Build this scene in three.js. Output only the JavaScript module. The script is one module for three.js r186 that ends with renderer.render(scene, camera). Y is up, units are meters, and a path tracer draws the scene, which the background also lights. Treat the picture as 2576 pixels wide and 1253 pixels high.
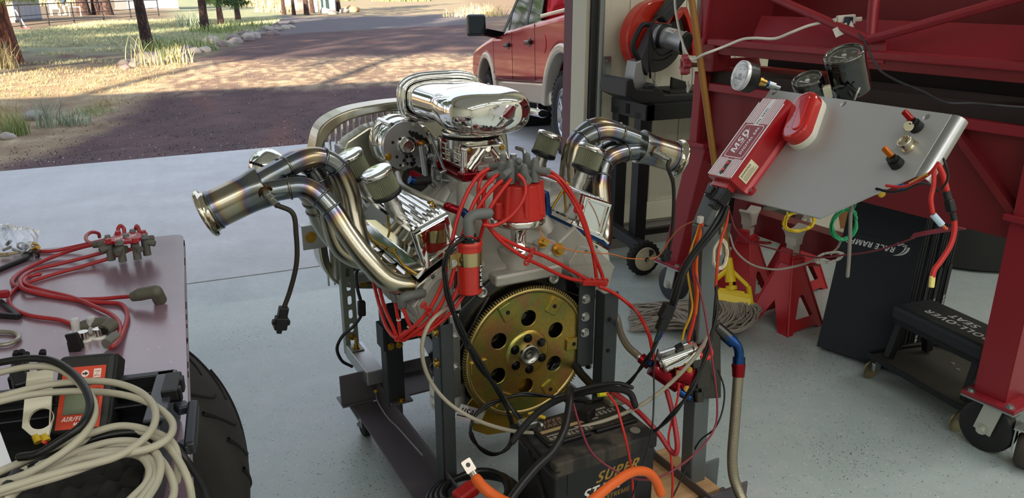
import * as THREE from 'three';
import { RoundedBoxGeometry } from 'three/addons/geometries/RoundedBoxGeometry.js';
import { mergeGeometries, mergeVertices, toCreasedNormals } from 'three/addons/utils/BufferGeometryUtils.js';
import { ImprovedNoise } from 'three/addons/math/ImprovedNoise.js';
import { MarchingCubes } from 'three/addons/objects/MarchingCubes.js';
import { RectAreaLightUniformsLib } from 'three/addons/lights/RectAreaLightUniformsLib.js';

// ---------- camera, sky, sun, exposure ----------
RectAreaLightUniformsLib.init();
const scene = new THREE.Scene();
const W = 2576, H = 1253, FOCAL = 1935, PITCH = 18.7 * Math.PI / 180, YAW = 23.4 * Math.PI / 180, EYE = 1.3;
const camera = new THREE.PerspectiveCamera(2 * Math.atan(H / 2 / FOCAL) * 180 / Math.PI, W / H, 0.05, 400);
camera.position.set(0, EYE, 0);
camera.rotation.set(-PITCH, -YAW, 0, 'YXZ');
const renderer = new THREE.WebGLRenderer({ antialias: true });
renderer.toneMapping = THREE.LinearToneMapping;
renderer.toneMappingExposure = 1.0;
renderer.shadowMap.enabled = true;
const SKY = 1.0, SUN = 24, TUBE = 18;
{ // clear sky: pale at the horizon, blue overhead
  const w = 64, h = 128, d = new Float32Array(w * h * 4), s = new THREE.Vector3(-0.5, 0.36, 0.72).normalize();
  for (let y = 0; y < h; y++) for (let x = 0; x < w; x++) {
    const el = ((y + 0.5) / h - 0.5) * Math.PI, t = Math.pow(Math.max(0, Math.sin(el)), 0.55), i = (y * w + x) * 4;
    const a = [1.1, 1.09, 1.1], b = [0.7, 0.82, 1.04];
    for (let c = 0; c < 3; c++) d[i + c] = (a[c] * (1 - t) + b[c] * t) * 1.25;
    d[i + 3] = 1;
  }
  const t = new THREE.DataTexture(d, w, h, THREE.RGBAFormat, THREE.FloatType);
  t.mapping = THREE.EquirectangularReflectionMapping; t.magFilter = THREE.LinearFilter; t.minFilter = THREE.LinearFilter; t.needsUpdate = true;
  scene.background = t; scene.environment = t; scene.backgroundIntensity = SKY; scene.environmentIntensity = SKY;
}
const sun = new THREE.DirectionalLight(new THREE.Color(1, 0.83, 0.6), SUN);
sun.position.set(-50, 30, 72); sun.castShadow = true; sun.shadow.radius = 1;
Object.assign(sun.shadow.camera, { left: -60, right: 60, top: 60, bottom: -60, near: 1, far: 220 });
sun.shadow.mapSize.set(4096, 4096);
sun.name = 'sun'; scene.add(sun, sun.target);

// ---------- helpers ----------
const V = (x, y, z) => new THREE.Vector3(x, y, z), PI = Math.PI;
let seed = 7; const rnd = () => { seed = (seed * 1664525 + 1013904223) >>> 0; return seed / 4294967296; };
const rr = (a, b) => a + (b - a) * rnd();
const noise = new ImprovedNoise();
const lerp = (a, b, t) => a + (b - a) * t, ss = (a, b, x) => { const t = Math.min(1, Math.max(0, (x - a) / (b - a))); return t * t * (3 - 2 * t); };
camera.updateMatrixWorld(true);
const cR = V().setFromMatrixColumn(camera.matrixWorld, 0), cU = V().setFromMatrixColumn(camera.matrixWorld, 1), cB = V().setFromMatrixColumn(camera.matrixWorld, 2);
const ray = (px, py) => cB.clone().negate().addScaledVector(cR, (px - W / 2) / FOCAL).addScaledVector(cU, -(py - H / 2) / FOCAL);
const at = (px, py, d) => V(0, EYE, 0).addScaledVector(ray(px, py), d);                 // a point of the place, d metres ahead
const onPlane = (px, py, o, n) => { const r = ray(px, py), c = V(0, EYE, 0); return c.clone().addScaledVector(r, o.clone().sub(c).dot(n) / r.dot(n)); };
const onY = (px, py, y) => onPlane(px, py, V(0, y, 0), V(0, 1, 0));

const mg = (list) => {
  const gs = [].concat(list).flat(9).map((g) => { g = g.index ? g.toNonIndexed() : g; for (const k of Object.keys(g.attributes)) if (!['position', 'normal', 'uv', 'color'].includes(k)) g.deleteAttribute(k); return g; });
  const col = gs.some((g) => g.attributes.color);
  for (const g of gs) {
    const n = g.attributes.position.count;
    if (!g.attributes.uv) g.setAttribute('uv', new THREE.BufferAttribute(new Float32Array(n * 2), 2));
    if (!g.attributes.normal) g.computeVertexNormals();
    if (col && !g.attributes.color) g.setAttribute('color', new THREE.BufferAttribute(new Float32Array(n * 3).fill(1), 3));
  }
  return gs.length === 1 ? gs[0] : mergeGeometries(gs);
};
const used = {};
const numbered = (n) => { const k = (used[n] = (used[n] ?? -1) + 1); return k ? n + '_' + String(k).padStart(3, '0') : n; };
const mesh = (name, geos, mat) => { const m = new THREE.Mesh(mg(geos), mat); m.name = name; m.castShadow = m.receiveShadow = true; return m; };
function part(parent, name, geos, mat, label) { const m = mesh(name, geos, mat); if (label) m.userData.label = label; parent.add(m); return m; }
function tag(o, label, category, group) { o.userData.label = label; o.userData.category = category; if (group) o.userData.group = group; return o; }
function thing(name, label, category, pos = [0, 0, 0], turn = 0, group) {
  const o = new THREE.Group(); o.name = numbered(name); scene.add(o); o.position.set(...(pos.isVector3 ? pos.toArray() : pos)); o.rotation.y = turn; return tag(o, label, category, group);
}
function solo(name, label, category, geos, mat, group) { const m = mesh(numbered(name), geos, mat); scene.add(m); return tag(m, label, category, group); }
function struct(name, geos, mat, parent) { const m = mesh(name, geos, mat); if (!parent) { m.userData.kind = 'structure'; scene.add(m); } else parent.add(m); return m; }
function copyOf(src, pos, turn, label) { const o = src.clone(); o.name = numbered(src.name.replace(/_\d{3}$/, '')); o.userData = { ...src.userData }; if (label) o.userData.label = label; scene.add(o); if (pos) o.position.set(...pos); if (turn !== undefined) o.rotation.y = turn; return o; }

// geometry
const mv = (g, x = 0, y = 0, z = 0, rx = 0, ry = 0, rz = 0) => g.applyMatrix4(new THREE.Matrix4().compose(V(x, y, z), new THREE.Quaternion().setFromEuler(new THREE.Euler(rx, ry, rz)), V(1, 1, 1)));
const box = (w, h, d, x = 0, y = 0, z = 0, r = 0, rx = 0, ry = 0, rz = 0) => mv(r ? new RoundedBoxGeometry(w, h, d, 2, Math.min(r, w / 2.01, h / 2.01, d / 2.01)) : new THREE.BoxGeometry(w, h, d), x, y, z, rx, ry, rz);
const cyl = (r1, r2, h, x = 0, y = 0, z = 0, rx = 0, rz = 0, n = 24) => mv(new THREE.CylinderGeometry(r1, r2, h, n), x, y, z, rx, 0, rz);
const sph = (r, x = 0, y = 0, z = 0, n = 12) => mv(new THREE.SphereGeometry(r, n, Math.ceil(n * .7)), x, y, z);
const quatTo = (dir, up = V(0, 1, 0)) => new THREE.Quaternion().setFromUnitVectors(up, dir.clone().normalize());
const orient = (g, pos, dir, up) => g.applyMatrix4(new THREE.Matrix4().compose(pos, quatTo(dir, up), V(1, 1, 1)));   // y axis of g turns to dir
const rod = (a, b, r, n = 12, r2) => orient(new THREE.CylinderGeometry(r2 ?? r, r, a.distanceTo(b), n), a.clone().add(b).multiplyScalar(.5), b.clone().sub(a));
const lathe = (pts, n = 28) => new THREE.LatheGeometry(pts.map((p) => new THREE.Vector2(p[0], p[1])), n);
const basis = (X, Y, Z, o) => new THREE.Matrix4().makeBasis(X, Y, Z).setPosition(o);
// a bar of rectangular section from a to b; w along "side", t across
function bar(a, b, w, t, side = V(0, 1, 0), r = 0) {
  const L = b.clone().sub(a), len = L.length(), Y = L.normalize(), Z = V().crossVectors(side, Y).normalize(), X = V().crossVectors(Y, Z).normalize();
  return (r ? new RoundedBoxGeometry(w, len, t, 2, r) : new THREE.BoxGeometry(w, len, t)).applyMatrix4(basis(X, Y, Z, a.clone().add(b).multiplyScalar(.5)));
}
const curve = (pts, closed = false) => new THREE.CatmullRomCurve3(pts.map((p) => p.isVector3 ? p : V(...p)), closed, 'centripetal');
function tube(pts, r, n, rad = 8, closed = false) {
  const c = curve(pts, closed); n ??= Math.max(12, Math.round(c.getLength() / Math.max(r * 1.6, .006)));
  const g = new THREE.TubeGeometry(c, Math.min(n, 160), r, rad, closed), L = c.getLength(), uv = g.attributes.uv;
  for (let i = 0; i < uv.count; i++) uv.setXY(i, uv.getX(i) * L, uv.getY(i));
  if (closed) return g;
  return [g, new THREE.SphereGeometry(r, rad, 4).translate(...c.getPoint(0).toArray()), new THREE.SphereGeometry(r, rad, 4).translate(...c.getPoint(1).toArray())];
}
const shape = (pts, holes = []) => { const s = new THREE.Shape(pts.map((p) => new THREE.Vector2(p[0], p[1]))); s.holes = holes; return s; };
const hole = (x, y, r, ry) => { const p = new THREE.Path(); p.absellipse(x, y, r, ry ?? r, 0, 2 * PI, true); return p; };
const ext = (s, depth, bevel = 0, seg = 2, cs = 12) => new THREE.ExtrudeGeometry(s, { depth, bevelEnabled: bevel > 0, bevelThickness: bevel, bevelSize: bevel, bevelOffset: -bevel, bevelSegments: seg, curveSegments: cs });
const rrect = (w, h, r, x = 0, y = 0) => { const s = new THREE.Shape(), a = x - w / 2, b = y - h / 2; s.moveTo(a + r, b); s.lineTo(a + w - r, b); s.absarc(a + w - r, b + r, r, -PI / 2, 0); s.lineTo(a + w, b + h - r); s.absarc(a + w - r, b + h - r, r, 0, PI / 2); s.lineTo(a + r, b + h); s.absarc(a + r, b + h - r, r, PI / 2, PI); s.lineTo(a, b + r); s.absarc(a + r, b + r, r, PI, 1.5 * PI); return s; };
// a hex bolt head whose axis is dir
const bolt = (p, dir, r = .008, h = .006) => { const d = dir.clone().normalize(); return [orient(new THREE.CylinderGeometry(r, r, h, 6), p.clone().addScaledVector(d, h / 2 + .0015), d), orient(new THREE.CylinderGeometry(r * 1.45, r * 1.45, .002, 16), p.clone().addScaledVector(d, .001), d)]; };
// surface through rings of points
function loft(rings, closed = true, cap = true) {
  const n = rings[0].length, pos = [], idx = [];
  for (const r of rings) for (const p of r) pos.push(p.x, p.y, p.z);
  const m = closed ? n : n - 1;
  for (let i = 0; i < rings.length - 1; i++) for (let j = 0; j < m; j++) { const a = i * n + j, b = i * n + (j + 1) % n, c = a + n, d = b + n; idx.push(a, b, d, a, d, c); }
  if (cap) for (const e of [0, rings.length - 1]) { const c = V(); rings[e].forEach((p) => c.add(p)); c.divideScalar(n); const k = pos.length / 3; pos.push(c.x, c.y, c.z); for (let j = 0; j < m; j++) { const a = e * n + j, b = e * n + (j + 1) % n; e ? idx.push(a, b, k) : idx.push(b, a, k); } }
  const g = new THREE.BufferGeometry(); g.setAttribute('position', new THREE.Float32BufferAttribute(pos, 3)); g.setIndex(idx); g.computeVertexNormals(); return g;
}
function uvBy(g, f) { const p = g.attributes.position, u = new Float32Array(p.count * 2), v = V(); for (let i = 0; i < p.count; i++) { v.fromBufferAttribute(p, i); const q = f(v, i); u[2 * i] = q[0]; u[2 * i + 1] = q[1]; } g.setAttribute('uv', new THREE.BufferAttribute(u, 2)); return g; }
function paint(g, f) { const p = g.attributes.position, c = new Float32Array(p.count * 3), v = V(); for (let i = 0; i < p.count; i++) { v.fromBufferAttribute(p, i); c.set(f(v, i), 3 * i); } g.setAttribute('color', new THREE.BufferAttribute(c, 3)); return g; }
const lin = (hex) => { const c = new THREE.Color(hex); return [c.r, c.g, c.b]; };

// materials
const std = (color, rough = .5, metal = 0, o = {}) => new THREE.MeshStandardMaterial({ color, roughness: rough, metalness: metal, ...o });
const phy = (color, rough = .5, metal = 0, o = {}) => new THREE.MeshPhysicalMaterial({ color, roughness: rough, metalness: metal, ...o });
function canvasTex(w, h, draw, srgb = true, repeat) {
  const c = document.createElement('canvas'); c.width = w; c.height = h; draw(c.getContext('2d'), w, h);
  const t = new THREE.CanvasTexture(c); if (srgb) t.colorSpace = THREE.SRGBColorSpace; t.magFilter = THREE.LinearFilter; t.wrapS = t.wrapT = repeat ? THREE.RepeatWrapping : THREE.ClampToEdgeWrapping; if (repeat) t.repeat.set(...repeat); return t;
}
// tileable noise in 0..1
function fbm(x, y, per, oct = 4) { let s = 0, a = .5, f = per; for (let o = 0; o < oct; o++) { const X = x * f, Y = y * f, wx = X / f, wy = Y / f; const n = (u, v) => noise.noise(u, v, 3.7 + o * 7.1); s += a * (n(X, Y) * (1 - wx) * (1 - wy) + n(X - f, Y) * wx * (1 - wy) + n(X, Y - f) * (1 - wx) * wy + n(X - f, Y - f) * wx * wy); a *= .5; f *= 2; } return .5 + s * 1.1; }
function dataTex(n, f, srgb = true, m = n) { // f(u, v) -> [r, g, b] in 0..255
  const d = new Uint8Array(n * m * 4); for (let y = 0; y < m; y++) for (let x = 0; x < n; x++) { const q = f(x / n, y / m, x, y), i = (y * n + x) * 4; d[i] = q[0]; d[i + 1] = q[1]; d[i + 2] = q[2]; d[i + 3] = 255; }
  const t = new THREE.DataTexture(d, n, m); if (srgb) t.colorSpace = THREE.SRGBColorSpace; t.magFilter = THREE.LinearFilter; t.minFilter = THREE.LinearMipmapLinearFilter; t.wrapS = t.wrapT = THREE.RepeatWrapping; t.needsUpdate = true; return t;
}
const grainBump = dataTex(256, (u, v) => { const k = 255 * fbm(u, v, 32, 3); return [k, k, k]; }, false);
const chrome = std(0xf2f2f0, .045, 1), polished = std(0xdedcd6, .16, 1), steel = std(0xb9b8b4, .32, 1), zinc = std(0xa9aeb0, .38, 1), brass = std(0xc8a050, .3, 1), goldZinc = std(0xb9953f, .35, 1);
const castAlu = std(0xb4b1a8, .55, .55, { bumpMap: grainBump, bumpScale: .0004 }), alu = std(0xb4b6b8, .38, .9), brushedAlu = std(0xa3a6a8, .42, .85);
const blackGloss = phy(0x08080a, .25, 0, { clearcoat: .6, clearcoatRoughness: .15 }), blackPlastic = std(0x0d0d0f, .5), blackMatte = std(0x0a0a0b, .75), rubber = std(0x161616, .8), wireBlack = std(0x0c0c0d, .42);
const wireRed = std(0xc4231c, .4), wireRedDull = std(0xa3262b, .42), bootGrey = std(0x6c6f6c, .6), redAno = std(0x8a1020, .28, .75), blueAno = std(0x23467f, .3, .88), whitePlastic = std(0xe6e4dc, .5), cream = std(0xd6cdb2, .55);

// ---------- the setting ----------
const WALLZ = -3.36, DOORZ = -3.66, JAMB = 1.853, ROOM = { x0: -4.6, x1: 4.7, z1: 5.2, top: 3.5 };
{
  // painted floor with scattered flakes, bare strip by the door, sloping apron outside
  const flakes = canvasTex(2048, 2048, (c, w) => {
    c.fillStyle = '#a9b4b2'; c.fillRect(0, 0, w, w);
    for (let i = 0; i < 2600; i++) { const x = rr(0, w), y = rr(0, w), r = rr(10, 60); c.fillStyle = rnd() < .5 ? 'rgba(150,160,160,.05)' : 'rgba(205,212,214,.05)'; c.beginPath(); c.ellipse(x, y, r, r * rr(.4, 1), rr(0, 3), 0, 7); c.fill(); }
    const fleck = (n, col, a, b, patch) => { for (let i = 0; i < n; i++) { let x = rr(0, w), y = rr(0, w); if (patch) { const p = patch[Math.floor(rnd() * patch.length)]; x = p[0] + (rnd() + rnd() - 1) * 330; y = p[1] + (rnd() + rnd() - 1) * 330; } const s = rr(a, b); c.fillStyle = col; c.beginPath(); const q = rr(0, 6); for (let k = 0; k < 5; k++) c.lineTo(x + Math.cos(q + k * 1.26) * s * rr(.5, 1.2), y + Math.sin(q + k * 1.26) * s * rr(.4, 1.1)); c.fill(); } };
    const pt = []; for (let i = 0; i < 9; i++) pt.push([rr(0, w), rr(0, w)]);
    fleck(2600, '#2b3033', 1, 3.2); fleck(3000, '#2b3033', 1, 3.6, pt); fleck(2800, '#eef2f3', 1, 3); fleck(1500, '#7d878a', 1, 3.8);
  }, true, [1, 1]); flakes.wrapS = flakes.wrapT = THREE.RepeatWrapping;
  const floorMat = phy(0xffffff, .42, 0, { map: flakes, bumpMap: grainBump, bumpScale: .0006, clearcoat: .35, clearcoatRoughness: .3 });
  const slab = (x0, x1, z0, z1, s) => uvBy(box(x1 - x0, .3, z1 - z0, (x0 + x1) / 2, -.15, (z0 + z1) / 2), (v) => [v.x / s, v.z / s]);
  struct('floor', slab(ROOM.x0 - .2, ROOM.x1 + .2, -3.34, ROOM.z1 + .2, 1.55), floorMat);
  const concTex = dataTex(1024, (u, v) => { const k = fbm(u, v, 6, 5) * .5 + fbm(u, v, 90, 3) * .3 + fbm(u, v * .12, 40, 3) * .2, s = rnd() < .0012 ? -34 : 0, b = 186 + (k - .5) * 44 + s; return [b, b + 1, b + 3]; });
  const conc = std(0xffffff, .72, 0, { map: concTex, bumpMap: grainBump, bumpScale: .0008 });
  struct('floor_strip', slab(ROOM.x0 - .2, ROOM.x1 + .2, DOORZ + .008, -3.34, 1.7), std(0xf6ffff, .6, 0, { map: concTex, bumpMap: grainBump, bumpScale: .0008 }));
  const S = Math.tan(4.7 * PI / 180), ap = new THREE.BoxGeometry(24, .3, 5.6, 24, 1, 6);
  const e = ap.attributes.position; // the outer edge runs slightly off square
  for (let i = 0; i < e.count; i++) { const x = e.getX(i), f = (e.getZ(i) + 2.8) / 5.6, z1 = DOORZ - .008, z0 = -9.0 - (x + 1.65) * .19 * .72; const z = lerp(z0, z1, f); e.setZ(i, z); e.setY(i, e.getY(i) - .15 - (DOORZ - z) * S); }
  ap.computeVertexNormals();
  struct('apron', uvBy(ap, (v) => [v.x / 3.1, v.z / 3.1]), conc);
  struct('floor_joint', box(10, .2, .02, 0, -.112, DOORZ), std(0x2b2723, .9));

  // walls: thick shells, cream boards on the inside of the door wall
  const white = std(0xd9d6c6, .7), paintTex = dataTex(512, (u, v) => { const k = fbm(u * 1, v, 4, 5), f = fbm(u, v * .08, 60, 2); const b = 226 + (k - .5) * 16 + (f - .5) * 8 - (rnd() < .0006 ? 70 : 0); return [b, b - 3, b - 16]; });
  const sidingBump = dataTex(256, (u, v) => { const k = 255 * fbm(u, v * .1, 24, 3); return [k, k, k]; }, false);
  const siding = std(0xf6f4ea, .62, 0, { map: paintTex, bumpMap: sidingBump, bumpScale: .002 });
  const T = ROOM.top, wd = struct('wall_door', [box(ROOM.x1 + .2 - JAMB - .02, T, .2, (ROOM.x1 + .2 + JAMB + .02) / 2, T / 2, -3.5), box(2.1, T, .26, -3.65, T / 2, -3.5), box(ROOM.x1 - ROOM.x0, .75, .26, 0, T - .37, -3.5)], siding);
  let x = 1.925; while (x < 4.6) { const w = .1655; struct('wall_board', uvBy(box(w - .003, 2.9, .012, x + w / 2, .215 + 1.45, WALLZ - .025, .003), (v) => [v.x * .8 + x, v.y * .8]), siding, wd); x += w; }
  for (let i = 0; i < 2; i++) struct('skirt_board', uvBy(box(1.37, .1, .018, 1.945 + .685 + i * 1.373, .165, WALLZ - .022, .003), (v) => [v.y * .8, v.x * .8]), siding, wd);
  struct('curb_right', uvBy(box(2.9, .1, .16, 1.87 + 1.45, .046, WALLZ - .035, .008), (v) => [v.x / 3, v.y / 3]), std(0xa9a59a, .85, 0, { map: concTex }));
  struct('wall_left', box(.2, T, 9, ROOM.x0 - .1, T / 2, .8), white); struct('wall_outer', box(12, 4.1, 6, -11, 1.9, -.4), std(0xcfc8b4, .8));
  struct('wall_right', box(.2, T, 9, ROOM.x1 + .1, T / 2, .8), white);
  struct('wall_back', box(9.7, T, .2, 0, T / 2, ROOM.z1 + .1), white);
  struct('ceiling', box(9.7, .15, 9.2, 0, T + .075, .8), std(0xdcdad2, .8));
  { // the roof whose ridge line shades the apron
    struct('roof', ext(shape([[-6, 3.75], [-6, 3.66], [4, 4.15], [4, 4.3], [-.8, 4.75], [-6, 4.2]]), 24).rotateY(PI / 2).translate(-17.5, 0, 0), std(0x7b6f66, .8));
  }
  // door jamb, track and rod
  const maroon = std(0x6b4b50, .75), jambCream = std(0xc3bda8, .65, 0, { bumpMap: sidingBump, bumpScale: .001 });
  struct('trim_1', [box(.14, 2.75, .09, JAMB + .07, 1.375, -3.575, .004), box(4.6, .14, .09, -.4, 2.8, -3.575)], maroon);
  struct('trim_2', [box(.022, 2.75, .145, JAMB + .011, 1.375, -3.458, .004)], jambCream);
  struct('trim_3', [box(.03, 2.75, .05, JAMB + .038, 1.375, WALLZ - .03)], std(0x2a2b2c, .6));
  struct('trim_4', [cyl(.0125, .0125, 3, JAMB + .064, 1.5, WALLZ + .014)], std(0x8d9390, .5, .6));
  for (const y of [.93]) struct('trim_5', [box(.045, .12, .01, JAMB + .098, y, WALLZ + .016, .003), cyl(.006, .006, .01, JAMB + .098, y + .035, WALLZ + .022, PI / 2), cyl(.006, .006, .01, JAMB + .098, y - .035, WALLZ + .022, PI / 2)], zinc);
  struct('roof_door', [box(4.35, .05, 2.6, -.35, 2.98, -1.7)], std(0xcfccc0, .6));       // the door, rolled up under the ceiling
  tag(scene.children[scene.children.length - 1], 'cream overhead garage door rolled up under the ceiling', 'door');
}
{ // fluorescent ceiling fixtures
  const glow = std(0xffffff, .5, 0, { emissive: new THREE.Color(1, .985, .94), emissiveIntensity: 6 }), hous = std(0xe8e6de, .5);
  const spots = [[-2.2, 1.3], [.4, 1.3], [3.1, 1.3], [-2.2, 3.6], [.4, 3.6], [3.1, 3.6], [3.1, -.9]];
  spots.forEach(([x, z], i) => {
    const t = thing('ceiling_light', 'white fluorescent ceiling fixture with two long bare tubes over the garage', 'ceiling light', [x, 3.42, z], 0, 'fluorescent ceiling fixtures');
    part(t, 'housing', [ext(shape([[-.13, .07], [.13, .07], [.05, 0], [-.05, 0]]), 2.4).translate(0, 0, -1.2).rotateY(PI / 2)], hous);
    for (const s of [-1, 1]) part(t, 'tube', cyl(.013, .013, 2.32, 0, -.03, s * .085, 0, PI / 2, 12), glow);
    const l = new THREE.RectAreaLight(new THREE.Color(1, .98, .95), TUBE, 2.3, .2); l.position.set(0, -.05, 0); l.lookAt(0, -1, 0); l.rotation.set(-PI / 2, 0, 0); l.name = 'tube_light'; t.add(l);
  });
}

// ---------- outdoors ----------
const groundY = (x, z) => { const d = -z, a = -.5 - .12 * ss(9, 11, d); return a + (-.3 - a) * ss(12, 19, d); };
const onGround = (px, py) => { let q = V(); for (let i = 0, y = -.4; i < 40; i++) { q = onY(px, py, y); y = groundY(q.x, q.z); } return q; };
const driveX = (z) => { const d = -z; return d < 13 ? lerp(-1.9, -1.0, ss(9.5, 13, d)) : d < 18.7 ? lerp(-1.0, .4, (d - 13) / 5.7) : d < 29 ? lerp(.4, 2.6, (d - 18.7) / 10.3) : 2.6 + (d - 29) * .205; };
{
  const xs = [], zs = []; for (let i = 0; i <= 250; i++) { const t = i / 250; xs.push(t < .8 ? -7 + t / .8 * 22 : 15 + Math.pow((t - .8) / .2, 2) * 110); } for (let i = 1; i <= 40; i++) xs.unshift(-7 - Math.pow(i / 40, 2) * 80);
  for (let z = 8.4, s = .1; z < 190; z += s) { zs.push(-z); s = Math.max(.09, (z - 6) * .012); }
  const nx = xs.length, pos = [], col = [], uv = [], idx = [], C = { cinder: lin('#5d4549'), cinder2: lin('#76585a'), straw: lin('#b09778'), pale: lin('#d9c4a0'), lawn: lin('#94a282'), lawn2: lin('#b3b48e'), dirt: lin('#7a5d50'), asphalt: lin('#7b787f'), rust: lin('#8a5a4b') };
  const mix = (a, b, t) => [lerp(a[0], b[0], t), lerp(a[1], b[1], t), lerp(a[2], b[2], t)];
  for (const z of zs) for (const x of xs) {
    const n = noise.noise(x * .7, z * .7, 1) * .5 + noise.noise(x * 2.3, z * 2.3, 5) * .35, f = noise.noise(x * 7, z * 4, 9), g = noise.noise(x * 1.1, z * .35, 14), d = -z;
    const y = groundY(x, z) + n * .03 * ss(9.6, 11, d) + f * .012;
    let c = mix(C.cinder, C.cinder2, ss(-.3, .5, n + f * .3)); c = mix(c, C.rust, ss(.25, .6, g) * .5);
    const tyre = Math.abs((x - driveX(z) - 2.2 + g) % 1.9); c = mix(c, C.cinder, ss(.5, .1, tyre) * .4);
    const edge = x - driveX(z) + n * .7;                                          // left of the drive: dry grass, further out lawn
    const off = ss(.35, -.25, edge), far = ss(15.5, 20.5, d + n * 2);
    let l = mix(C.straw, C.pale, ss(-.1, .5, n + f * .4)); l = mix(l, C.dirt, ss(.05, .45, -n + f * .2) * .75);
    const green = mix(mix(C.lawn, C.lawn2, ss(-.4, .4, n)), C.dirt, Math.min(1, ss(.0, .4, g - n * .5) * .5 * ss(40, 20, d) + ss(27, 20.5, d + n * 2) * .75));
    l = mix(l, green, far * ss(-.6, .1, .55 - ss(19, 23, d) * -.3 + n)); l = mix(l, C.dirt, ss(36, 40, d + n * 3) * ss(.5, -1.5, x - 1) * .8);
    c = mix(c, l, off);
    const litter = ss(14.6, 15.8, d + n) * ss(20.5, 18.5, d + n); c = mix(c, mix(C.straw, C.pale, ss(-.3, .5, f + n)), litter * (.35 + .5 * ss(-.2, .4, f + n)));
    const road = ss(-.7, .7, d - 31.5 - (x - 5.6) * .56 + n * 1.2) * ss(-1, 0, edge); c = mix(c, C.asphalt, road * .85);
    const beyond = ss(0, 4, d - 47 - (x - 7) * .75 * ss(7, 40, x) - (x < 7 ? 200 : 0)); c = mix(c, mix(C.straw, C.lawn2, ss(-.2, .4, n)), beyond * .8);
    const right = ss(0, 1.5, x - 7.5 - (d - 20) * .36 + n); c = mix(c, mix(C.straw, C.dirt, .5 + n), right * .8 * ss(18, 22, d));
    pos.push(x, y, z); col.push(...c); uv.push(x / 1.3, z / 1.3);
  }
  for (let j = 0; j < zs.length - 1; j++) for (let i = 0; i < nx - 1; i++) { const a = j * nx + i, b = a + 1, c = a + nx, e = c + 1; idx.push(a, b, e, a, e, c); }
  const g = new THREE.BufferGeometry(); g.setAttribute('position', new THREE.Float32BufferAttribute(pos, 3)); g.setAttribute('color', new THREE.Float32BufferAttribute(col, 3)); g.setAttribute('uv', new THREE.Float32BufferAttribute(uv, 2)); g.setIndex(idx); g.computeVertexNormals();
  const grit = dataTex(512, (u, v) => { const k = fbm(u, v, 70, 3), s = rnd() < .004 ? 60 : 0, q = 205 + (k - .5) * 150 + s; return [q, q, q]; });
  const gb = dataTex(512, (u, v) => { const k = 255 * fbm(u, v, 60, 3); return [k, k, k]; }, false);
  struct('ground', g, std(0xffffff, .95, 0, { vertexColors: true, map: grit, bumpMap: gb, bumpScale: .012 }));
  { const m = new THREE.InstancedMesh(new THREE.DodecahedronGeometry(.0065, 0), std(0xffffff, .9), 5200), M = new THREE.Matrix4(), c = new THREE.Color();
    for (let i = 0; i < 5200; i++) { const z = -9.6 - Math.pow(rnd(), 1.5) * 10, x = driveX(z) + rr(-.6, 9); const s = rr(.5, 1.5); M.compose(V(x, groundY(x, z) + .004, z), new THREE.Quaternion().setFromEuler(new THREE.Euler(rr(0, 6), rr(0, 6), 0)), V(s, s * .7, s)); m.setMatrixAt(i, M); c.set(rnd() < .12 ? '#c9bdb4' : rnd() < .5 ? '#6b5256' : '#4c393d'); m.setColorAt(i, c); }
    m.name = 'gravel'; m.userData.kind = 'stuff'; m.castShadow = m.receiveShadow = true; scene.add(m); tag(m, 'loose red cinder gravel scattered on the driveway beyond the concrete apron', 'gravel'); }
}
// trees
const barkBump = dataTex(256, (u, v) => { const k = fbm(u, v * .35, 12, 4), q = 255 * Math.abs(k - .5) * 2.6; return [q, q, q]; }, false);
const barkTex = dataTex(256, (u, v) => { const k = fbm(u, v * .35, 12, 4), c = Math.min(1, Math.abs(k - .5) * 4), r = fbm(u, v, 7, 3); return [lerp(66, 150 + 40 * r, c), lerp(52, 112 + 30 * r, c), lerp(48, 98 + 24 * r, c)]; });
const barks = [std(0xffc9a8, .9, 0, { map: barkTex, bumpMap: barkBump, bumpScale: .04 }), std(0x9c98a2, .9, 0, { map: barkTex, bumpMap: barkBump, bumpScale: .03 })];
for (const b of barks) { b.map.repeat.set(1, 1); }
const needleMat = [std(0x4f6a3f, .8, 0, { side: THREE.DoubleSide }), std(0x8f9a50, .8, 0, { side: THREE.DoubleSide })];
const tuft = (() => { const p = [], idx = []; for (let i = 0; i < 34; i++) { const d = V(rr(-1, 1), rr(-.5, 1), rr(-1, 1)).normalize(), s = V(rr(-1, 1), rr(-1, 1), rr(-1, 1)).cross(d).normalize().multiplyScalar(.028), L = rr(.7, 1), k = p.length / 3; p.push(...d.clone().multiplyScalar(.06).add(s).toArray(), ...d.clone().multiplyScalar(.06).sub(s).toArray(), ...d.clone().multiplyScalar(L).toArray()); idx.push(k, k + 1, k + 2); } const g = new THREE.BufferGeometry(); g.setAttribute('position', new THREE.Float32BufferAttribute(p, 3)); g.setIndex(idx); g.computeVertexNormals(); return g; })();
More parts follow.
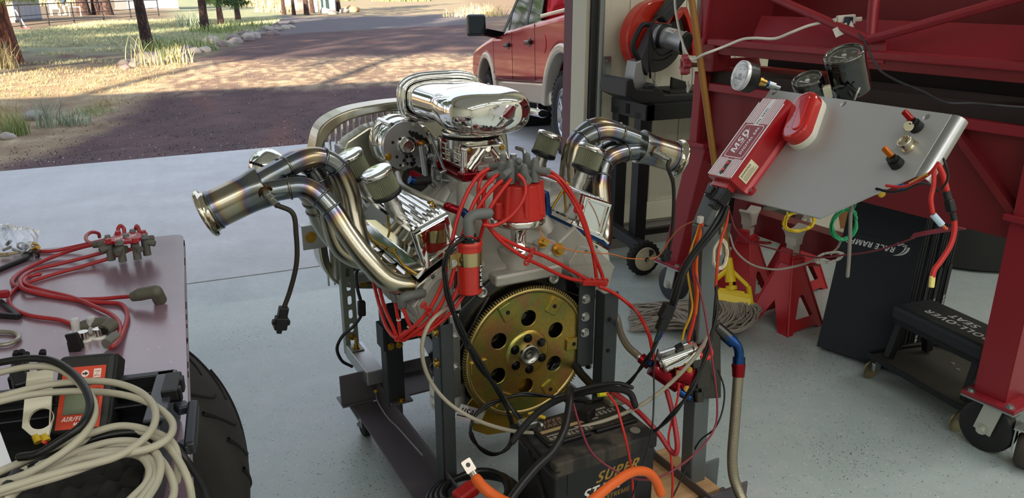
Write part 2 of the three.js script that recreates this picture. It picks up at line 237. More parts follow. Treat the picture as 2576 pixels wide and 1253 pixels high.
function pine(label, p, r, h, lean, o = {}) {
  const t = thing('pine_tree', label, 'tree', [p.x, p.y - .1, p.z], 0, o.group);
  const rings = []; for (let i = 0; i <= 14; i++) { const f = i / 14, y = h * f, rad = r * (1.0 - .82 * f) * (1 + .3 * Math.exp(-y * 2.2)), ring = []; for (let k = 0; k < 14; k++) { const a = -k / 14 * 2 * PI, q = rad * (1 + .09 * noise.noise(Math.cos(a) * 2 + p.x, y * 1.3, Math.sin(a) * 2)); ring.push(V(Math.cos(a) * q + lean[0] * y, y, Math.sin(a) * q + lean[1] * y)); } rings.push(ring); }
  const g = loft(rings, true, false); uvBy(g, (v, i) => { const k = i % 14; return [Math.abs(k - 7) / 14 * Math.max(1, Math.round(r * 6)), v.y * .8]; });
  part(t, 'trunk', g, barks[o.bark ?? 1]);
  const limbs = [], spots = [], y0 = o.y0 ?? h * .3, R = o.R ?? 2.3;
  const nl = o.limbs ?? 34;
  for (let i = 0; i < nl; i++) { const f = i / nl, y = lerp(y0, h * .98, f), a = i * 2.4 + rr(0, .6), L = R * (1 - f * .75) * rr(.7, 1.1), b = V(lean[0] * y, y, lean[1] * y), e = b.clone().add(V(Math.cos(a) * L, L * rr(-.12, .22), Math.sin(a) * L)); limbs.push(rod(b, e, .03, 5, .008)); for (let k = 0; k < 9; k++) { const q = b.clone().lerp(e, .25 + .75 * (k + 1) / 9); spots.push(q.add(V(rr(-.3, .3), rr(-.15, .25), rr(-.3, .3)).multiplyScalar(R / 2))); } }
  for (const e of o.sprays ?? []) for (let k = 0; k < 16; k++) spots.push(V(e[0] + rr(-.35, .35), e[1] + rr(-.12, .12), e[2] + rr(-.35, .35)));
  part(t, 'branches', limbs, barks[1]).userData.kind = 'stuff';
  const m = new THREE.InstancedMesh(tuft, needleMat[o.leaf ?? 0], spots.length), M = new THREE.Matrix4();
  spots.forEach((s, i) => { const k = rr(.28, .5) * (o.tuft ?? 1); M.compose(s, new THREE.Quaternion().setFromEuler(new THREE.Euler(rr(0, 6), rr(0, 6), 0)), V(k, k * .8, k)); m.setMatrixAt(i, M); });
  m.name = 'needles'; m.userData.kind = 'stuff'; m.castShadow = m.receiveShadow = true; t.add(m); return t;
}
{
  const T = (label, px, py, wpx, lean, o) => { const g = onGround(px, py), d = g.clone().sub(camera.position).dot(cB) * -1; return pine(label, V(g.x, groundY(g.x, g.z), g.z), wpx / 2 * d / FOCAL * .92, o.h ?? 11, lean, o); };
  T('thick red-barked pine trunk at the left edge beside the lawn', 2, 160, 88, [-.012, 0], { bark: 0, h: 15, y0: 5, R: 3, sprays: [[.5, 1.62, .6], [.8, 1.66, .9], [1.0, 1.7, .4]], leaf: 1, tuft: .8 });
  T('leaning pine trunk standing alone between the lawn and the rock border', 374, 122, 27, [-.06, .02], { h: 11, y0: 3.2 });
  T('nearest and widest of the three slim pines on the lawn by the driveway', 516, 77, 21, [0, 0], { h: 12, y0: 3.4, sprays: [[.9, 1.25, 0], [1.4, 1.2, .2]] });
  T('middle one of the three slim pines on the lawn by the driveway', 557, 64, 15, [-.03, 0], { h: 11, y0: 3 , sprays: [[-.3, 1.2, .3]] });
  T('farthest of the three slim pines on the lawn by the driveway', 600, 53, 13, [-.03, 0], { h: 12, y0: 3.5 });
  const back = [[715, 37, 10], [740, 38, 9], [772, 38, 13], [787, 33, 11]], bl = ['leftmost slim trunk in the row of four beside the green utility box', 'second slim trunk from the left in the row beside the utility box', 'thicker trunk third from the left beside the utility box', 'trunk nearest to the green utility box in the row of four'];
  back.forEach((b, i) => T(bl[i], ...b, [-.03, 0], { h: 10, y0: 4, limbs: 18 }));
  T('broad pine trunk standing right of the green utility box by a boulder', 849, 29, 17, [0, 0], { h: 12, y0: 4, limbs: 20 });
  [[212, 38, 30, 'broad dark trunk left of two others beyond the pasture fence'], [244, 37, 20, 'narrow dark trunk between two broader ones beyond the pasture fence'], [270, 38, 27, 'broad dark trunk right of two others beyond the pasture fence']].forEach((b) => T(b[3], b[0], b[1], b[2], [-.02, 0], { h: 12, y0: 3.5, limbs: 20 }));
  // pines left of the garage, seen only by the shade they throw over the lawn and drive
  let i = 0; for (const [x, z, h, y0, R] of [[-8, -11.5, 13, 4.8, 3], [-12.5, -12.5, 15, 4.7, 3.2], [-7, -18.5, 12, 3.6, 2.8], [-14, -21, 14, 3.2, 3.2], [-33, 10, 24, 13, 3.2], [-28.5, 11, 25, 13, 3.3], [-24, 10, 24, 12.8, 3.3], [-19.5, 10.5, 25, 13, 3.3], [-15, 10, 24, 12.8, 3.3], [-10.5, 10.6, 25, 13, 3.3], [-6, 10.2, 24, 13, 3.2], [-1.5, 10.4, 24, 14, 3]])
    pine(z > 0 ? 'tall pine behind the garage, its crown shading the lawn and driveway' : 'pine standing left of the garage, its crown shading the lawn', V(x, groundY(x, z), z), .24, h, [0, 0], { y0, R, limbs: z > 0 ? 90 : 70, tuft: 1.5, group: z > 0 ? 'tall pines behind the garage' : 'pines left of the garage' });
}
// rocks
const rockGeos = [0, 1, 2, 3].map((k) => { const g = mergeVertices(new THREE.IcosahedronGeometry(1, 2).deleteAttribute('uv').deleteAttribute('normal')), p = g.attributes.position, v = V(); for (let i = 0; i < p.count; i++) { v.fromBufferAttribute(p, i); const n = 1 + .35 * noise.noise(v.x * 1.2 + k * 9, v.y * 1.2, v.z * 1.2) + .1 * noise.noise(v.x * 4, v.y * 4 + k, v.z * 4); v.multiplyScalar(n); p.setXYZ(i, v.x, Math.max(-.35, v.y * .7), v.z); } g.computeVertexNormals(); return g; });
const rockMats = ['#9b938e', '#857b78', '#aca49a', '#76696a'].map((c) => std(c, .9, 0, { bumpMap: grainBump, bumpScale: .01 }));
function rock(label, p, s, mat = 0, group, sy = 1) { const m = solo('rock', label, 'rock', rockGeos[Math.floor(rnd() * 4)].clone(), rockMats[mat], group); m.position.set(p.x, groundY(p.x, p.z) + s * .22, p.z); m.scale.set(s * rr(.9, 1.3), s * sy, s); m.rotation.y = rr(0, 6); return m; }
{
  const line = [[300, 172, 545, 112, 26], [545, 112, 640, 92, 16], [640, 92, 745, 62, 14]];
  let n = 0; for (const [x0, y0, x1, y1, k] of line) for (let i = 0; i < k; i++) { const f = rnd(), g = onGround(lerp(x0, x1, f) + rr(-12, 12), lerp(y0, y1, f) + rr(-9, 9)); rock('rounded grey fieldstone in the rock border between lawn and gravel driveway', g, rr(.09, .19) * (1 + f * .25), Math.floor(rnd() * 4), 'stones of the rock border'); }
  rock('large tan boulder with a sunlit top beside the broad pine trunk', onGround(880, 30), .55, 2, undefined, .85).material = std('#b08f6c', .9, 0, { bumpMap: grainBump, bumpScale: .01 });
  rock('grey boulder in front of the tan boulder by the pine trunk', onGround(866, 33), .36, 0); rock('small stone between utility box and pine trunk', onGround(838, 36), .3, 1); rock('stone at the foot of the green utility box', onGround(820, 33), .4, 0);
  rock('big pale boulder behind the row of slim trunks', onGround(738, 26), .95, 0); rock('dark boulder behind the row of slim trunks near the utility box', onGround(757, 26), .8, 3);
  rock('flat pale stone among the weeds near the apron corner', onGround(22, 349), .1, 2); rock('grey stone half hidden by the weeds near the apron', onGround(85, 300), .14, 0);
}
// weeds and grass
const blade = (L, w, bend, az) => { const p = [], idx = [], n = 4, c = Math.cos(az), s = Math.sin(az); for (let i = 0; i <= n; i++) { const f = i / n, y = L * f * (1 - bend * .35 * f), o = L * bend * f * f, ww = w * (1 - f * .92); p.push(c * o - s * ww, y, s * o + c * ww, c * o + s * ww, y, s * o - c * ww); if (i < n) { const k = i * 2; idx.push(k, k + 1, k + 3, k, k + 3, k + 2); } } const g = new THREE.BufferGeometry(); g.setAttribute('position', new THREE.Float32BufferAttribute(p, 3)); g.setIndex(idx); g.computeVertexNormals(); return g; };
const weedMats = { green: std(0x8f9f63, .8, 0, { side: THREE.DoubleSide }), straw: std(0xc9b98a, .8, 0, { side: THREE.DoubleSide }), sage: std(0x9aa890, .8, 0, { side: THREE.DoubleSide }) };
function weed(label, px, py, hgt, rad, n, kind, w = .006, group) { const p = onGround(px, py), gs = []; for (let i = 0; i < n; i++) { const a = rr(0, 2 * PI), r = rad * Math.sqrt(rnd()); gs.push(blade(hgt * rr(.5, 1.05), w * rr(.6, 1.3), rr(.1, .75), rr(0, 6.3)).translate(Math.cos(a) * r, 0, Math.sin(a) * r)); } const m = solo('weed_clump', label, 'weed', gs, weedMats[kind], group); m.position.set(p.x, groundY(p.x, p.z) - .01, p.z); return m; }
weed('bright green bunch grass clump nearest the apron corner', 42, 338, .42, .17, 150, 'green');
weed('dry straw coloured grass tuft behind the green clump', 18, 318, .6, .22, 110, 'straw');
weed('tall sage green weed with arching stems near the apron', 130, 318, .58, .2, 60, 'sage', .009);
weed('low sage weed right of the tall arching one', 195, 312, .3, .2, 90, 'sage', .008);
weed('small green weed behind the sage weeds by the cinder', 240, 285, .22, .28, 110, 'green');
weed('sparse pale grass right at the edge of the red cinder', 270, 262, .2, .25, 60, 'straw');
weed('yellow sunlit grass tuft at the foot of the thick pine', 8, 172, .7, .3, 120, 'straw', .012);
weed('tall sunlit weed stalks in front of the leaning pine', 350, 165, .9, .28, 16, 'straw', .015);
weed('short sunlit weed stalks right of the tall ones', 392, 164, .5, .2, 16, 'straw', .013);
weed('pale sunlit bushy weed beside the border stones', 452, 158, .55, .28, 70, 'straw', .014);
weed('green weed beside the rock border below the leaning pine', 428, 150, .5, .25, 60, 'green', .015);
weed('large green grass clump right of the leaning pine', 470, 128, .5, .8, 190, 'green', .02);
weed('green grass at the foot of the leaning pine', 395, 128, .42, .5, 120, 'green', .018);
weed('sage shrubby weed left of the slim pines', 485, 70, .8, .6, 110, 'sage', .03);
weed('green grass around the foot of the slim pines', 545, 82, .45, 1.0, 160, 'green', .03);
weed('dry grass along the rock border farther up the drive', 625, 70, .4, 1.2, 140, 'green', .03);
weed('pale tall grass beside the driveway near the slim trunks', 690, 30, 1.0, 1.4, 150, 'straw', .04);
weed('dry grass on the road bank above the truck mirror', 1215, 40, .9, 1.5, 150, 'straw', .035);
weed('dry grass beyond the road left of the truck', 1175, 42, .6, 1.5, 110, 'straw', .035);
weed('green brush along the far road edge', 1010, 3, 1.4, 4, 260, 'green', .09);
weed('green brush beyond the far bend of the road', 820, 2, 1.2, 4, 240, 'green', .09);
weed('tall pale grass behind the far lawn', 640, 14, 1.2, 3, 240, 'straw', .06);
weed('bright grass field behind the pasture fence', 110, 14, 1.3, 3.5, 260, 'straw', .08);
{ // lawn grass: short blades nobody could count
  const m = new THREE.InstancedMesh(mg([0, 1, 2, 3, 4].map((i) => blade(.055, .004, .7, i * 1.3).translate(.03 * Math.cos(i * 2), 0, .03 * Math.sin(i * 2)))), std(0xffffff, .85, 0, { side: THREE.DoubleSide }), 15000), M = new THREE.Matrix4(), c = new THREE.Color();
  for (let i = 0; i < 15000; i++) { const z = -15.6 - Math.pow(rnd(), 1.2) * 30, x = driveX(z) - .1 - rnd() * 9, s = rr(.5, 1.4) * (1 + (-z - 15) * .05); const thin = z < -19.3 && z > -26 && noise.noise(x * .6, z * .6, 8) < .12 ? .01 : 1; M.compose(V(x, groundY(x, z), z), new THREE.Quaternion().setFromAxisAngle(V(0, 1, 0), rr(0, 6)), V(s * thin, s * thin, s * thin)); m.setMatrixAt(i, M); c.set(z > -19.5 ? (rnd() < .7 ? '#b39c78' : '#8f8c66') : rnd() < .6 ? '#a1ab86' : '#c2ba94'); m.setColorAt(i, c); }
  m.name = 'lawn_grass'; m.userData.kind = 'stuff'; m.castShadow = m.receiveShadow = true; scene.add(m); tag(m, 'short patchy grass of the lawn left of the driveway', 'grass');
}
{ // pasture fence: dark pipe posts and rails
  const pts = [[-60, 86], [55, 72], [124, 64], [187, 58], [262, 54], [330, 47], [400, 41]].map(([a, b]) => onGround(a, b)), t = thing('pasture_fence', 'dark pipe fence with thin rails at the back of the lawn', 'fence'), m = std(0x26262a, .6, .3);
  pts.forEach((p) => part(t, 'post', rod(V(p.x, groundY(p.x, p.z) - .1, p.z), V(p.x, groundY(p.x, p.z) + .98, p.z), .035, 8), m));
  for (const y of [.95, .5, .12]) for (let i = 0; i < pts.length - 1; i++) part(t, 'rail', rod(V(pts[i].x, groundY(0, -40) + y, pts[i].z), V(pts[i + 1].x, groundY(0, -40) + y, pts[i + 1].z), y > .9 ? .025 : .016, 6), m);
  const b = onGround(66, 70); solo('fence_brace', 'white pipe leaning against the second post of the pasture fence', 'pipe', rod(V(b.x, b.y, b.z), V(b.x - .28, b.y + .75, b.z), .028, 8), whitePlastic);
  const r = onGround(66, 72); solo('red_mat', 'small red mat on the ground at the foot of the fence post', 'mat', box(.34, .03, .3, r.x, r.y + .02, r.z), std(0xb04a52, .8));
}
function shed(label, pl, pr_, hgt, dep, col) { // a plain sheet-metal shed between two ground pixels
  const a = onGround(...pl), b = onGround(...pr_), w = a.distanceTo(b), t = thing('shed', label, 'shed', a, Math.atan2(-(b.z - a.z), b.x - a.x)), m = std(col, .6);
  const n = Math.round(w / .6); for (let i = 0; i < n; i++) part(t, 'wall_panel', box(w / n - .02, hgt, .05, w / n * (i + .5), hgt / 2 + .12, 0), m);
  part(t, 'body', [box(w - .04, hgt - .02, dep, w / 2, hgt / 2 + .12, -dep / 2 - .03), box(w + .1, .14, dep, w / 2, .06, -dep / 2)], std(0x6e6c70, .8)); part(t, 'roof', box(w + .3, .1, dep + .4, w / 2, hgt + .2, -dep / 2, 0, .06), std(0x5d5c60, .7));
}
shed('blue grey metal shed behind the fence next to the thick pine', [40, 57], [106, 51], 1.9, 2, 0x8d93a3);
shed('pale grey metal shed beyond the fence right of the dark trunks', [322, 26], [450, 24], 2.6, 4, 0xb7bcc6);
{ // utility box, chair, person
  const g = onGround(826, 30), t = thing('utility_box', 'pale green utility cabinet beside the row of trunks across the driveway', 'utility box', g, -.3), m = std(0x86a39c, .6);
  part(t, 'cabinet', box(1.1, .75, .7, 0, .42, 0, .02), m); part(t, 'lid', box(1.16, .07, .76, 0, .82, 0, .02), m); part(t, 'meter_post', box(.3, .95, .25, -.85, .47, .1, .03), std(0x9fb3aa, .6)); part(t, 'meter', cyl(.08, .08, .05, -.85, .7, .24, PI / 2), std(0x55605c, .4));
  const c = onGround(140, 39), k = thing('lawn_chair', 'white plastic lawn chair standing in the sun beyond the fence', 'chair', c, .3);
  part(k, 'seat', box(.5, .05, .5, 0, .4, 0, .02), whitePlastic); part(k, 'backrest', box(.5, .5, .05, 0, .66, -.24, .02, -.2), whitePlastic); for (const sx of [-.22, .22]) for (const sz of [-.22, .22]) part(k, 'leg', box(.05, .4, .05, sx, .2, sz), whitePlastic);
  const q = onGround(190, 41), u = thing('garden_table', 'low pale table in the sun beside the bending person', 'table', q, .1); part(u, 'tabletop', box(.7, .05, .5, 0, .55, 0, .01), std(0xded9c6, .6)); for (const sx of [-.3, .3]) for (const sz of [-.2, .2]) part(u, 'leg', box(.05, .54, .05, sx, .27, sz), std(0xded9c6, .6));
  // a person bending forward, 1.7 m tall when upright
  const J = { hipL: [-.09, .9, 0], hipR: [.09, .9, 0], kneeL: [-.1, .48, .05], kneeR: [.1, .48, .02], ankL: [-.1, .08, 0], ankR: [.11, .08, -.03], toeL: [-.11, .04, .16], toeR: [.12, .04, .13], pel: [0, .93, -.02], waist: [0, 1.02, .14], chest: [0, 1.1, .36], shL: [-.17, 1.1, .42], shR: [.17, 1.1, .42], elL: [-.2, .86, .52], elR: [.2, .86, .5], haL: [-.15, .64, .6], haR: [.15, .62, .58], neck: [0, 1.13, .47], head: [0, 1.14, .6] };
  const bones = [['hipL', 'kneeL', .085, .06], ['hipR', 'kneeR', .085, .06], ['kneeL', 'ankL', .058, .04], ['kneeR', 'ankR', .058, .04], ['ankL', 'toeL', .042, .03], ['ankR', 'toeR', .042, .03], ['pel', 'waist', .13, .12], ['waist', 'chest', .12, .13], ['hipL', 'hipR', .1, .1], ['shL', 'shR', .07, .07], ['shL', 'elL', .05, .04], ['shR', 'elR', .05, .04], ['elL', 'haL', .038, .032], ['elR', 'haR', .038, .032], ['chest', 'neck', .06, .05], ['neck', 'head', .05, .1]].map(([a, b, r, s]) => [V(...J[a]), V(...J[b]), r, s]);
  const N = 44, mc = new MarchingCubes(N, std(0xffffff), false, false, 60000), sc = .85, ctr = V(0, .7, .2), p = V();
  for (let z = 0; z < N; z++) for (let y = 0; y < N; y++) for (let x = 0; x < N; x++) { p.set((x / N * 2 - 1) * sc, (y / N * 2 - 1) * sc, (z / N * 2 - 1) * sc).add(ctr); let s = 0; for (const [a, b, r0, r1] of bones) { const ab = b.clone().sub(a), t = Math.min(1, Math.max(0, p.clone().sub(a).dot(ab) / ab.lengthSq())); s += Math.exp(-28 * (p.distanceTo(a.clone().addScaledVector(ab, t)) - lerp(r0, r1, t))); } mc.field[x + y * N + z * N * N] = Math.log(s) / 28; }
  mc.isolation = 0; mc.update(); const g2 = new THREE.BufferGeometry(), cnt = mc.count; g2.setAttribute('position', new THREE.BufferAttribute(mc.positionArray.slice(0, cnt * 3), 3)); g2.setAttribute('normal', new THREE.BufferAttribute(mc.normalArray.slice(0, cnt * 3), 3)); g2.scale(sc, sc, sc).translate(ctr.x, ctr.y, ctr.z); g2.computeVertexNormals();
  paint(g2, (v) => v.z > .5 && v.y > 1.02 ? lin(v.z > .62 ? '#b98b6d' : '#5a4030') : v.y > .86 && v.z < .5 ? lin('#26405e') : v.y > .6 && v.z < .2 ? lin('#39414f') : v.y < .1 ? lin('#e8e4dc') : lin('#c79a7c'));
  const f = onGround(166, 39), pr_ = thing('person', 'person in dark blue shirt and shorts bending forward beyond the fence', 'person', f, -1.4); part(pr_, 'body', g2, std(0xffffff, .8, 0, { vertexColors: true })); part(pr_, 'hair', [new THREE.SphereGeometry(.1, 12, 8, 0, 2 * PI, 0, 1.8).rotateX(.6).translate(0, 1.17, .585)], std(0x3a2a20, .9));
}
{ // pickup truck parked outside, seen from behind on its left side
  const o = V(3.41, -.245, -6.58), hd = 10 * PI / 180, pt = -5.5 * PI / 180, X = V(Math.sin(hd) * Math.cos(pt), Math.sin(pt), -Math.cos(hd) * Math.cos(pt)), Z = V(Math.cos(hd), 0, Math.sin(hd)), Y = V().crossVectors(Z, X);
  const t = thing('pickup_truck', 'red crew cab pickup truck with beige lower body parked outside the door', 'truck'); t.position.copy(o); t.quaternion.setFromRotationMatrix(basis(X, Y, Z, V()));
  const red = phy(0xb51420, .32, .75, { clearcoat: .5, clearcoatRoughness: .04 }), beige = phy(0xcabfab, .35, .2, { clearcoat: .8, clearcoatRoughness: .08 }), glass = phy(0x0a0f10, .04, 0, { specularIntensity: .6 }), trimB = std(0x0c0c0e, .5);
  const th = Math.asin(.29 / .63), cx = .63 * Math.cos(th), WB = 3.56;
  let s = new THREE.Shape(); s.moveTo(-1.2, .69); s.lineTo(-cx, .69); s.absarc(0, .4, .63, PI - th, th, true); s.lineTo(WB - cx, .69); s.absarc(WB, .4, .63, PI - th, th, true); s.lineTo(4.55, .69); s.quadraticCurveTo(4.66, .9, 4.5, 1.1); s.quadraticCurveTo(3.9, 1.2, 3.1, 1.25); s.lineTo(2.55, 1.24); s.quadraticCurveTo(2.42, 1.29, 2.3, 1.29); s.lineTo(-1.2, 1.345);
  part(t, 'body', ext(s, 1.9, .06, 4, 20).translate(0, 0, .02), red);
  s = new THREE.Shape(); s.moveTo(.5, .46); s.lineTo(WB - .5, .46); s.lineTo(WB - .56, .69); s.lineTo(.56, .69);
  part(t, 'lower_body', [ext(s, 1.86, .03, 3).translate(0, 0, .03), ext(shape([[-1.2, .48], [-.5, .48], [-.56, .69], [-1.2, .69]]), 1.86, .02).translate(0, 0, .03), ext(shape([[4.2, .48], [4.62, .5], [4.66, .68], [4.2, .69]]), 1.86, .02).translate(0, 0, .03)], beige);
  for (const c of [0, WB]) { s = new THREE.Shape(); s.absarc(c, .4, .665, .1, PI - .1, false); s.absarc(c, .4, .575, PI - .1, .1, true); part(t, 'fender_flare', ext(s, .1, .025, 3, 24).translate(0, 0, -.035), beige); s = new THREE.Shape(); s.absarc(c, .4, .575, 0, 2 * PI); part(t, 'wheel_well', ext(s, .5, 0, 1, 24).translate(0, 0, .25), blackMatte); }
  // greenhouse
  const ring = (y, s0, s1, z0, r) => { const out = [], L = s1 - s0, Wd = 1.96 - 2 * z0; for (let k = 0; k < 40; k++) { const a = k / 40 * 2 * PI, c = Math.cos(a), q = Math.sin(a), e = .22; out.push(V(s0 + L / 2 + Math.sign(c) * Math.pow(Math.abs(c), e) * L / 2, y, z0 + Wd / 2 + Math.sign(q) * Math.pow(Math.abs(q), e) * Wd / 2)); } return out; };
  part(t, 'cab', loft([ring(1.2, .95, 3.05, .07), ring(1.5, 1.02, 2.72, .13), ring(1.76, 1.1, 2.36, .2), ring(1.84, 1.2, 2.24, .25), ring(1.87, 1.35, 2.1, .4)]), red);
  const til = .25, onSide = (pts, d, off) => ext(shape(pts), d, .003, 1).rotateX(-0).applyMatrix4(basis(V(1, 0, 0), V(0, 1, til).normalize(), V(0, -til, 1).normalize(), V(0, 1.3, .083 + off)));
  part(t, 'front_window', onSide([[1.74, .015], [2.36, .0], [2.5, -.06], [2.86, -.07], [2.3, .46], [1.74, .5]], .012, -.012), glass); part(t, 'rear_window', onSide([[1.1, .03], [1.64, .015], [1.64, .5], [1.28, .5], [1.16, .3]], .012, -.012), glass);
  for (const l of [[[1.64, .01], [1.74, .01], [1.74, .5], [1.64, .5]], [[2.86, -.07], [3.0, -.07], [2.4, .48], [2.3, .46]], [[2.52, -.06], [2.6, -.06], [2.6, .2], [2.56, .24]]]) part(t, 'window_trim', onSide(l, .016, -.016), trimB);
  part(t, 'window_strip', [onSide([[1.05, 0], [2.36, -.03], [2.5, -.09], [2.5, -.065], [2.37, 0], [1.05, .03]], .012, -.018)], chrome); part(t, 'bed_rail_cap', [box(2.0, .04, .07, -.17, 1.36, .03, .012)], chrome);
  part(t, 'back_glass', box(.01, .4, 1.25, .985, 1.55, .98, 0, 0, 0, -.18), glass);
  part(t, 'door_gap', [box(.007, .54, .006, 1.97, .98, -.039), box(.007, .48, .006, 3.02, .95, -.039), box(.012, .58, .006, .925, 1.0, -.0385), box(2.1, .006, .004, 1.98, .705, -.0385)], std(0x2a0608, .8));
  for (const [x, n] of [[2.16, 0], [1.14, 1]]) part(t, 'door_handle', [box(.2, .045, .05, x, 1.11, -.06, .015), box(.1, .09, .012, x, 1.11, -.041, .005)], blackGloss);
  part(t, 'fuel_door', [cyl(.1, .1, .006, .58, 1.08, -.042, PI / 2)], red);
  s = new THREE.Shape(); s.absellipse(0, 0, .06, .045, 0, 2 * PI); part(t, 'step_bar', [ext(s, 2.3, .01).rotateY(PI / 2).translate(.72, .37, -.02), box(.06, .1, .3, 1.0, .42, .15), box(.06, .1, .3, 2.7, .42, .15)], chrome);
  const mir = part(t, 'mirror', [box(.13, .27, .25, 2.82, 1.38, -.3, .04), bar(V(2.9, 1.25, .05), V(2.84, 1.3, -.22), .09, .1)], blackGloss); part(mir, 'mirror_glass', box(.006, .215, .2, 2.752, 1.385, -.305, .003), std(0x3a4248, .06, .9));
  part(t, 'chassis', box(5.2, .25, 1.3, 1.7, .46, .98), blackMatte); part(t, 'hood_lamp', box(.05, .12, .35, 4.55, .97, .22, .02), chrome);
  const tyreP = []; for (const [r, z] of [[.24, .02], [.3, -.005], [.36, 0], [.39, .025], [.4, .06], [.4, .22], [.39, .255], [.36, .28], [.24, .27]]) tyreP.push([r, z]);
  const rimM = std(0xc9cbce, .3, .9);
  for (const c of [0, WB]) for (const side of [0, 1]) {
    const w = new THREE.Group(); w.name = 'wheel'; w.position.set(c, .4, side ? 1.96 : -.025); if (side) { w.rotation.y = PI; } t.add(w);
    const lugs = []; for (let i = 0; i < 40; i++) { const a = i / 40 * 2 * PI; for (const q of [0, 1]) lugs.push(box(.035, .03, .1, 0, .402, q ? .07 : .21).applyMatrix4(new THREE.Matrix4().makeRotationZ(a + q * .08))); lugs.push(box(.028, .05, .02, 0, .378, .012, 0, 0, 0, .3).applyMatrix4(new THREE.Matrix4().makeRotationZ(a))); }
    part(w, 'tire', [lathe(tyreP, 48).rotateX(PI / 2), lugs], rubber);
    const sp = []; for (let i = 0; i < 6; i++) for (const k of [-1, 1]) sp.push(box(.03, .17, .03, 0, .145, .03, .008, .08).applyMatrix4(new THREE.Matrix4().makeRotationZ(i * PI / 3 + k * .17)));
    part(w, 'rim', [lathe([[.2, .2], [.215, .1], [.225, .05], [.245, .03], [.25, .012], [.235, .01]], 40).rotateX(PI / 2), cyl(.06, .07, .05, 0, 0, .035, PI / 2), sp, cyl(.22, .22, .02, 0, 0, .16, PI / 2)], rimM); part(w, 'hub_cap', cyl(.035, .035, .02, 0, 0, .008, PI / 2), std(0x7e8185, .3, .9));
  }
}

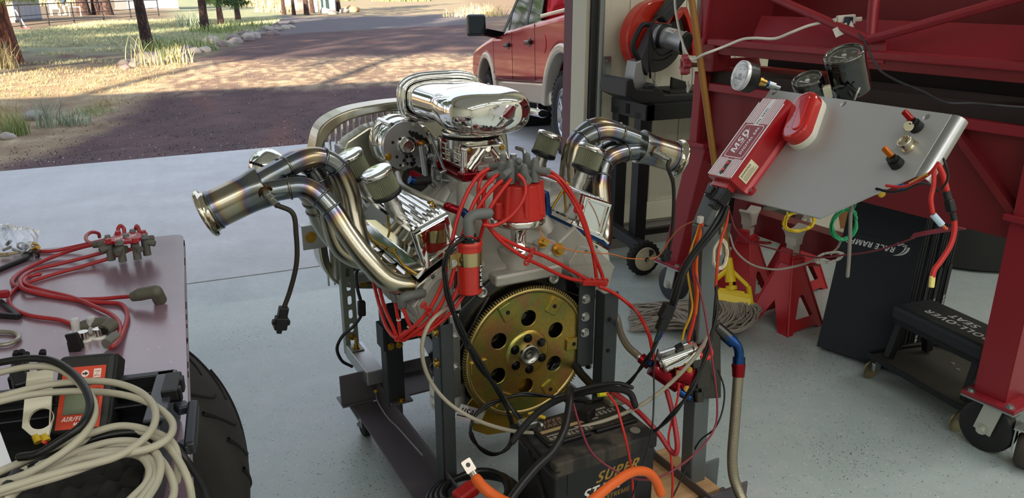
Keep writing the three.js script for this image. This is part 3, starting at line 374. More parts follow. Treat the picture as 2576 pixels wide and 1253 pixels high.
// ---------- the right side of the garage ----------
const brakeRed = std(0x8f222d, .4, .1), brakeDark = std(0x76191f, .5, .1);
const bO = V(1.963, 0, -1.912), bT = -82.4 * PI / 180, bA = V(.1326, 0, .991), bZ = V(-.991, 0, .1326);
const B = (px, py, z = 0) => { const q = onPlane(px, py, bO.clone().addScaledVector(bZ, z), bZ).sub(bO); return V(q.dot(bA), q.y, q.dot(bZ)); };   // brake axes
{
  const t = thing('sheet_metal_brake', 'big red sheet metal brake on casters with truss rods along its top', 'metal brake', bO, bT), P = (n, g, m = brakeRed, l) => part(t, n, g, m, l);
  const plate = (pts, x0, th) => ext(shape(pts), th, .002, 1).rotateY(PI / 2).translate(x0, 0, 0);      // shape in (-z, y), th along x
  // end frames: side plate with welded front flange, splayed foot
  for (const q of [-1, 1]) {
    const x = q < 0 ? -.6 : .64, fx = q < 0 ? -.085 : .03;
    P('end_plate', plate([[0, .7], [0, .98], [.06, 1.04], [.3, 1.04], [.42, .8], [.42, .62], [.3, .55], [.06, .6]], x, .012), brakeDark);
    const f0 = V(x + fx - .012, .187, 0), f1 = V(x + .018, .715, 0); P('leg', [bar(f0, f1, .012, .085, V(0, 0, 1)), bar(f0.clone().add(V(.042, 0, -.06)), f1.clone().add(V(.042, 0, -.06)), .13, .01, V(0, 0, 1)), bar(f0.clone().add(V(-.036, 0, -.06)), f1.clone().add(V(-.036, 0, -.06)), .13, .01, V(0, 0, 1))].map((g) => g), brakeRed);
    P('leg', [bar(V(x + fx, .187, -.42), V(x + .02, .66, -.34), .1, .07, V(0, 0, 1))], brakeDark);
    P('front_flange', [bar(V(x + .005, .71, .012), V(x + .0, .995, .005), .04, .018, V(1, 0, 0), .003)]); P('joint_pad', box(.11, .018, .1, x + .02, .715, -.02, .003));
    P('foot_plate', box(.15, .012, .13, x + fx, .18, -.03, .002)); for (const [dx, dz] of [[-.055, .02], [.055, .02], [-.055, -.08], [.055, -.08]]) P('foot_bolt', bolt(V(x + fx + dx, .186, dz), V(0, 1, 0), .009, .007), zinc); P('foot_plate', box(.15, .006, .13, x + fx, .171, -.03, .001), zinc);
    for (const z of [-.03, -.42]) { const c = P('caster', [box(.06, .006, .06, x + fx, .163, z), bar(V(x + fx + .008, .16, z + .036), V(x + fx - .01, .07, z + .036), .05, .005, V(1, 0, 0)), bar(V(x + fx + .008, .16, z - .036), V(x + fx - .01, .07, z - .036), .05, .005, V(1, 0, 0)), bolt(V(x + fx - .01, .078, z + .04), V(0, 0, 1), .011, .01)], std(0xc2c3ba, .4, .5)); c.add(mesh('caster_wheel', lathe([[.014, -.024], [.05, -.024], [.056, -.02], [.074, -.021], [.078, -.012], [.078, .012], [.074, .021], [.056, .02], [.05, .024], [.014, .024]], 36).rotateX(PI / 2).translate(x + fx - .012, .078, z), q < 0 ? std(0x33363c, .55) : std(0x161616, .5))); }
    P('upper_end_plate', plate([[-.005, 1.09], [-.03, 1.13], [-.03, 1.6], [.3, 1.6], [.4, 1.3], [.3, 1.1], [.06, 1.08]], x + .0, .012), brakeDark); P('upper_flange', bar(V(x - .005, 1.075, .012), V(x + .045, 1.42, .03), .045, .016, V(1, 0, 0), .003)); P('pivot_block', [box(.07, .1, .1, x + .04, 1.05, -.03, .006), cyl(.03, .03, .03, x + .09, .985, -.08, 0, PI / 2)], brakeDark);
  }
  const bm = (n, x0, x1, y0, y1, z, th, m) => P(n, box(x1 - x0, y1 - y0, th, (x0 + x1) / 2, (y0 + y1) / 2, z, .003), m);
  P('clamp_bar', [box(1.1, .11, .014, .14, 1.155, -.075, .003, -.45)], brakeRed); P('clamp_lip', box(1.2, .026, .05, .03, 1.108, -.012, .006), brakeRed); P('clamp_lip', box(1.18, .04, .01, .03, 1.085, -.005, .002), brakeDark);
  bm('back_panel', -.6, .66, 1.12, 1.7, -.36, .012, brakeDark); bm('bed_beam', -.58, .65, .93, 1.0, -.14, .2, std(0x2c211e, .7)); bm('bed_edge', -.56, .65, .925, .955, -.02, .03, brakeRed);
  P('apron', [box(1.22, .3, .014, .03, .79, -.04, .002)], brakeDark); P('apron_rib', [bar(V(.4, .93, -.02), V(.68, .66, -.02), .05, .02, V(0, 0, 1))], brakeDark); P('apron_hinge', cyl(.035, .035, 1.15, .03, .9, -.09, 0, PI / 2), brakeDark); P('apron_bulge', new THREE.SphereGeometry(.07, 20, 12).scale(1, .6, .4).translate(.13, .86, -.03), brakeRed);
  P('stop_bar', [box(.34, .03, .05, -.33, 1.0, -.2, .003), box(.06, .045, .05, -.2, 1.0, -.17, .003)], std(0x9b3a33, .5));
  P('cross_beam', box(.5, .1, .08, -.34, .33, -.4, .003), brakeDark); P('rear_skirt', box(1.2, .22, .01, .05, 1.02, -.32), std(0x241a18, .7));
  // truss rods
  const rb = B(2186, 100, .03); const R = (px, py, z, k) => { const e = B(px, py, z); return rb.clone().lerp(e, k); };
  P('truss_rod', rod(rb, R(1960, 0, .0, 2.2), .014, 12)); P('truss_rod', rod(rb, R(2540, 0, .02, 1.6), .014, 12)); P('truss_post', [rod(rb.clone().add(V(0, -.01, -.01)), R(2196, 0, .0, 2.4), .017, 12)]); P('truss_foot', box(.06, .07, .02, rb.x + .012, rb.y - .035, -.005, .003));
  const kp = B(1731, 163, .03), ks = new THREE.Shape(); for (let i = 0; i <= 72; i++) { const a = i / 72 * 2 * PI, r = .034 + .0065 * Math.cos(a * 7); i ? ks.lineTo(Math.cos(a) * r, Math.sin(a) * r) : ks.moveTo(r, 0); } ks.holes = [hole(0, 0, .013)];
  P('clamp_knob', [ext(ks, .022, .004, 2).rotateY(-.5).translate(kp.x, kp.y, kp.z), cyl(.014, .014, .02, kp.x, kp.y, kp.z, PI / 2)], std(0xa03540, .4)); P('knob_screw', rod(kp.clone().add(V(.0, 0, -.01)), kp.clone().add(V(.09, 0, -.08)), .009, 10), std(0x6e5248, .5, .5));
}
{ // cords that lie over the brake
  const c = solo('extension_cord', 'white extension cord running from behind the saw over the brake ledge to a socket', 'cord', tube([at(1697, -10, 3.1), at(1700, 30, 3.1), at(1715, 100, 3.1), at(1738, 148, 2.95), at(1775, 135, 2.72), at(1820, 118, 2.7), at(1868, 99, 2.66), at(1900, 96, 2.62), at(1950, 97, 2.58), at(1990, 82, 2.53), at(2030, 66, 2.5), at(2065, 57, 2.48)], .0048, 120), std(0xe2ddd0, .5));
  const s = thing('cord_socket', 'white end of the extension cord with a dark plug pushed in', 'socket', at(2135, 50, 2.42)), q = (px, py, d = 2.42) => at(px, py, d).sub(s.position);
  part(s, 'socket_body', [bar(q(2105, 52), q(2150, 48), .03, .02, V(0, 1, 0), .004), rod(q(2090, 53, 2.45), q(2108, 52), .006, 10, .011), bar(q(2150, 49), q(2168, 48), .014, .01, V(0, 1, 0), .003)], std(0xd5d0c4, .5)); part(s, 'plug', box(.018, .028, .022, ...q(2134, 54, 2.4).toArray(), .003), std(0x1c2233, .5)); part(s, 'cord_tag', box(.058, .03, .001, ...q(2122, 73, 2.4).toArray(), 0, -.5, -.9, .12), std(0xd8d6cd, .6));
  solo('power_cord', 'thin dark cord sagging from the white socket across the brake to the right edge', 'cord', tube([at(2135, 62, 2.4), at(2150, 74, 2.38), at(2172, 100, 2.3), at(2192, 140, 2.2), at(2215, 178, 2.15), at(2260, 205, 2.1), at(2320, 230, 2.05), at(2380, 258, 2.0), at(2450, 260, 1.98), at(2520, 266, 1.95), at(2620, 272, 1.95)], .0032, 110, 6), std(0x26262a, .5));
  solo('extension_cord', 'white cord loop hanging behind the chop saw table', 'cord', tube([at(1716, 100, 3.35), at(1722, 140, 3.35), at(1740, 160, 3.3), at(1741, 185, 3.3), at(1738, 215, 3.3), at(1730, 232, 3.32), at(1731, 205, 3.32)], .0045, 60), std(0xdad5c8, .5));
}
{ // chop saw on its stand
  const blk = std(0x131416, .45, .2), S = thing('saw_stand', 'black square tube stand with two wheels carrying the chop saw', 'stand', [2.15, 0, -3.15]), y = .8;
  const tubeX = (x0, x1, z) => box(x1 - x0, .075, .05, (x0 + x1) / 2, y - .037, z, .003);
  part(S, 'frame_rail', tubeX(-.19, .6, .14), blk); part(S, 'frame_rail', tubeX(-.19, .6, -.12), blk); part(S, 'frame_rail', box(.05, .075, .31, -.17, y - .037, .01, .003), blk); part(S, 'tube_end', box(.003, .045, .03, -.196, y - .037, .01), std(0x050505, .9)); part(S, 'shelf', box(.75, .006, .26, .2, y + .002, .01), blk);
  for (const [x, z] of [[-.165, .1], [-.165, -.1], [.55, .1], [.55, -.1]]) part(S, 'leg', box(.06, y - .13, .06, x, (y - .07) / 2 + .06, z, .003), blk); part(S, 'lower_bar', box(.7, .03, .03, .2, .17, .1, .002), blk);
  part(S, 'axle_arm', [bar(V(-.28, .21, -.15), V(-.16, .1, .24), .05, .045, V(0, 1, 0), .003)], std(0x24272c, .45));
  for (const [x, z] of [[-.2, .22], [-.33, -.1]]) { const w = part(S, 'wheel', [lathe([[.05, -.02], [.07, -.024], [.081, -.018], [.083, 0], [.081, .018], [.07, .024], [.05, .02]], 40).rotateX(PI / 2).translate(x, .084, z), Array.from({ length: 40 }, (_, i) => box(.006, .008, .012, 0, .082, i % 2 ? .009 : -.009, 0, 0, 0, 0).applyMatrix4(new THREE.Matrix4().makeRotationZ(i / 40 * 2 * PI)).translate(x, .084, z))], rubber); w.add(mesh('hub', [lathe([[0, .032], [.012, .032], [.014, .024], [.05, .02], [.056, .03], [.06, .016]], 32).rotateX(PI / 2).translate(x, .084, z), Array.from({ length: 5 }, (_, i) => box(.006, .04, .01, 0, .033, .024).applyMatrix4(new THREE.Matrix4().makeRotationZ(i * 1.257)).translate(x, .084, z))], cream)); w.add(mesh('axle_nut', bolt(V(x, .084, z + .03), V(0, 0, 1), .008), steel)); }
  const t = thing('chop_saw', 'abrasive chop saw with large red blade guard and silver motor', 'saw', [2.15, y + .005, -3.15]), q = (px, py, z = -.05) => onPlane(px, py, V(0, 0, -3.15 + z), V(0, 0, 1)).sub(t.position);
  const poly = (l, z, d, bev = .004) => ext(shape(l.map(([a, b]) => { const v = q(a, b, z + d); return [v.x, v.y]; })), d, bev, 2).translate(0, 0, z);
  part(t, 'base', [poly([[1572, 242], [1575, 205], [1582, 199], [1592, 200], [1596, 218], [1602, 223], [1640, 226], [1648, 218], [1664, 224], [1672, 238], [1770, 234], [1775, 262], [1622, 266]], -.1, .22, .006)], std(0x1b1c1e, .5)); part(t, 'table', box(.42, .012, .2, .2, .03, -.02, .003), std(0x202123, .5)); part(t, 'vise_plate', poly([[1690, 194], [1725, 205], [1727, 232], [1688, 222]], -.03, .01), std(0x101214, .4));
  const dc = q(1655, 95, -.08), r = .178, gs = new THREE.Shape(); gs.absarc(0, 0, r, .95, PI + 1.12, false); gs.lineTo(-.02, -.03); gs.lineTo(.03, .02);
  part(t, 'blade', cyl(.165, .165, .005, dc.x, dc.y, dc.z - .025, PI / 2, 0, 48), std(0x2b2a26, .8)); part(t, 'blade_guard', [ext(gs, .06, .01, 3, 28).translate(dc.x, dc.y, dc.z - .055)], phy(0xc12a17, .35, 0, { clearcoat: .4 })); part(t, 'front_guard', [poly([[1716, 30], [1728, 18], [1742, 60], [1750, 110], [1752, 140], [1742, 140], [1738, 90], [1726, 46]], -.13, .05, .003), poly([[1700, 34], [1716, 26], [1718, 36], [1704, 55]], -.12, .06, .003)], phy(0xc12a17, .4, 0)); part(t, 'inner_guard', poly([[1706, 55], [1726, 46], [1738, 90], [1742, 138], [1712, 138]], -.13, .01), std(0x4a1712, .6));
  part(t, 'pivot_arm', [poly([[1592, 224], [1590, 205], [1598, 155], [1612, 150], [1616, 178], [1630, 214], [1626, 222], [1600, 226]], -.03, .07, .008)], std(0x9a9c9e, .4, .7)); part(t, 'arm', [poly([[1608, 152], [1632, 95], [1650, 60], [1690, 60], [1680, 110], [1640, 130], [1628, 190], [1616, 172]], -.035, .05, .006)], std(0x45464a, .5, .5));
  part(t, 'carry_handle', [tube([q(1606, 150, .03), q(1592, 118, .03), q(1600, 90, .03), q(1618, 63, .03), q(1632, 62, .03)], .0125, 40, 10)], blackPlastic); part(t, 'grip_arm', [bar(q(1660, 50, -.01), q(1712, -16, -.01), .075, .05, V(0, 0, 1), .01), bar(q(1700, 0, -.01), q(1730, -30, -.01), .05, .05, V(0, 0, 1), .01)], std(0x26272a, .5));
  const m0 = q(1655, 88, .0), m1 = q(1698, 100, .085), md = m1.clone().sub(m0).normalize(); part(t, 'motor', [orient(lathe([[0, 0], [.05, 0], [.052, .01], [.046, .03], [.046, .135], [.05, .14], [.05, .15]], 40), m0, md)], std(0xb4b7ba, .38, .7)); part(t, 'motor_cap', [orient(lathe([[.048, .15], [.047, .158], [.042, .162], [.04, .158], [.035, .162], [.031, .158], [.026, .162], [.022, .158], [.016, .16], [0, .158]], 36), m0, md)], blackPlastic);
  const sticker = canvasTex(128, 96, (c, w, h) => { c.fillStyle = '#d9dadb'; c.fillRect(0, 0, w, h); c.fillStyle = '#b3202a'; c.fillRect(60, 22, 48, 8); c.fillStyle = '#222'; c.fillRect(56, 12, 50, 6); c.font = 'bold 16px sans-serif'; c.fillText('MADE', 54, 54); c.fillRect(54, 64, 46, 4); }); part(t, 'rating_sticker', (() => { const g = new THREE.CylinderGeometry(.0467, .0467, .045, 16, 1, true, 3.5, .9); return orient(g, m0.clone().addScaledVector(md, .075), md); })(), std(0xffffff, .5, 0, { map: sticker, side: THREE.DoubleSide }));
  part(t, 'power_cable', [tube([q(1662, 40, .06), q(1644, 52, .07), q(1636, 80, .07), q(1633, 120, .07), q(1634, 160, .07), q(1636, 195, .06)], .0055), tube([q(1660, 38, .05), q(1640, 60, .06), q(1644, 110, .07), q(1660, 138, .08), q(1680, 134, .08), q(1690, 128, .08)], .0045), tube([q(1632, 150, .06), q(1668, 150, .06), q(1690, 138, .06)], .004)], blackPlastic); part(t, 'motor_bracket', orient(new THREE.TorusGeometry(.05, .008, 8, 30).rotateX(PI / 2), m0.clone().addScaledVector(md, .03), md), blackPlastic);
  part(t, 'chain', Array.from({ length: 6 }, (_, i) => new THREE.TorusGeometry(.008, .002, 6, 12).scale(.7, 1, 1).rotateY(i % 2 ? 1.4 : 0).translate(...q(1641 + i * 2.2, 196 + i * 5.5, .08).toArray())), zinc); part(t, 'pivot_pin', [cyl(.022, .022, .1, ...q(1622, 218, .03).toArray(), PI / 2)], std(0x55575a, .4, .6));
}
solo('outlet_cover', 'blank grey electrical cover plate on the wall behind the saw', 'cover plate', box(.085, .2, .02, ...plzW(1772, 45).toArray(), .004), std(0x9a9c9a, .5));
function plzW(px, py) { return onPlane(px, py, V(0, 0, WALLZ - .01), V(0, 0, 1)); }
{ // jack stands
  const red = std(0xb0222b, .4, .1, { bumpMap: grainBump, bumpScale: .0004 }), cast = std(0xc3beb2, .7, .1, { bumpMap: grainBump, bumpScale: .002 });
  const proto = new THREE.Group(); proto.name = 'jack_stand';
  const b = .107, tp = .028, hh = .275, sl = Math.hypot(hh, b - tp), ti = Math.atan2(b - tp, hh);
  for (let i = 0; i < 4; i++) {
    const s = shape(i % 2 ? [[-b, 0], [-b + .05, 0], [0, sl * .42], [b - .05, 0], [b, 0], [tp, sl], [-tp, sl]] : [[-b, 0], [-b + .03, 0], [-b + .04, .012], [b - .04, .012], [b - .03, 0], [b, 0], [tp, sl], [-tp, sl]]);
    if (i % 2 === 0) { const h = new THREE.Path(); h.moveTo(-.045, .07); h.quadraticCurveTo(-.056, .058, -.04, .056); h.lineTo(.04, .056); h.quadraticCurveTo(.056, .058, .045, .07); h.lineTo(.014, .142); h.quadraticCurveTo(0, .155, -.014, .142); s.holes = [h]; }
    part(proto, 'leg_panel', ext(s, .003, .0006, 1).translate(0, 0, -.003).rotateX(-ti).translate(0, 0, b).rotateY(i * PI / 2), red);
  }
  for (let i = 0; i < 4; i++) part(proto, 'corner_fold', rod(V(b, 0, b).applyAxisAngle(V(0, 1, 0), i * PI / 2), V(tp, hh, tp).applyAxisAngle(V(0, 1, 0), i * PI / 2), .005, 8), red);
  part(proto, 'collar', [box(.066, .045, .066, 0, hh + .0, 0, .006), box(.02, .06, .05, -.036, hh + .02, 0, .004)], red); part(proto, 'ratchet_handle', [tube([[.02, hh - .01, .03], [.06, hh - .02, .05], [.11, hh - .03, .05]], .007), rod(V(.03, hh + .004, .036), V(-.03, hh + .004, .036), .007, 8)], red);
  part(proto, 'ratchet_bar', box(.04, .09, .036, 0, hh + .045, 0, .003), cast); part(proto, 'saddle', ext(shape([[-.02, -.03], [.02, -.03], [.024, .0], [.034, .018], [.052, .036], [.046, .044], [.02, .03], [0, .026], [-.02, .03], [-.046, .044], [-.052, .036], [-.034, .018], [-.024, 0]]), .044, .004).translate(0, hh + .095, -.022), cast, 'pale worn saddle');
  const spots = [[2.18, -2.22, .15, 'front jack stand nearest the black ramps, red with a pale worn saddle'], [2.19, -2.5, .35, 'red jack stand left of the front one, behind the yellow mop clamp'], [2.5, -2.52, .2, 'red jack stand farthest back, under the yellow wire coil']];
  spots.forEach(([x, z, a, label], i) => { const o = i ? proto.clone() : proto; o.name = numbered('jack_stand'); o.position.set(x, 0, z); o.rotation.y = a; scene.add(o); tag(o, label, 'jack stand', 'red jack stands'); });
}
{ // mop
  const t = thing('mop', 'string mop with yellow plastic clamp and wooden handle leaning on the brake', 'mop', [1.85, 0, -2.3]), q = (px, py, d) => at(px, py, d).sub(t.position);
  const yel = std(0xe3c012, .45), D = 3.02; const A = q(1832, 655, D), T0 = q(1740, 0, 2.78), T1 = A.clone().lerp(T0, 1.5);
  part(t, 'handle', rod(A.clone().lerp(T0, -.03), T1, .0125, 14), std(0xb98a45, .5, 0, { map: dataTex(128, (u, v) => { const k = fbm(u, v * .1, 16, 3); return [235 - k * 50, 225 - k * 60, 200 - k * 60]; }) }));
  const dn = q(1842, 745, D).sub(A).normalize(), sd = q(1890, 730, D).sub(q(1795, 715, D)).normalize(); const c = (a, b) => A.clone().addScaledVector(dn, a).addScaledVector(sd, b);
  part(t, 'clamp', [rod(c(-.01, 0), c(.085, 0), .016, 16, .021), bar(c(.04, .01), c(.092, .068), .016, .016, V(0, 0, 1), .004), bar(c(.04, -.01), c(.092, -.068), .016, .016, V(0, 0, 1), .004), bar(c(.09, -.07), c(.16, -.074), .016, .016, V(0, 0, 1), .004), bar(c(.09, .07), c(.17, .074), .016, .016, V(0, 0, 1), .004), bar(c(.135, -.07), c(.135, .072), .026, .02, dn, .004)], yel); part(t, 'clamp_screw', [rod(c(.1, 0), c(.115, 0), .022, 18), rod(c(.085, 0), c(.135, 0), .008, 10), bar(c(.12, -.05), c(.12, .05), .01, .016, dn, .003)], yel); part(t, 'clamp_jaw', bar(c(.15, -.068), c(.155, .07), .03, .022, dn, .004), std(0xeed34a, .45));
  const st = []; const jaw = (f) => c(.15, lerp(-.065, .068, f));
  const lx = (px, py, y) => onY(px, py, y).sub(t.position);
  for (let i = 0; i < 230; i++) { // strands drop from the jaw and sweep to the left along the floor
    const f = rnd(), j = jaw(f), lay = rr(.006, .07), e = lx(1580 + rr(0, 60) + (i % 5 === 0 ? 60 : 0), lerp(765, 835, rnd()), .008); const fall = V(j.x + rr(-.02, .05), lay + .05, j.z + rr(.0, .05)), turn = lx(lerp(1760, 1880, f) + rr(-30, 5), lerp(770, 838, rnd()), lay + .01), mid = turn.clone().lerp(e, .5).add(V(rr(-.02, .02), lay * .5, rr(-.03, .03))); mid.y = Math.max(.01, mid.y);
    const w = []; const cv = curve([j, fall, turn, mid, e]); for (let k = 0; k <= 14; k++) { const p = cv.getPoint(k / 14); if (k > 1) p.add(V(rr(-.005, .005), rr(0, .004), rr(-.005, .005))); p.y = Math.max(.005, p.y); w.push(p); } st.push(new THREE.TubeGeometry(curve(w), 34, .0034, 5));
  }
  const m = part(t, 'mop_strings', st, std(0xa79c90, .9, 0, { bumpMap: grainBump, bumpScale: .002 })); m.userData.kind = 'stuff';
}
{ // foam ramps standing on end
  const foamM = std(0x23262d, .85, 0, { bumpMap: grainBump, bumpScale: .0012 }), foam2 = std(0x17191c, .8, 0, { bumpMap: grainBump, bumpScale: .001 });
  const logo = canvasTex(1024, 256, (c, w, h) => { c.fillStyle = '#23262d'; c.fillRect(0, 0, w, h); c.save(); c.translate(w / 2, h / 2); c.rotate(PI); c.translate(-w / 2, -h / 2); c.fillStyle = '#e4e6e8'; c.font = 'italic bold 122px sans-serif'; c.fillText('RACE RAMPS', 210, 170, 780); c.beginPath(); c.moveTo(20, 210); c.quadraticCurveTo(30, 60, 250, 40); c.quadraticCurveTo(110, 80, 90, 210); c.fill(); c.fillStyle = '#23262d'; c.beginPath(); c.moveTo(52, 215); c.quadraticCurveTo(60, 90, 200, 58); c.quadraticCurveTo(80, 100, 66, 215); c.fill(); c.fillStyle = '#e4e6e8'; for (let i = 0; i < 4; i++) for (let j = 0; j < 3; j++) if ((i + j) % 2) c.fillRect(60 + i * 36 + j * 6, 206 + j * 16, 34, 15); c.restore(); });
  const side = canvasTex(128, 1024, (c, w, h) => { c.fillStyle = '#17191c'; c.fillRect(0, 0, w, h); c.save(); c.translate(96, 1000); c.rotate(-PI / 2); c.fillStyle = '#d9dad8'; c.font = 'italic bold 96px sans-serif'; c.fillText('RACE RAMPS', 20, 0, 620); c.restore(); });
  const p0 = V(2.11, 0, -1.97), p1 = V(2.212, 0, -1.708), X = p1.clone().sub(p0).normalize(), w = p0.distanceTo(p1), Zb = V().crossVectors(X, V(0, 1, 0)).normalize();   // Zb toward the camera
  const turn = Math.atan2(-X.z, X.x), labels = ['front black foam ramp standing on end, white upside down lettering on its face', 'second black foam ramp in the leaning stack behind the stool', 'third black foam ramp in the leaning stack behind the stool', 'last black foam ramp in the leaning stack, next to the dark drum'];
  for (let i = 0; i < 4; i++) {
    const o = p0.clone().lerp(p1, .5).addScaledVector(Zb, -.035 - i * .069).addScaledVector(X, i * .012), t = thing('foam_ramp', labels[i], 'ramp', [o.x, 0.002, o.z], turn, 'black foam ramps'); t.rotation.order = 'YXZ'; t.rotation.x = -.13; t.position.y = .01;
    part(t, 'ramp_body', ext(shape([[-w / 2, 0], [w / 2, 0], [w / 2 + .005, .86], [-w / 2 + .03, .86]]), .062, .003, 2).translate(0, 0, -.031), foamM); part(t, 'side_rib', [box(.006, .8, .018, w / 2 + .003, .42, -.012, .002), box(.006, .8, .012, w / 2 + .003, .42, .02, .002)], foam2);
    if (i === 0) part(t, 'printed_logo', box(.235, .058, .0008, -.004, .425, .0348).rotateZ(0), std(0xffffff, .8, 0, { map: logo })); else part(t, 'side_lettering', uvBy(box(.0008, .3, .04, w / 2 + .0098, .2, 0), (v) => [(v.z + .018) / .036, (v.y - .05) / .3]), std(0xffffff, .8, 0, { map: side }));
  }
}
{ // rolling stool
  const y = .29, cs = [[2256, 778], [2342, 742], [2560, 842], [2480, 882]].map(([a, b]) => onY(a, b, y)), ctr = cs.reduce((a, b) => a.add(b), V()).multiplyScalar(.25); const X = cs[2].clone().sub(cs[1]).add(cs[3]).sub(cs[0]).setY(0).normalize(), L = .36, Wd = .17, turn = Math.atan2(-X.z, X.x);
  const t = thing('rolling_stool', 'low black rolling stool with padded top lettered roll-over seat', 'stool', [ctr.x, 0, ctr.z], turn), fr = std(0x121416, .5, .3);
  const txt = canvasTex(1024, 512, (c, w, h) => { c.fillStyle = '#1a1c20'; c.fillRect(0, 0, w, h); c.save(); c.translate(w / 2, h / 2); c.rotate(PI); c.translate(-w / 2, -h / 2); c.fillStyle = '#b9b9b4'; c.font = 'bold 150px sans-serif'; c.fillText('ROLL-OVER', 60, 230, 860); c.fillText('SEAT', 330, 390, 400); c.restore(); });
  part(t, 'seat_pad', box(L, .055, Wd, 0, y - .027, 0, .016), std(0x1a1d24, .55)); part(t, 'seat_print', box(L * .88, .0008, Wd * .82, .01, y + .0007, 0), std(0xffffff, .6, 0, { map: txt })); part(t, 'seat_frame', box(L - .02, .016, Wd - .02, 0, y - .06, 0, .002), fr);
  for (const sx of [-1, 1]) for (const sz of [-1, 1]) part(t, 'leg', bar(V(sx * (L / 2 - .03), y - .06, sz * (Wd / 2 - .03)), V(sx * (L / 2 - .025), .1, sz * (Wd / 2 + .0)), .028, .024, V(0, 0, 1), .002), fr);
  part(t, 'tool_tray', [box(L + .06, .006, Wd + .14, 0, .088, -.03, .002)], std(0x4a4742, .55, .4)); part(t, 'tray_edge', [box(L + .06, .02, .006, 0, .094, Wd / 2 + .04, .002), tube([[-L / 2 - .03, .098, -.02], [-L / 2, .1, -Wd / 2 - .07], [0, .1, -Wd / 2 - .11], [L / 2, .1, -Wd / 2 - .07]], .006), box(.006, .02, Wd + .06, -L / 2 - .03, .094, 0, .002)], fr); for (let i = 0; i < 4; i++) part(t, 'tray_bolt', bolt(V(-.06 + i * .04, .091, -.1 + (i % 2) * .02), V(0, 1, 0), .005, .003), zinc);
  for (const [x, z] of [[-L / 2 - .0, Wd / 2 + .02], [L / 2 + .0, Wd / 2 + .02], [-L / 2, -Wd / 2 - .05], [L / 2, -Wd / 2 - .05]]) { const c = part(t, 'caster', [cyl(.006, .006, .04, x, .068, z), box(.014, .03, .03, x, .056, z, .003)], zinc); c.add(mesh('caster_disc', [lathe([[0, .014], [.02, .012], [.034, .004], [.0365, 0], [.034, -.003], [.02, .004], [0, .006]], 28).rotateZ(PI / 2).translate(x - .018, .037, z)], std(0x8d8266, .35, .8))); }
}
{ // things farther back
  const d = thing('black_drum', 'large dull black plastic drum under the right end of the brake', 'drum', [3.72, 0, -2.62]); part(d, 'drum_body', lathe([[0, .002], [.4, .0], [.43, .02], [.45, .3], [.47, .6], [.49, .62], [.49, .66], [.46, .66], [.44, .3], [0, .04]], 48), std(0x1d1c19, .6, 0, { bumpMap: grainBump, bumpScale: .002 })); part(d, 'drum_rib', [new THREE.TorusGeometry(.452, .008, 8, 60).rotateX(PI / 2).translate(0, .3, 0)], std(0x1d1c19, .6));
  const p = at(2118, 530, 4.15); const b = thing('cardboard_box', 'brown cardboard box with clear tape behind the black ramps', 'box', [3.27, 0, -2.98], .3), kraft = std(0xa97f4e, .85); part(b, 'carton', box(.3, .34, .28, 0, .17, 0, .002), kraft); part(b, 'tape', box(.302, .04, .282, 0, .26, 0), std(0xc9ae7c, .35)); for (const s of [-1, 1]) part(b, 'flap', box(.3, .004, .13, 0, .345, s * .07, 0, s * .06), kraft);
  const l = thing('folded_board', 'white folded panel leaning behind the farthest jack stand', 'panel', [2.98, 0, -2.86], .35); part(l, 'board', box(.3, .4, .02, 0, .2, 0, .003, -.22, 0, .12), std(0xd4cfbd, .6)); part(l, 'lower_board', box(.34, .1, .02, .03, .05, .05, .003, -.1), std(0xc6c0ac, .6));
  const r = thing('brown_wheel', 'dark brown rubber wheel just inside the right edge of the view', 'wheel', [2.1, 0, -1.15], .5); part(r, 'tread', lathe([[.0, -.03], [.04, -.032], [.052, -.02], [.054, 0], [.052, .02], [.04, .032], [0, .03]], 28).rotateX(PI / 2).translate(0, .054, 0), std(0x3b332b, .7)); part(r, 'fork', [box(.05, .006, .09, 0, .12, 0), box(.03, .08, .004, 0, .085, .04), box(.03, .08, .004, 0, .085, -.04)], zinc);
}

// ---------- the engine ----------
const ENG = V(.744, .414, -1.629), ETURN = 4.84 * PI / 180;
const eX = V(Math.cos(ETURN), 0, -Math.sin(ETURN)), eZ = V(Math.sin(ETURN), 0, Math.cos(ETURN));
const eLoc = (w) => { const q = w.clone().sub(ENG); return V(q.dot(eX), q.y, q.dot(eZ)); };
const eW = (x, y, z) => ENG.clone().addScaledVector(eX, x).addScaledVector(eZ, z).setY(ENG.y + y);
const E = (px, py, z) => eLoc(onPlane(px, py, ENG.clone().addScaledVector(eZ, z), eZ));       // engine axes: x right, y up, z to the rear
const bank = (s, v, u) => [s * (u + v) * .7071, (u - v) * .7071];                             // u out along the cylinders, v down across the head
const bankV = (s, v, u, z) => V(...bank(s, v, u), z);
const engine = thing('engine', 'V8 engine with polished air scoop, curved headers and gold flexplate on a steel run stand', 'engine', ENG, ETURN);
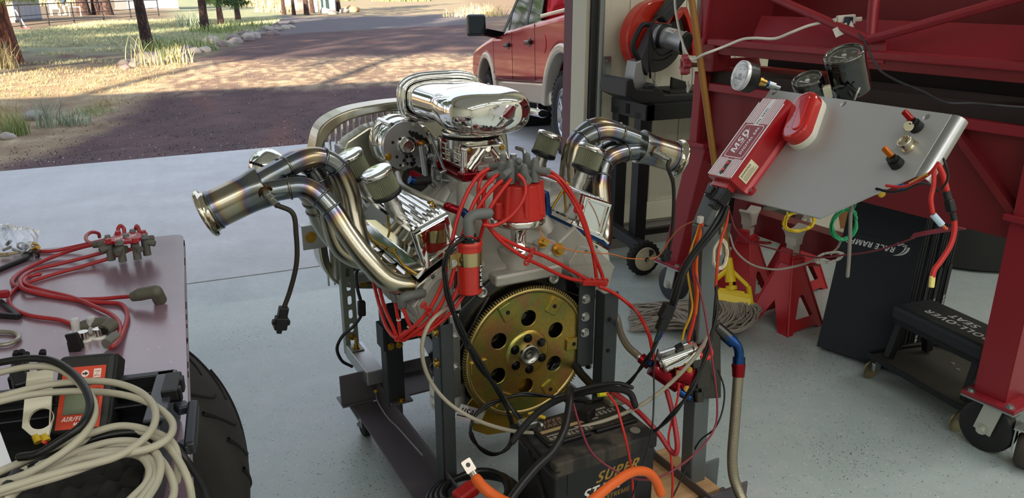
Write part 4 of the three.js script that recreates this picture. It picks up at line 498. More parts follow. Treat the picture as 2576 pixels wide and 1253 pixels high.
// straw, purple and blue heat colours that run along welded stainless tube; marks = [[place 0..1, strength]]
const HEAT = [[0, [.25, .26, .245]], [.35, [.2, .235, .29]], [.48, [.2, .17, .27]], [.58, [.3, .2, .17]], [.75, [.42, .34, .2]], [1, [.45, .41, .32]]];
const heat = (d) => { const t = Math.min(1, Math.max(0, d)); for (let i = 1; i < HEAT.length; i++) if (t <= HEAT[i][0]) { const [a, A] = HEAT[i - 1], [b, B] = HEAT[i], k = (t - a) / (b - a); return A.map((x, j) => lerp(x, B[j], k)); } return HEAT[5][1]; };
const heatMat = std(0xffffff, .24, 1, { vertexColors: true });
function headerTube(pts, r, marks, n = 80) {
  const c = curve(pts), L = c.getLength(), g = new THREE.TubeGeometry(c, n, r, 24), col = [];
  const P = g.attributes.position, R = 25; for (let i = 0; i < P.count; i++) { const s = Math.floor(i / R) / n * L, w = noise.noise(P.getX(i) * 22, P.getY(i) * 22, P.getZ(i) * 22) * .012; let d = 9; for (const m of marks) d = Math.min(d, Math.abs(s - m * L + w) / .07); col.push(...heat(d)); }
  g.setAttribute('color', new THREE.Float32BufferAttribute(col, 3)); return g;
}
const weld = (p, dir, r) => paint(orient(new THREE.TorusGeometry(r, .0032, 6, 28).rotateX(PI / 2), p, dir), () => [.22, .22, .21]);
{
  // block, pan, heads
  const half = [[.13, -.06], [.135, .02], [.226, .098], [.098, .226], [.05, .19]], prof = [...half, ...half.slice().reverse().map(([x, y]) => [-x, y])];
  part(engine, 'block', ext(shape(prof), .47, .006).translate(0, 0, -.5), blackGloss);
  const fl = shape([[-.2, -.05], [-.205, .1], [-.18, .15], [-.135, .185], [-.09, .215], [.05, .215], [.1, .2], [.15, .165], [.19, .11], [.205, .06], [.2, -.05], [.12, -.06], [-.12, -.06]], [hole(0, .01, .07)]);
  part(engine, 'bellhousing_flange', [ext(fl, .018, .004).translate(0, 0, -.03), [[-.1, .15, .19, .04], [.05, .17, .2, .1], [-.19, .03, -.1, .17], [.06, .16, .1, .1]].map(([a, b, c, d]) => rod(V(a, b, -.012), V(c, d, -.012), .008, 8)), new THREE.TorusGeometry(.105, .012, 8, 32).translate(0, .0, -.02)], blackGloss);
  for (const [x, y] of [[-.121, .186], [.082, .186]]) part(engine, 'flange_boss', [new THREE.TorusGeometry(.0105, .0055, 8, 20).translate(x, y, -.004), cyl(.014, .016, .008, x, y, -.008, PI / 2)], steel);
  part(engine, 'oil_pan', loft([[-.03, -.06, .13], [-.03, -.1, .12], [-.06, -.2, .11], [-.09, -.235, .1]].map(([z, y, w]) => [V(-w, y, z), V(w, y, z), V(w, y, -.5 + (y < -.15 ? .2 : 0)), V(-w, y, -.5 + (y < -.15 ? .2 : 0))])).toNonIndexed(), blackGloss);
  const foil = canvasTex(256, 128, (c, w, h) => { const g = c.createLinearGradient(0, 0, w, h); g.addColorStop(0, '#e8f0ea'); g.addColorStop(.5, '#e9d6e6'); g.addColorStop(1, '#e6ecc8'); c.fillStyle = g; c.fillRect(0, 0, w, h); c.fillStyle = '#0b0b0c'; c.font = 'italic bold 74px sans-serif'; c.fillText('USA', 8, 78); c.fillRect(0, 92, w, 8); });
  { const a = E(1128, 1010, -.04), b = E(1196, 1046, -.04), m = part(engine, 'foil_sticker', new THREE.BoxGeometry(.078, .04, .002), std(0xffffff, .25, .3, { map: foil })); m.position.copy(a.clone().add(b).multiplyScalar(.5)); m.position.z = -.005; m.position.x += .008; m.rotation.z = -.5; }
  for (const s of [-1, 1]) {
    const pr = (l) => shape(l.map(([v, u]) => bank(s, v, u)));
    part(engine, 'cylinder_head', [ext(pr([[-.1, .229], [.1, .229], [.118, .25], [.085, .33], [-.105, .33], [-.115, .27]]), .455, .006).translate(0, 0, -.49), [0, 1, 2, 3].map((i) => box(.03, .05, .075, ...bank(s, .1, .27), -.085 - i * .112, .008, 0, 0, s * -.5))], castAlu);
    part(engine, 'head_plate', [ext(shape([[-.05, .24], [.1, .235], [.12, .255], [.075, .325], [.0, .33], [-.06, .3]].map(([v, u]) => bank(s, v, u)), [hole(...bank(s, -.03, .3), .005)]), .004, .002).translate(0, 0, -.029), [0, 1, 2, 3, 4].map((i) => box(.002, .02 + .008 * (i % 2), .002, ...bank(s, .02 + i * .016, .255), -.023, 0, 0, 0, s * .785))], castAlu);
    // valve cover: flange, fins, framed end, breathers, wing bolts
    const cq = (a, b) => { const B0 = [lerp(.166, .252, a), lerp(.304, .255, a)], T0 = [lerp(.188, .28, a), lerp(.386, .35, a)]; return [s * lerp(B0[0], T0[0], b), lerp(B0[1], T0[1], b)]; }, cs = (l) => shape(l.map(([a, b]) => cq(a, b)));
    const vc = part(engine, 'valve_cover', [ext(cs([[0, 0], [1, 0], [1, 1], [0, 1]]), .415, .014, 4).translate(0, 0, -.47)], chrome);
    part(vc, 'cover_flange', ext(shape([[.152, .312], [.166, .302], [.252, .253], [.272, .235], [.278, .243], [.256, .262], [.17, .311], [.158, .32]].map(([x, y]) => [s * x, y])), .445, .002).translate(0, 0, -.485), chrome);
    for (let i = 0; i < 6; i++) { const f = .12 + i * .15, c0 = cq(f, 1.02); part(vc, 'fin', bar(V(...c0, -.465), V(...c0, -.065), .006, .0085, V(s * .35, .93, 0), .0025), chrome); }
    part(vc, 'end_frame', ext((() => { const q = cs([[.03, .03], [.97, .03], [.97, .97], [.03, .97]]); q.holes = [new THREE.Path([[.14, .13], [.86, .13], [.86, .87], [.14, .87]].map((p) => new THREE.Vector2(...cq(...p))))]; return q; })(), .008, .003).translate(0, 0, -.044), chrome);
    if (s > 0) part(vc, 'gasket', ext(shape([[.152, .303], [.252, .245], [.276, .226], [.278, .231], [.254, .25], [.154, .309]].map(([x, y]) => [x, y])), .447).translate(0, 0, -.486), blueAno);
    part(engine, 'head_rail', ext(shape([[.145, .3], [.245, .24], [.275, .22], [.285, .18], [.2, .16], [.13, .22]].map(([x, y]) => [s * x, y])), .44, .004).translate(0, 0, -.483), polished);
    for (const z of [-.12, -.36]) for (const v of [.03]) part(vc, 'wing_bolt', [rod(bankV(s, v, .338, z), bankV(s, v - .02, .415, z), .0035, 8), orient(cyl(.009, .009, .004), bankV(s, v - .021, .418, z), bankV(s, -.2, 1, 0)), rod(bankV(s, v, .338, z), bankV(s, v, .35, z), .009, 6)], goldZinc);
    part(vc, 'wing_bolt', [rod(bankV(s, -.128, .338, -.13), bankV(s, -.14, .415, -.13), .0035, 8), orient(cyl(.009, .009, .004), bankV(s, -.141, .418, -.13), bankV(s, -.2, 1, 0))], goldZinc);
    part(vc, 'clamp_rail', [rod(bankV(s, .055, .318, -.48), bankV(s, .055, .318, -.06), .011, 12), [0, 1, 2, 3].map((i) => box(.028, .022, .03, ...bank(s, .055, .322), -.1 - i * .11, .004, 0, 0, -s * .785)), [0, 1, 2, 3].map((i) => rod(bankV(s, .055, .325, -.1 - i * .11), bankV(s, .053, .345, -.1 - i * .11), .007, 6))], chrome);
    const dir = bankV(s, -.047, .121, 0).normalize();
    for (const z of [-.185, -.41]) {
      const b = bankV(s, -.068, .44, z), at_ = (h) => b.clone().addScaledVector(dir, h);
      const br = part(vc, 'breather', [rod(at_(-.05), at_(.06), .0185, 24), orient(new THREE.TorusGeometry(.019, .0022, 6, 24).rotateX(PI / 2), at_(-.012), dir), rod(at_(.018), at_(.032), .0215, 24)], steel, 'polished stem with hose clamp');
      const pl = [], h0 = .06, h1 = .115; for (let i = 0; i < 44; i++) { const a = i / 44 * 2 * PI; pl.push([Math.cos(a), Math.sin(a)]); }
      const sh = new THREE.Shape(); for (let i = 0; i < 88; i++) { const a = i / 88 * 2 * PI, r = i % 2 ? .0325 : .0365; i ? sh.lineTo(Math.cos(a) * r, Math.sin(a) * r) : sh.moveTo(r, 0); }
      br.add(mesh('filter_element', orient(ext(sh, h1 - h0).rotateX(-PI / 2), at_(h0), dir), std(0x84866f, .65, .2)));
      br.add(mesh('filter_base', orient(lathe([[0, -.012], [.024, -.012], [.0375, -.006], [.0385, .004], [.03, .006]], 32), at_(h0), dir), blackPlastic));
      br.add(mesh('filter_cap', orient(lathe([[.034, -.004], [.039, -.003], [.04, .003], [.0385, .009], [.03, .0125], [0, .0135]], 40), at_(h1), dir), chrome));
    }
  }
  { // intake manifold
    const R = (y, x, z0, z1, k = 1) => [V(-x, y, z1), V(x * k, y, z1), V(x * k, y, z0), V(-x, y, z0)];
    const rings = [R(.17, .14, -.49, -.02), R(.24, .135, -.49, -.02), R(.29, .105, -.48, -.12), R(.36, .078, -.43, -.175), R(.4, .075, -.4, -.19), R(.412, .078, -.4, -.19)];
    const run = []; for (const s of [-1, 1]) for (let i = 0; i < 4; i++) { const z = -.1 - i * .115; run.push(loft([[.05, .37, lerp(z, -.29, .55), .04, .03], [.095, .315, lerp(z, -.29, .25), .04, .034], [.155, .235, z, .042, .036]].map(([x, y, zz, a, b]) => [0, 1, 2, 3, 4, 5, 6, 7].map((k) => { const q = k / 8 * 2 * PI; return V(s * (x + Math.cos(q) * b * .7), y + Math.cos(q) * b * .7, zz + Math.sin(q) * a); })))); }
    const im = part(engine, 'intake_manifold', [loft(rings).toNonIndexed(), run, box(.19, .03, .16, 0, .215, -.06, .008), cyl(.05, .055, .05, 0, .245, -.045), cyl(.03, .032, .05, .075, .25, -.04), box(.05, .05, .06, .09, .235, -.035, .01)], castAlu);
    for (const x of [-.066, .066]) for (const z of [-.21, -.385]) im.add(mesh('corner_boss', cyl(.021, .024, .06, x, .385, z), castAlu));
    im.add(mesh('fitting', bolt(V(.052, .285, -.012), V(.2, .3, 1), .01, .014), brass)); im.add(mesh('fitting', bolt(V(.095, .262, -.005), V(.1, .2, 1), .012, .012), brass));
  }
  { // four barrel carburetor
    const c = part(engine, 'carburetor', [box(.105, .07, .13, 0, .465, -.31, .006), cyl(.066, .066, .03, 0, .498, -.31)], polished);
    for (const x of [-.057]) for (let i = 0; i < 4; i++) c.add(mesh('body_rib', [box(.008, .006, .12, x, .443 + i * .015, -.31, .002)], polished));
    c.add(mesh('body_rib', box(.01, .04, .028, -.057, .466, -.3, .003), polished)); c.add(mesh('body_rib', box(.011, .05, .008, -.057, .465, -.345, .003), polished));
    c.add(mesh('base_plate', [box(.15, .014, .2, 0, .42, -.3, .004), box(.045, .022, .04, -.055, .426, -.215, .005), box(.04, .02, .04, -.06, .426, -.385, .005)], redAno));
    for (const z of [-.247, -.373]) c.add(mesh('metering_block', box(.117, .064, .014, 0, .4665, z, .002), redAno));
    const bs = rrect(.12, .068, .01, 0, .466), bowlM = std(0xe9e7e0, .2, 1);
    c.add(mesh('fuel_bowl', ext(bs, .02, .005, 3).translate(0, 0, -.243), bowlM)); c.add(mesh('fuel_bowl', ext(bs, .026, .005, 3).translate(0, 0, -.406), bowlM));
    for (const s of [-1, 1]) { c.add(mesh('bowl_fitting', [rod(V(s * .046, .446, -.214), V(s * .008, .49, -.214), .0105, 16), rod(V(s * .036, .457, -.214), V(s * .026, .468, -.214), .013, 16), rod(V(s * .05, .441, -.214), V(s * .046, .446, -.214), .013, 6)], polished)); for (const y of [.443, .489]) c.add(mesh('bowl_screw', bolt(V(s * .046, y, -.22), V(0, 0, 1), .006, .006), brass)); }
    c.add(mesh('bowl_cap', [box(.03, .016, .008, .005, .463, -.213, .003), box(.05, .01, .004, .0, .441, -.216, .001)], steel));
    const hol = canvasTex(256, 64, (x, w, h) => { x.fillStyle = '#b9b9b5'; x.fillRect(0, 0, w, h); x.fillStyle = '#5d5d5c'; x.font = 'italic bold 44px serif'; x.fillText('Holley', 60, 46); }); const hp = mesh('name_plate', box(.06, .0115, .001, .004, .441, -.2135), std(0xffffff, .35, .7, { map: hol })); c.add(hp);
    c.add(mesh('corner_post', [cyl(.006, .006, .05, -.066, .462, -.22), cyl(.008, .008, .01, -.066, .44, -.22)], chrome)); c.add(mesh('corner_post', cyl(.006, .006, .05, -.066, .462, -.395), chrome));
    // throttle linkage on the left side
    const L = (a, b, r = .003) => rod(V(...a), V(...b), r, 8);
    c.add(mesh('throttle_linkage', [L([-.1, .47, -.42], [-.115, .395, -.36], .0085), L([-.115, .395, -.36], [-.1, .375, -.335], .006), box(.004, .06, .03, -.088, .43, -.36, .001, 0, 0, .2), box(.004, .03, .05, -.092, .405, -.33, .001), L([-.08, .425, -.3], [-.1, .42, -.3], .005), bolt(V(-.094, .452, -.37), V(-1, 0, 0), .006), bolt(V(-.094, .43, -.345), V(-1, 0, 0), .006), bolt(V(-.094, .405, -.32), V(-1, 0, 0), .006), new THREE.TorusGeometry(.012, .003, 6, 18).rotateY(PI / 2).translate(-.095, .465, -.4), L([-.07, .5, -.43], [-.085, .43, -.3], .004), L([-.1, .4, -.32], [-.06, .395, -.28], .004)], zinc));
    c.add(mesh('fuel_line', [tube([[.075, .51, -.33], [.098, .49, -.33], [.105, .46, -.32], [.106, .435, -.3]], .0075), cyl(.009, .009, .018, .092, .455, -.24)], steel)); c.add(mesh('line_fitting', [cyl(.0105, .0105, .024, .106, .428, -.3), rod(V(.05, .446, -.22), V(.075, .43, -.235), .008)], redAno));
  }
  { // air scoop: rolled mouth, body, bulging rear
    const ring = (z, a, b, yc, e) => { const o = []; for (let k = 0; k < 56; k++) { const t = k / 56 * 2 * PI, c = Math.cos(t), s = Math.sin(t); o.push(V(Math.sign(c) * Math.pow(Math.abs(c), e) * a, yc + Math.sign(s) * Math.pow(Math.abs(s), e) * b, z)); } return o; };
    const rg = []; for (let i = 0; i <= 8; i++) { const f = i / 8; rg.push(ring(lerp(-.5, -.31, f), .112, .051, .592, .62)); }
    rg.push(ring(-.3, .1135, .0525, .5915, .66), ring(-.285, .1165, .0555, .591, .67), ring(-.262, .1185, .059, .5895, .69), ring(-.24, .119, .06, .589, .7));
    for (let i = 1; i <= 14; i++) { const q = i / 14 * PI / 2; rg.push(ring(-.24 + .112 * Math.sin(q), .119 * Math.max(.02, Math.pow(Math.cos(q), .56)), .06 * Math.max(.02, Math.pow(Math.cos(q), .38)), .589, lerp(.7, .8, i / 14))); }
    const sc = part(engine, 'air_scoop', [loft(rg, true, false), new THREE.SphereGeometry(.004, 8, 6).scale(1, 1, .3).translate(0, .586, -.1285)], std(0xf4f4f2, .05, 1));
    const lip = (z, r, a, b) => { const p = ring(z, a, b, .592, .62); return tube(p.filter((_, i) => i % 2 === 0), r, 110, 12, true); };
    sc.add(mesh('mouth_lip', [lip(-.497, .0095, .121, .06), lip(-.512, .007, .126, .066)], chrome)); sc.add(mesh('mouth_screen', loft([ring(-.506, .12, .058, .592, .62), ring(-.5, .12, .058, .592, .62)]), blackMatte));
    sc.add(mesh('neck', [cyl(.069, .072, .03, 0, .533, -.31, 0, 0, 40), lathe([[.055, -.006], [.078, -.006], [.081, 0], [.078, .004], [.06, .008]], 48).translate(0, .522, -.31)], chrome)); sc.add(mesh('neck_seal', lathe([[.06, -.005], [.0765, -.004], [.0765, .002], [.06, .003]], 48).translate(0, .513, -.31), blackMatte));
    sc.add(mesh('scoop_rivet', cyl(.006, .006, .002, -.01, .644, -.3), chrome));
  }
  { // distributor with cap, boots
    const o = V(-.006, 0, -.03), q = part(engine, 'distributor', lathe([[.022, .268], [.03, .27], [.03, .278], [.021, .282], [.019, .3], [.022, .322], [.03, .334], [.038, .34]], 32).translate(o.x, 0, o.z), chrome);
    q.add(mesh('clamp_collar', [lathe([[.04, .338], [.062, .34], [.066, .345], [.066, .357], [.06, .36]], 40).translate(o.x, 0, o.z), box(.02, .016, .02, .064 + o.x, .353, o.z, .004), box(.02, .016, .02, -.064 + o.x, .353, o.z, .004), bolt(V(-.03, .29, .02), V(0, .6, 1), .01, .01)], polished));
    const mt = canvasTex(256, 32, (x, w, h) => { x.fillStyle = '#b6b6b2'; x.fillRect(0, 0, w, h); x.fillStyle = '#2b2b2c'; x.font = 'bold 20px sans-serif'; x.fillText('PRO-BILLET  PN 8361', 6, 23); x.fillStyle = '#b52020'; x.fillRect(0, 0, 4, h); });
    const cp = mesh('distributor_cap', [lathe([[.066, .36], [.0655, .378], [.061, .392], [.057, .44], [.053, .446], [0, .448]], 40).translate(o.x, 0, o.z), [0, 1, 2, 3, 4, 5, 6, 7].map((i) => { const a = i / 8 * 2 * PI + .2; return rod(V(o.x + Math.cos(a) * .0615, .37, o.z + Math.sin(a) * .0615), V(o.x + Math.cos(a) * .052, .444, o.z + Math.sin(a) * .052), .008, 10, .01); }), box(.022, .045, .026, -.064 + o.x, .383, o.z + .012, .006), box(.022, .045, .026, .064 + o.x, .392, o.z - .01, .006)], phy(0xc0271e, .42, 0)); q.add(cp);
    for (let i = 0; i < 8; i++) { const a = i / 8 * 2 * PI + .2, x = o.x + Math.cos(a) * .043, z = o.z + Math.sin(a) * .043, dx = Math.cos(a), dz = Math.sin(a); const up = i % 2 ? .006 : -.004; q.add(mesh('wire_boot', [cyl(.0105, .0115, .038, x, .462 + up, z), cyl(.008, .0095, .014, x, .486 + up, z), sph(.008, x, .494 + up, z, 10), rod(V(x, .474 + up, z), V(x + dx * .036, .468 + up, z + dz * .036), .0095, 12, .008)], bootGrey)); }
    q.add(mesh('wire_boot', [cyl(.0105, .0115, .038, o.x, .466, o.z), sph(.009, o.x, .494, o.z, 10), rod(V(o.x, .478, o.z), V(o.x + .01, .47, o.z + .035), .009, 12)], bootGrey));
    q.add(mesh('vacuum_elbow', [tube([[.062, .4, -.04], [.074, .405, -.04], [.078, .39, -.038], [.078, .355, -.036]], .0085), cyl(.0125, .0125, .02, .078, .36, -.036, 0, 0, 6)], blueAno));
  }
  { // alternator
    const c = V(-.117, .463, -.5), a = part(engine, 'alternator', [lathe([[.035, .004], [.066, .002], [.073, -.006], [.074, -.03], [.0745, -.034], [.0745, -.05], [.079, -.052], [.079, -.09], [.07, -.105], [.04, -.11]], 48).rotateX(PI / 2).translate(c.x, c.y, c.z), [0, 1, 2, 3].map((i) => { const t = i * PI / 2 + .6; return rod(V(c.x + Math.cos(t) * .071, c.y + Math.sin(t) * .071, c.z - .1), V(c.x + Math.cos(t) * .071, c.y + Math.sin(t) * .071, c.z + .004), .01, 10); })], chrome);
    const slots = []; for (let i = 0; i < 5; i++) { const s = rrect(.008, .036 - Math.abs(i - 2) * .007, .0039); slots.push(ext(s, .004).rotateZ(.55).translate(c.x + .016 + i * .0115, c.y + .032 - i * .006, c.z + .004)); }
    for (let i = 0; i < 6; i++) { const t = i * PI / 3; slots.push(cyl(.0055, .0055, .004, c.x + .006 + Math.cos(t) * .014, c.y - .043 + Math.sin(t) * .012, c.z + .0055, PI / 2)); }
    for (const [x, y] of [[-.04, .012], [-.03, -.03], [-.02, -.056], [.045, -.028], [-.018, .02]]) slots.push(cyl(.0045, .0045, .004, c.x + x, c.y + y, c.z + .0055, PI / 2));
    a.add(mesh('rear_face', [cyl(.068, .069, .008, c.x, c.y, c.z + .002, PI / 2, 0, 48)], std(0xc9ccd2, .3, 1))); a.add(mesh('vent', slots, blackMatte));
    a.add(mesh('bearing_cap', lathe([[.026, 0], [.025, .012], [.02, .016], [.018, .022], [.016, .023], [.0155, .02], [0, .0205]], 32).rotateX(PI / 2).translate(c.x, c.y, c.z + .005), polished));
    a.add(mesh('terminal', [cyl(.011, .011, .014, c.x + .043, c.y + .002, c.z + .012, PI / 2)], redAno)); a.add(mesh('terminal', [cyl(.005, .005, .03, c.x + .043, c.y + .002, c.z + .02, PI / 2), bolt(V(c.x + .043, c.y + .002, c.z + .018), V(0, 0, 1), .008)], brass));
    for (const [x, y] of [[-.055, -.028], [.03, .055], [.052, -.045], [-.01, -.062]]) a.add(mesh('case_bolt', bolt(V(c.x + x, c.y + y, c.z + .006), V(0, 0, 1), .007, .007), x < -.05 ? goldZinc : steel));
    a.add(mesh('bracket', [bar(V(c.x + .05, c.y - .03, c.z - .01), V(c.x + .01, c.y - .06, c.z + .004), .014, .01, V(0, 0, 1)), bar(V(-.12, .39, -.52), V(-.02, .36, -.5), .07, .012, V(0, 1, 0), .004), rod(V(-.03, .44, -.56), V(-.03, .36, -.5), .02, 10)], blackGloss));
    a.add(mesh('mount_rod', rod(V(-.05, .505, -.52), V(-.02, .43, -.42), .0075, 10), polished));
  }
  { // water pump and front pulleys, mostly hidden
    part(engine, 'water_pump', [cyl(.05, .05, .08, 0, .12, -.54, PI / 2), box(.2, .06, .04, 0, .14, -.52, .02)], castAlu); part(engine, 'crank_pulley', lathe([[.02, -.02], [.085, -.02], [.078, 0], [.085, .02], [.02, .02]], 40).rotateX(PI / 2).translate(0, 0, -.56), blackGloss);
    part(engine, 'thermostat_housing', [cyl(.03, .035, .05, .0, .3, -.47), tube([[0, .33, -.47], [0, .36, -.49], [0, .36, -.56]], .02)], polished);
  }
  for (const s of [-1, 1]) { // headers: four primaries sweep up into a collector
    const h = new THREE.Group(); h.name = 'exhaust_header'; engine.add(h);
    const P = (l) => l.map(([x, y, z]) => V(s * x, y, z)), r = .0255;
    const tubes = s < 0 ? [P([[.225, .212, -.075], [.275, .207, -.08], [.322, .222, -.095], [.365, .275, -.13], [.395, .33, -.165], [.425, .395, -.205], [.468, .438, -.235], [.53, .437, -.25], [.6, .425, -.258]]), P([[.225, .21, -.19], [.28, .2, -.2], [.33, .225, -.225], [.345, .31, -.265], [.348, .4, -.295], [.375, .468, -.305], [.43, .496, -.3], [.53, .468, -.282], [.6, .438, -.268]]), P([[.225, .21, -.3], [.3, .2, -.31], [.365, .235, -.335], [.39, .33, -.355], [.405, .42, -.355], [.45, .485, -.335], [.53, .465, -.305], [.6, .435, -.275]]), P([[.225, .21, -.42], [.29, .2, -.42], [.355, .23, -.415], [.4, .3, -.39], [.43, .38, -.36], [.47, .425, -.33], [.535, .44, -.3]])]
      : [P([[.225, .212, -.075], [.275, .197, -.1], [.32, .2, -.135], [.35, .235, -.17], [.362, .3, -.2], [.372, .36, -.225], [.4, .41, -.245], [.45, .427, -.25], [.51, .428, -.252], [.57, .418, -.248]]), P([[.225, .21, -.19], [.27, .215, -.2], [.3, .25, -.23], [.312, .33, -.27], [.32, .41, -.29], [.35, .468, -.295], [.42, .49, -.29], [.5, .468, -.275], [.57, .436, -.258]]), P([[.225, .21, -.3], [.28, .21, -.31], [.32, .25, -.33], [.335, .35, -.35], [.355, .45, -.345], [.42, .5, -.33], [.5, .475, -.3], [.57, .44, -.265]]), P([[.225, .21, -.42], [.29, .2, -.42], [.355, .23, -.415], [.4, .3, -.39], [.43, .38, -.36], [.47, .425, -.33], [.535, .44, -.3]])];
    tubes.forEach((t, i) => { const m = part(h, 'primary_tube', headerTube(t, r, i < 3 ? [0, .63, .82, .9, 1] : [0, .85, 1]), heatMat); const c = curve(t); m.geometry = mg([m.geometry, weld(c.getPointAt(.67), c.getTangentAt(.67), r + .0005), weld(c.getPointAt(.6), c.getTangentAt(.6), r + .0005), weld(c.getPointAt(.82), c.getTangentAt(.82), r + .0005), weld(c.getPointAt(.03), c.getTangentAt(.03), r + .003)]); });
    for (let i = 0; i < 4; i++) part(h, 'port_flange', box(.012, .062, .09, s * .222, .213, -.08 - i * .112, .01, 0, 0, s * -.45), std(0x55544f, .4, .9));
    const f = s < 0 ? V(-.686, .392, -.292) : V(.655, .398, -.235), b = s < 0 ? V(-.556, .4465, -.27) : V(.53, .441, -.26), d = f.clone().sub(b), L = d.length(), u = d.clone().normalize();
    const cl = []; const N = 48; for (let i = 0; i <= N; i++) { const t = i / N, p = b.clone().addScaledVector(d, t), k = ss(.0, .45, t), ringp = [], side = V(0, 1, 0).cross(u).normalize(), up = V().crossVectors(u, side); for (let j = 0; j < 40; j++) { const a = j / 40 * 2 * PI, lob = .047 + .004 * Math.abs(Math.cos(2 * a)) * (1 - k), R = lerp(lob, .0455, k); ringp.push(p.clone().addScaledVector(side, Math.cos(a) * R * lerp(1.0, 1, k)).addScaledVector(up, Math.sin(a) * R)); } cl.push(ringp); }
    const cg = loft(cl, true, true); paint(cg, (p) => { const t = p.clone().sub(b).dot(u) / L, q = Math.atan2(p.y - b.y, p.z - b.z), w = noise.noise(p.x * 18, p.y * 18, p.z * 18) * .05 + .06 * Math.sin(q * 2 + 1); const dd = Math.min(Math.abs(t - .93) / .22, Math.max(0, t - .2 + w) / .3, 9); return t < .2 - w ? [.27, .28, .27] : heat(Math.min(dd, (t > .88 ? Math.abs(t - .86) * 2 : 9))); });
    const col = part(h, 'collector', [cg, weld(b.clone().addScaledVector(d, .9), u, .046), ...[0, 1, 2, 3].map(() => null).filter(Boolean)], heatMat);
    part(h, 'collector_flange', [orient(lathe([[.0445, -.012], [.049, -.009], [.049, -.002], [.057, 0], [.059, .004], [.0585, .008], [.055, .011], [.046, .011], [.0445, .004]], 40), f, u)], std(0xdcd5c2, .1, 1));
    part(h, 'collector_bore', orient(lathe([[.0435, -.08], [.0435, .012], [.0455, .012]], 32), f, u), std(0x1b1917, .8, .4));
    const sp = b.clone().addScaledVector(d, s < 0 ? .02 : .1), n = V(s * .15, -.12, 1).normalize(), p0 = sp.clone().addScaledVector(n, .042), p1 = sp.clone().addScaledVector(n, .06).add(V(s * -.0, 0, 0)), dirS = V(s > 0 ? .45 : .25, -.35, .8).normalize();
    const o2 = part(h, 'oxygen_sensor', [rod(p0, p0.clone().addScaledVector(dirS, .02), .0125, 6), rod(p0.clone().addScaledVector(dirS, .02), p0.clone().addScaledVector(dirS, .036), .0095, 14), rod(p0.clone().addScaledVector(dirS, .036), p0.clone().addScaledVector(dirS, .056), .0075, 14)], steel); o2.add(mesh('sensor_bung', rod(p0.clone().addScaledVector(dirS, -.012), p0.clone().addScaledVector(dirS, .004), .0175, 20), std(0x6b5238, .4, 1)));
    const e = p0.clone().addScaledVector(dirS, .056), ez = e.z;
    const pts = s < 0 ? [e, E(735, 535, ez + .012), E(745, 590, ez + .015), E(746, 660, ez + .012), E(730, 730, ez + .008), E(714, 775, ez + .008)] : [e, E(1680, 418, ez + .012), E(1693, 460, ez + .012), E(1694, 540, ez), E(1688, 600, ez - .01), E(1682, 630, ez - .02)];
    part(h, 'sensor_wire', tube(pts, .0058, 60), std(0x2a241d, .55));
    const q = pts[pts.length - 1], q0 = s < 0 ? E(703, 830, ez) : E(1668, 655, ez - .02), cn = [bar(q.clone().lerp(q0, -.05), q.clone().lerp(q0, .45), .022, .018, V(1, 0, 0), .003), bar(q.clone().lerp(q0, .4), q.clone().lerp(q0, .95), .03, .022, V(1, 0, 0), .003), bar(q.clone().lerp(q0, .55), q.clone().lerp(q0, .75), .042, .012, V(1, 0, 0), .002), bar(q.clone().lerp(q0, .95), q.clone().lerp(q0, 1.15), .012, .01, V(1, 0, 0), .002)];
    part(h, 'sensor_plug', cn, blackPlastic);
  }
  { // flexplate: dished disc, ring gear, tabs, crank bolts, pilot
    const o = V(-.005, .006, .012), holes = []; for (let i = 0; i < 6; i++) { const a = (91 - i * 60 - 3) * PI / 180; holes.push(hole(Math.cos(a) * .095, Math.sin(a) * .095, .0215)); }
    const d = new THREE.Shape(); d.absarc(0, 0, .168, 0, 2 * PI); d.holes = holes;
    const gold = dataTex(256, (u, v) => { const r = Math.hypot(u - .5, v - .5) * 2, a = fbm(u, v, 3, 3), b = fbm(u + .3, v, 5, 3), k = fbm(u, v, 40, 2); const g = ss(.45, .7, a) , p = ss(.5, .72, b), q = lerp(.9, 1.06, k); let c = [196, 166, 84]; c = [lerp(c[0], 150, g * .8), lerp(c[1], 164, g * .8), lerp(c[2], 92, g * .8)]; c = [lerp(c[0], 200, p * .6), lerp(c[1], 136, p * .6), lerp(c[2], 104, p * .6)]; return c.map((x) => x * q); });
    const gm = std(0xffffff, .36, .92, { map: gold });
    const f = part(engine, 'flexplate', uvBy(ext(d, .003, .0008, 1, 48).translate(o.x, o.y, o.z), (v) => [(v.x - o.x) / .36 + .5, (v.y - o.y) / .36 + .5]), gm);
    const teeth = []; for (let i = 0; i < 153; i++) { const a = i / 153 * 2 * PI; teeth.push(box(.0075, .0036, .0095, .1765, 0, 0).rotateZ(a)); }
    f.add(mesh('ring_gear', uvBy(mg([lathe([[.162, -.004], [.1735, -.004], [.1735, .0055], [.164, .0055], [.162, -.004]], 90).rotateX(PI / 2), teeth]).translate(o.x, o.y, o.z + .002), (v) => [(v.x - o.x) / .36 + .5, (v.y - o.y) / .36 + .5]), std(0xb8a468, .36, .95)));
    f.add(mesh('centre_dish', uvBy(lathe([[.0, .007], [.052, .007], [.058, .006], [.062, 0]], 48).rotateX(PI / 2).translate(o.x, o.y, o.z + .003), (v) => [(v.x - o.x) / .36 + .5, (v.y - o.y) / .36 + .5]), gm));
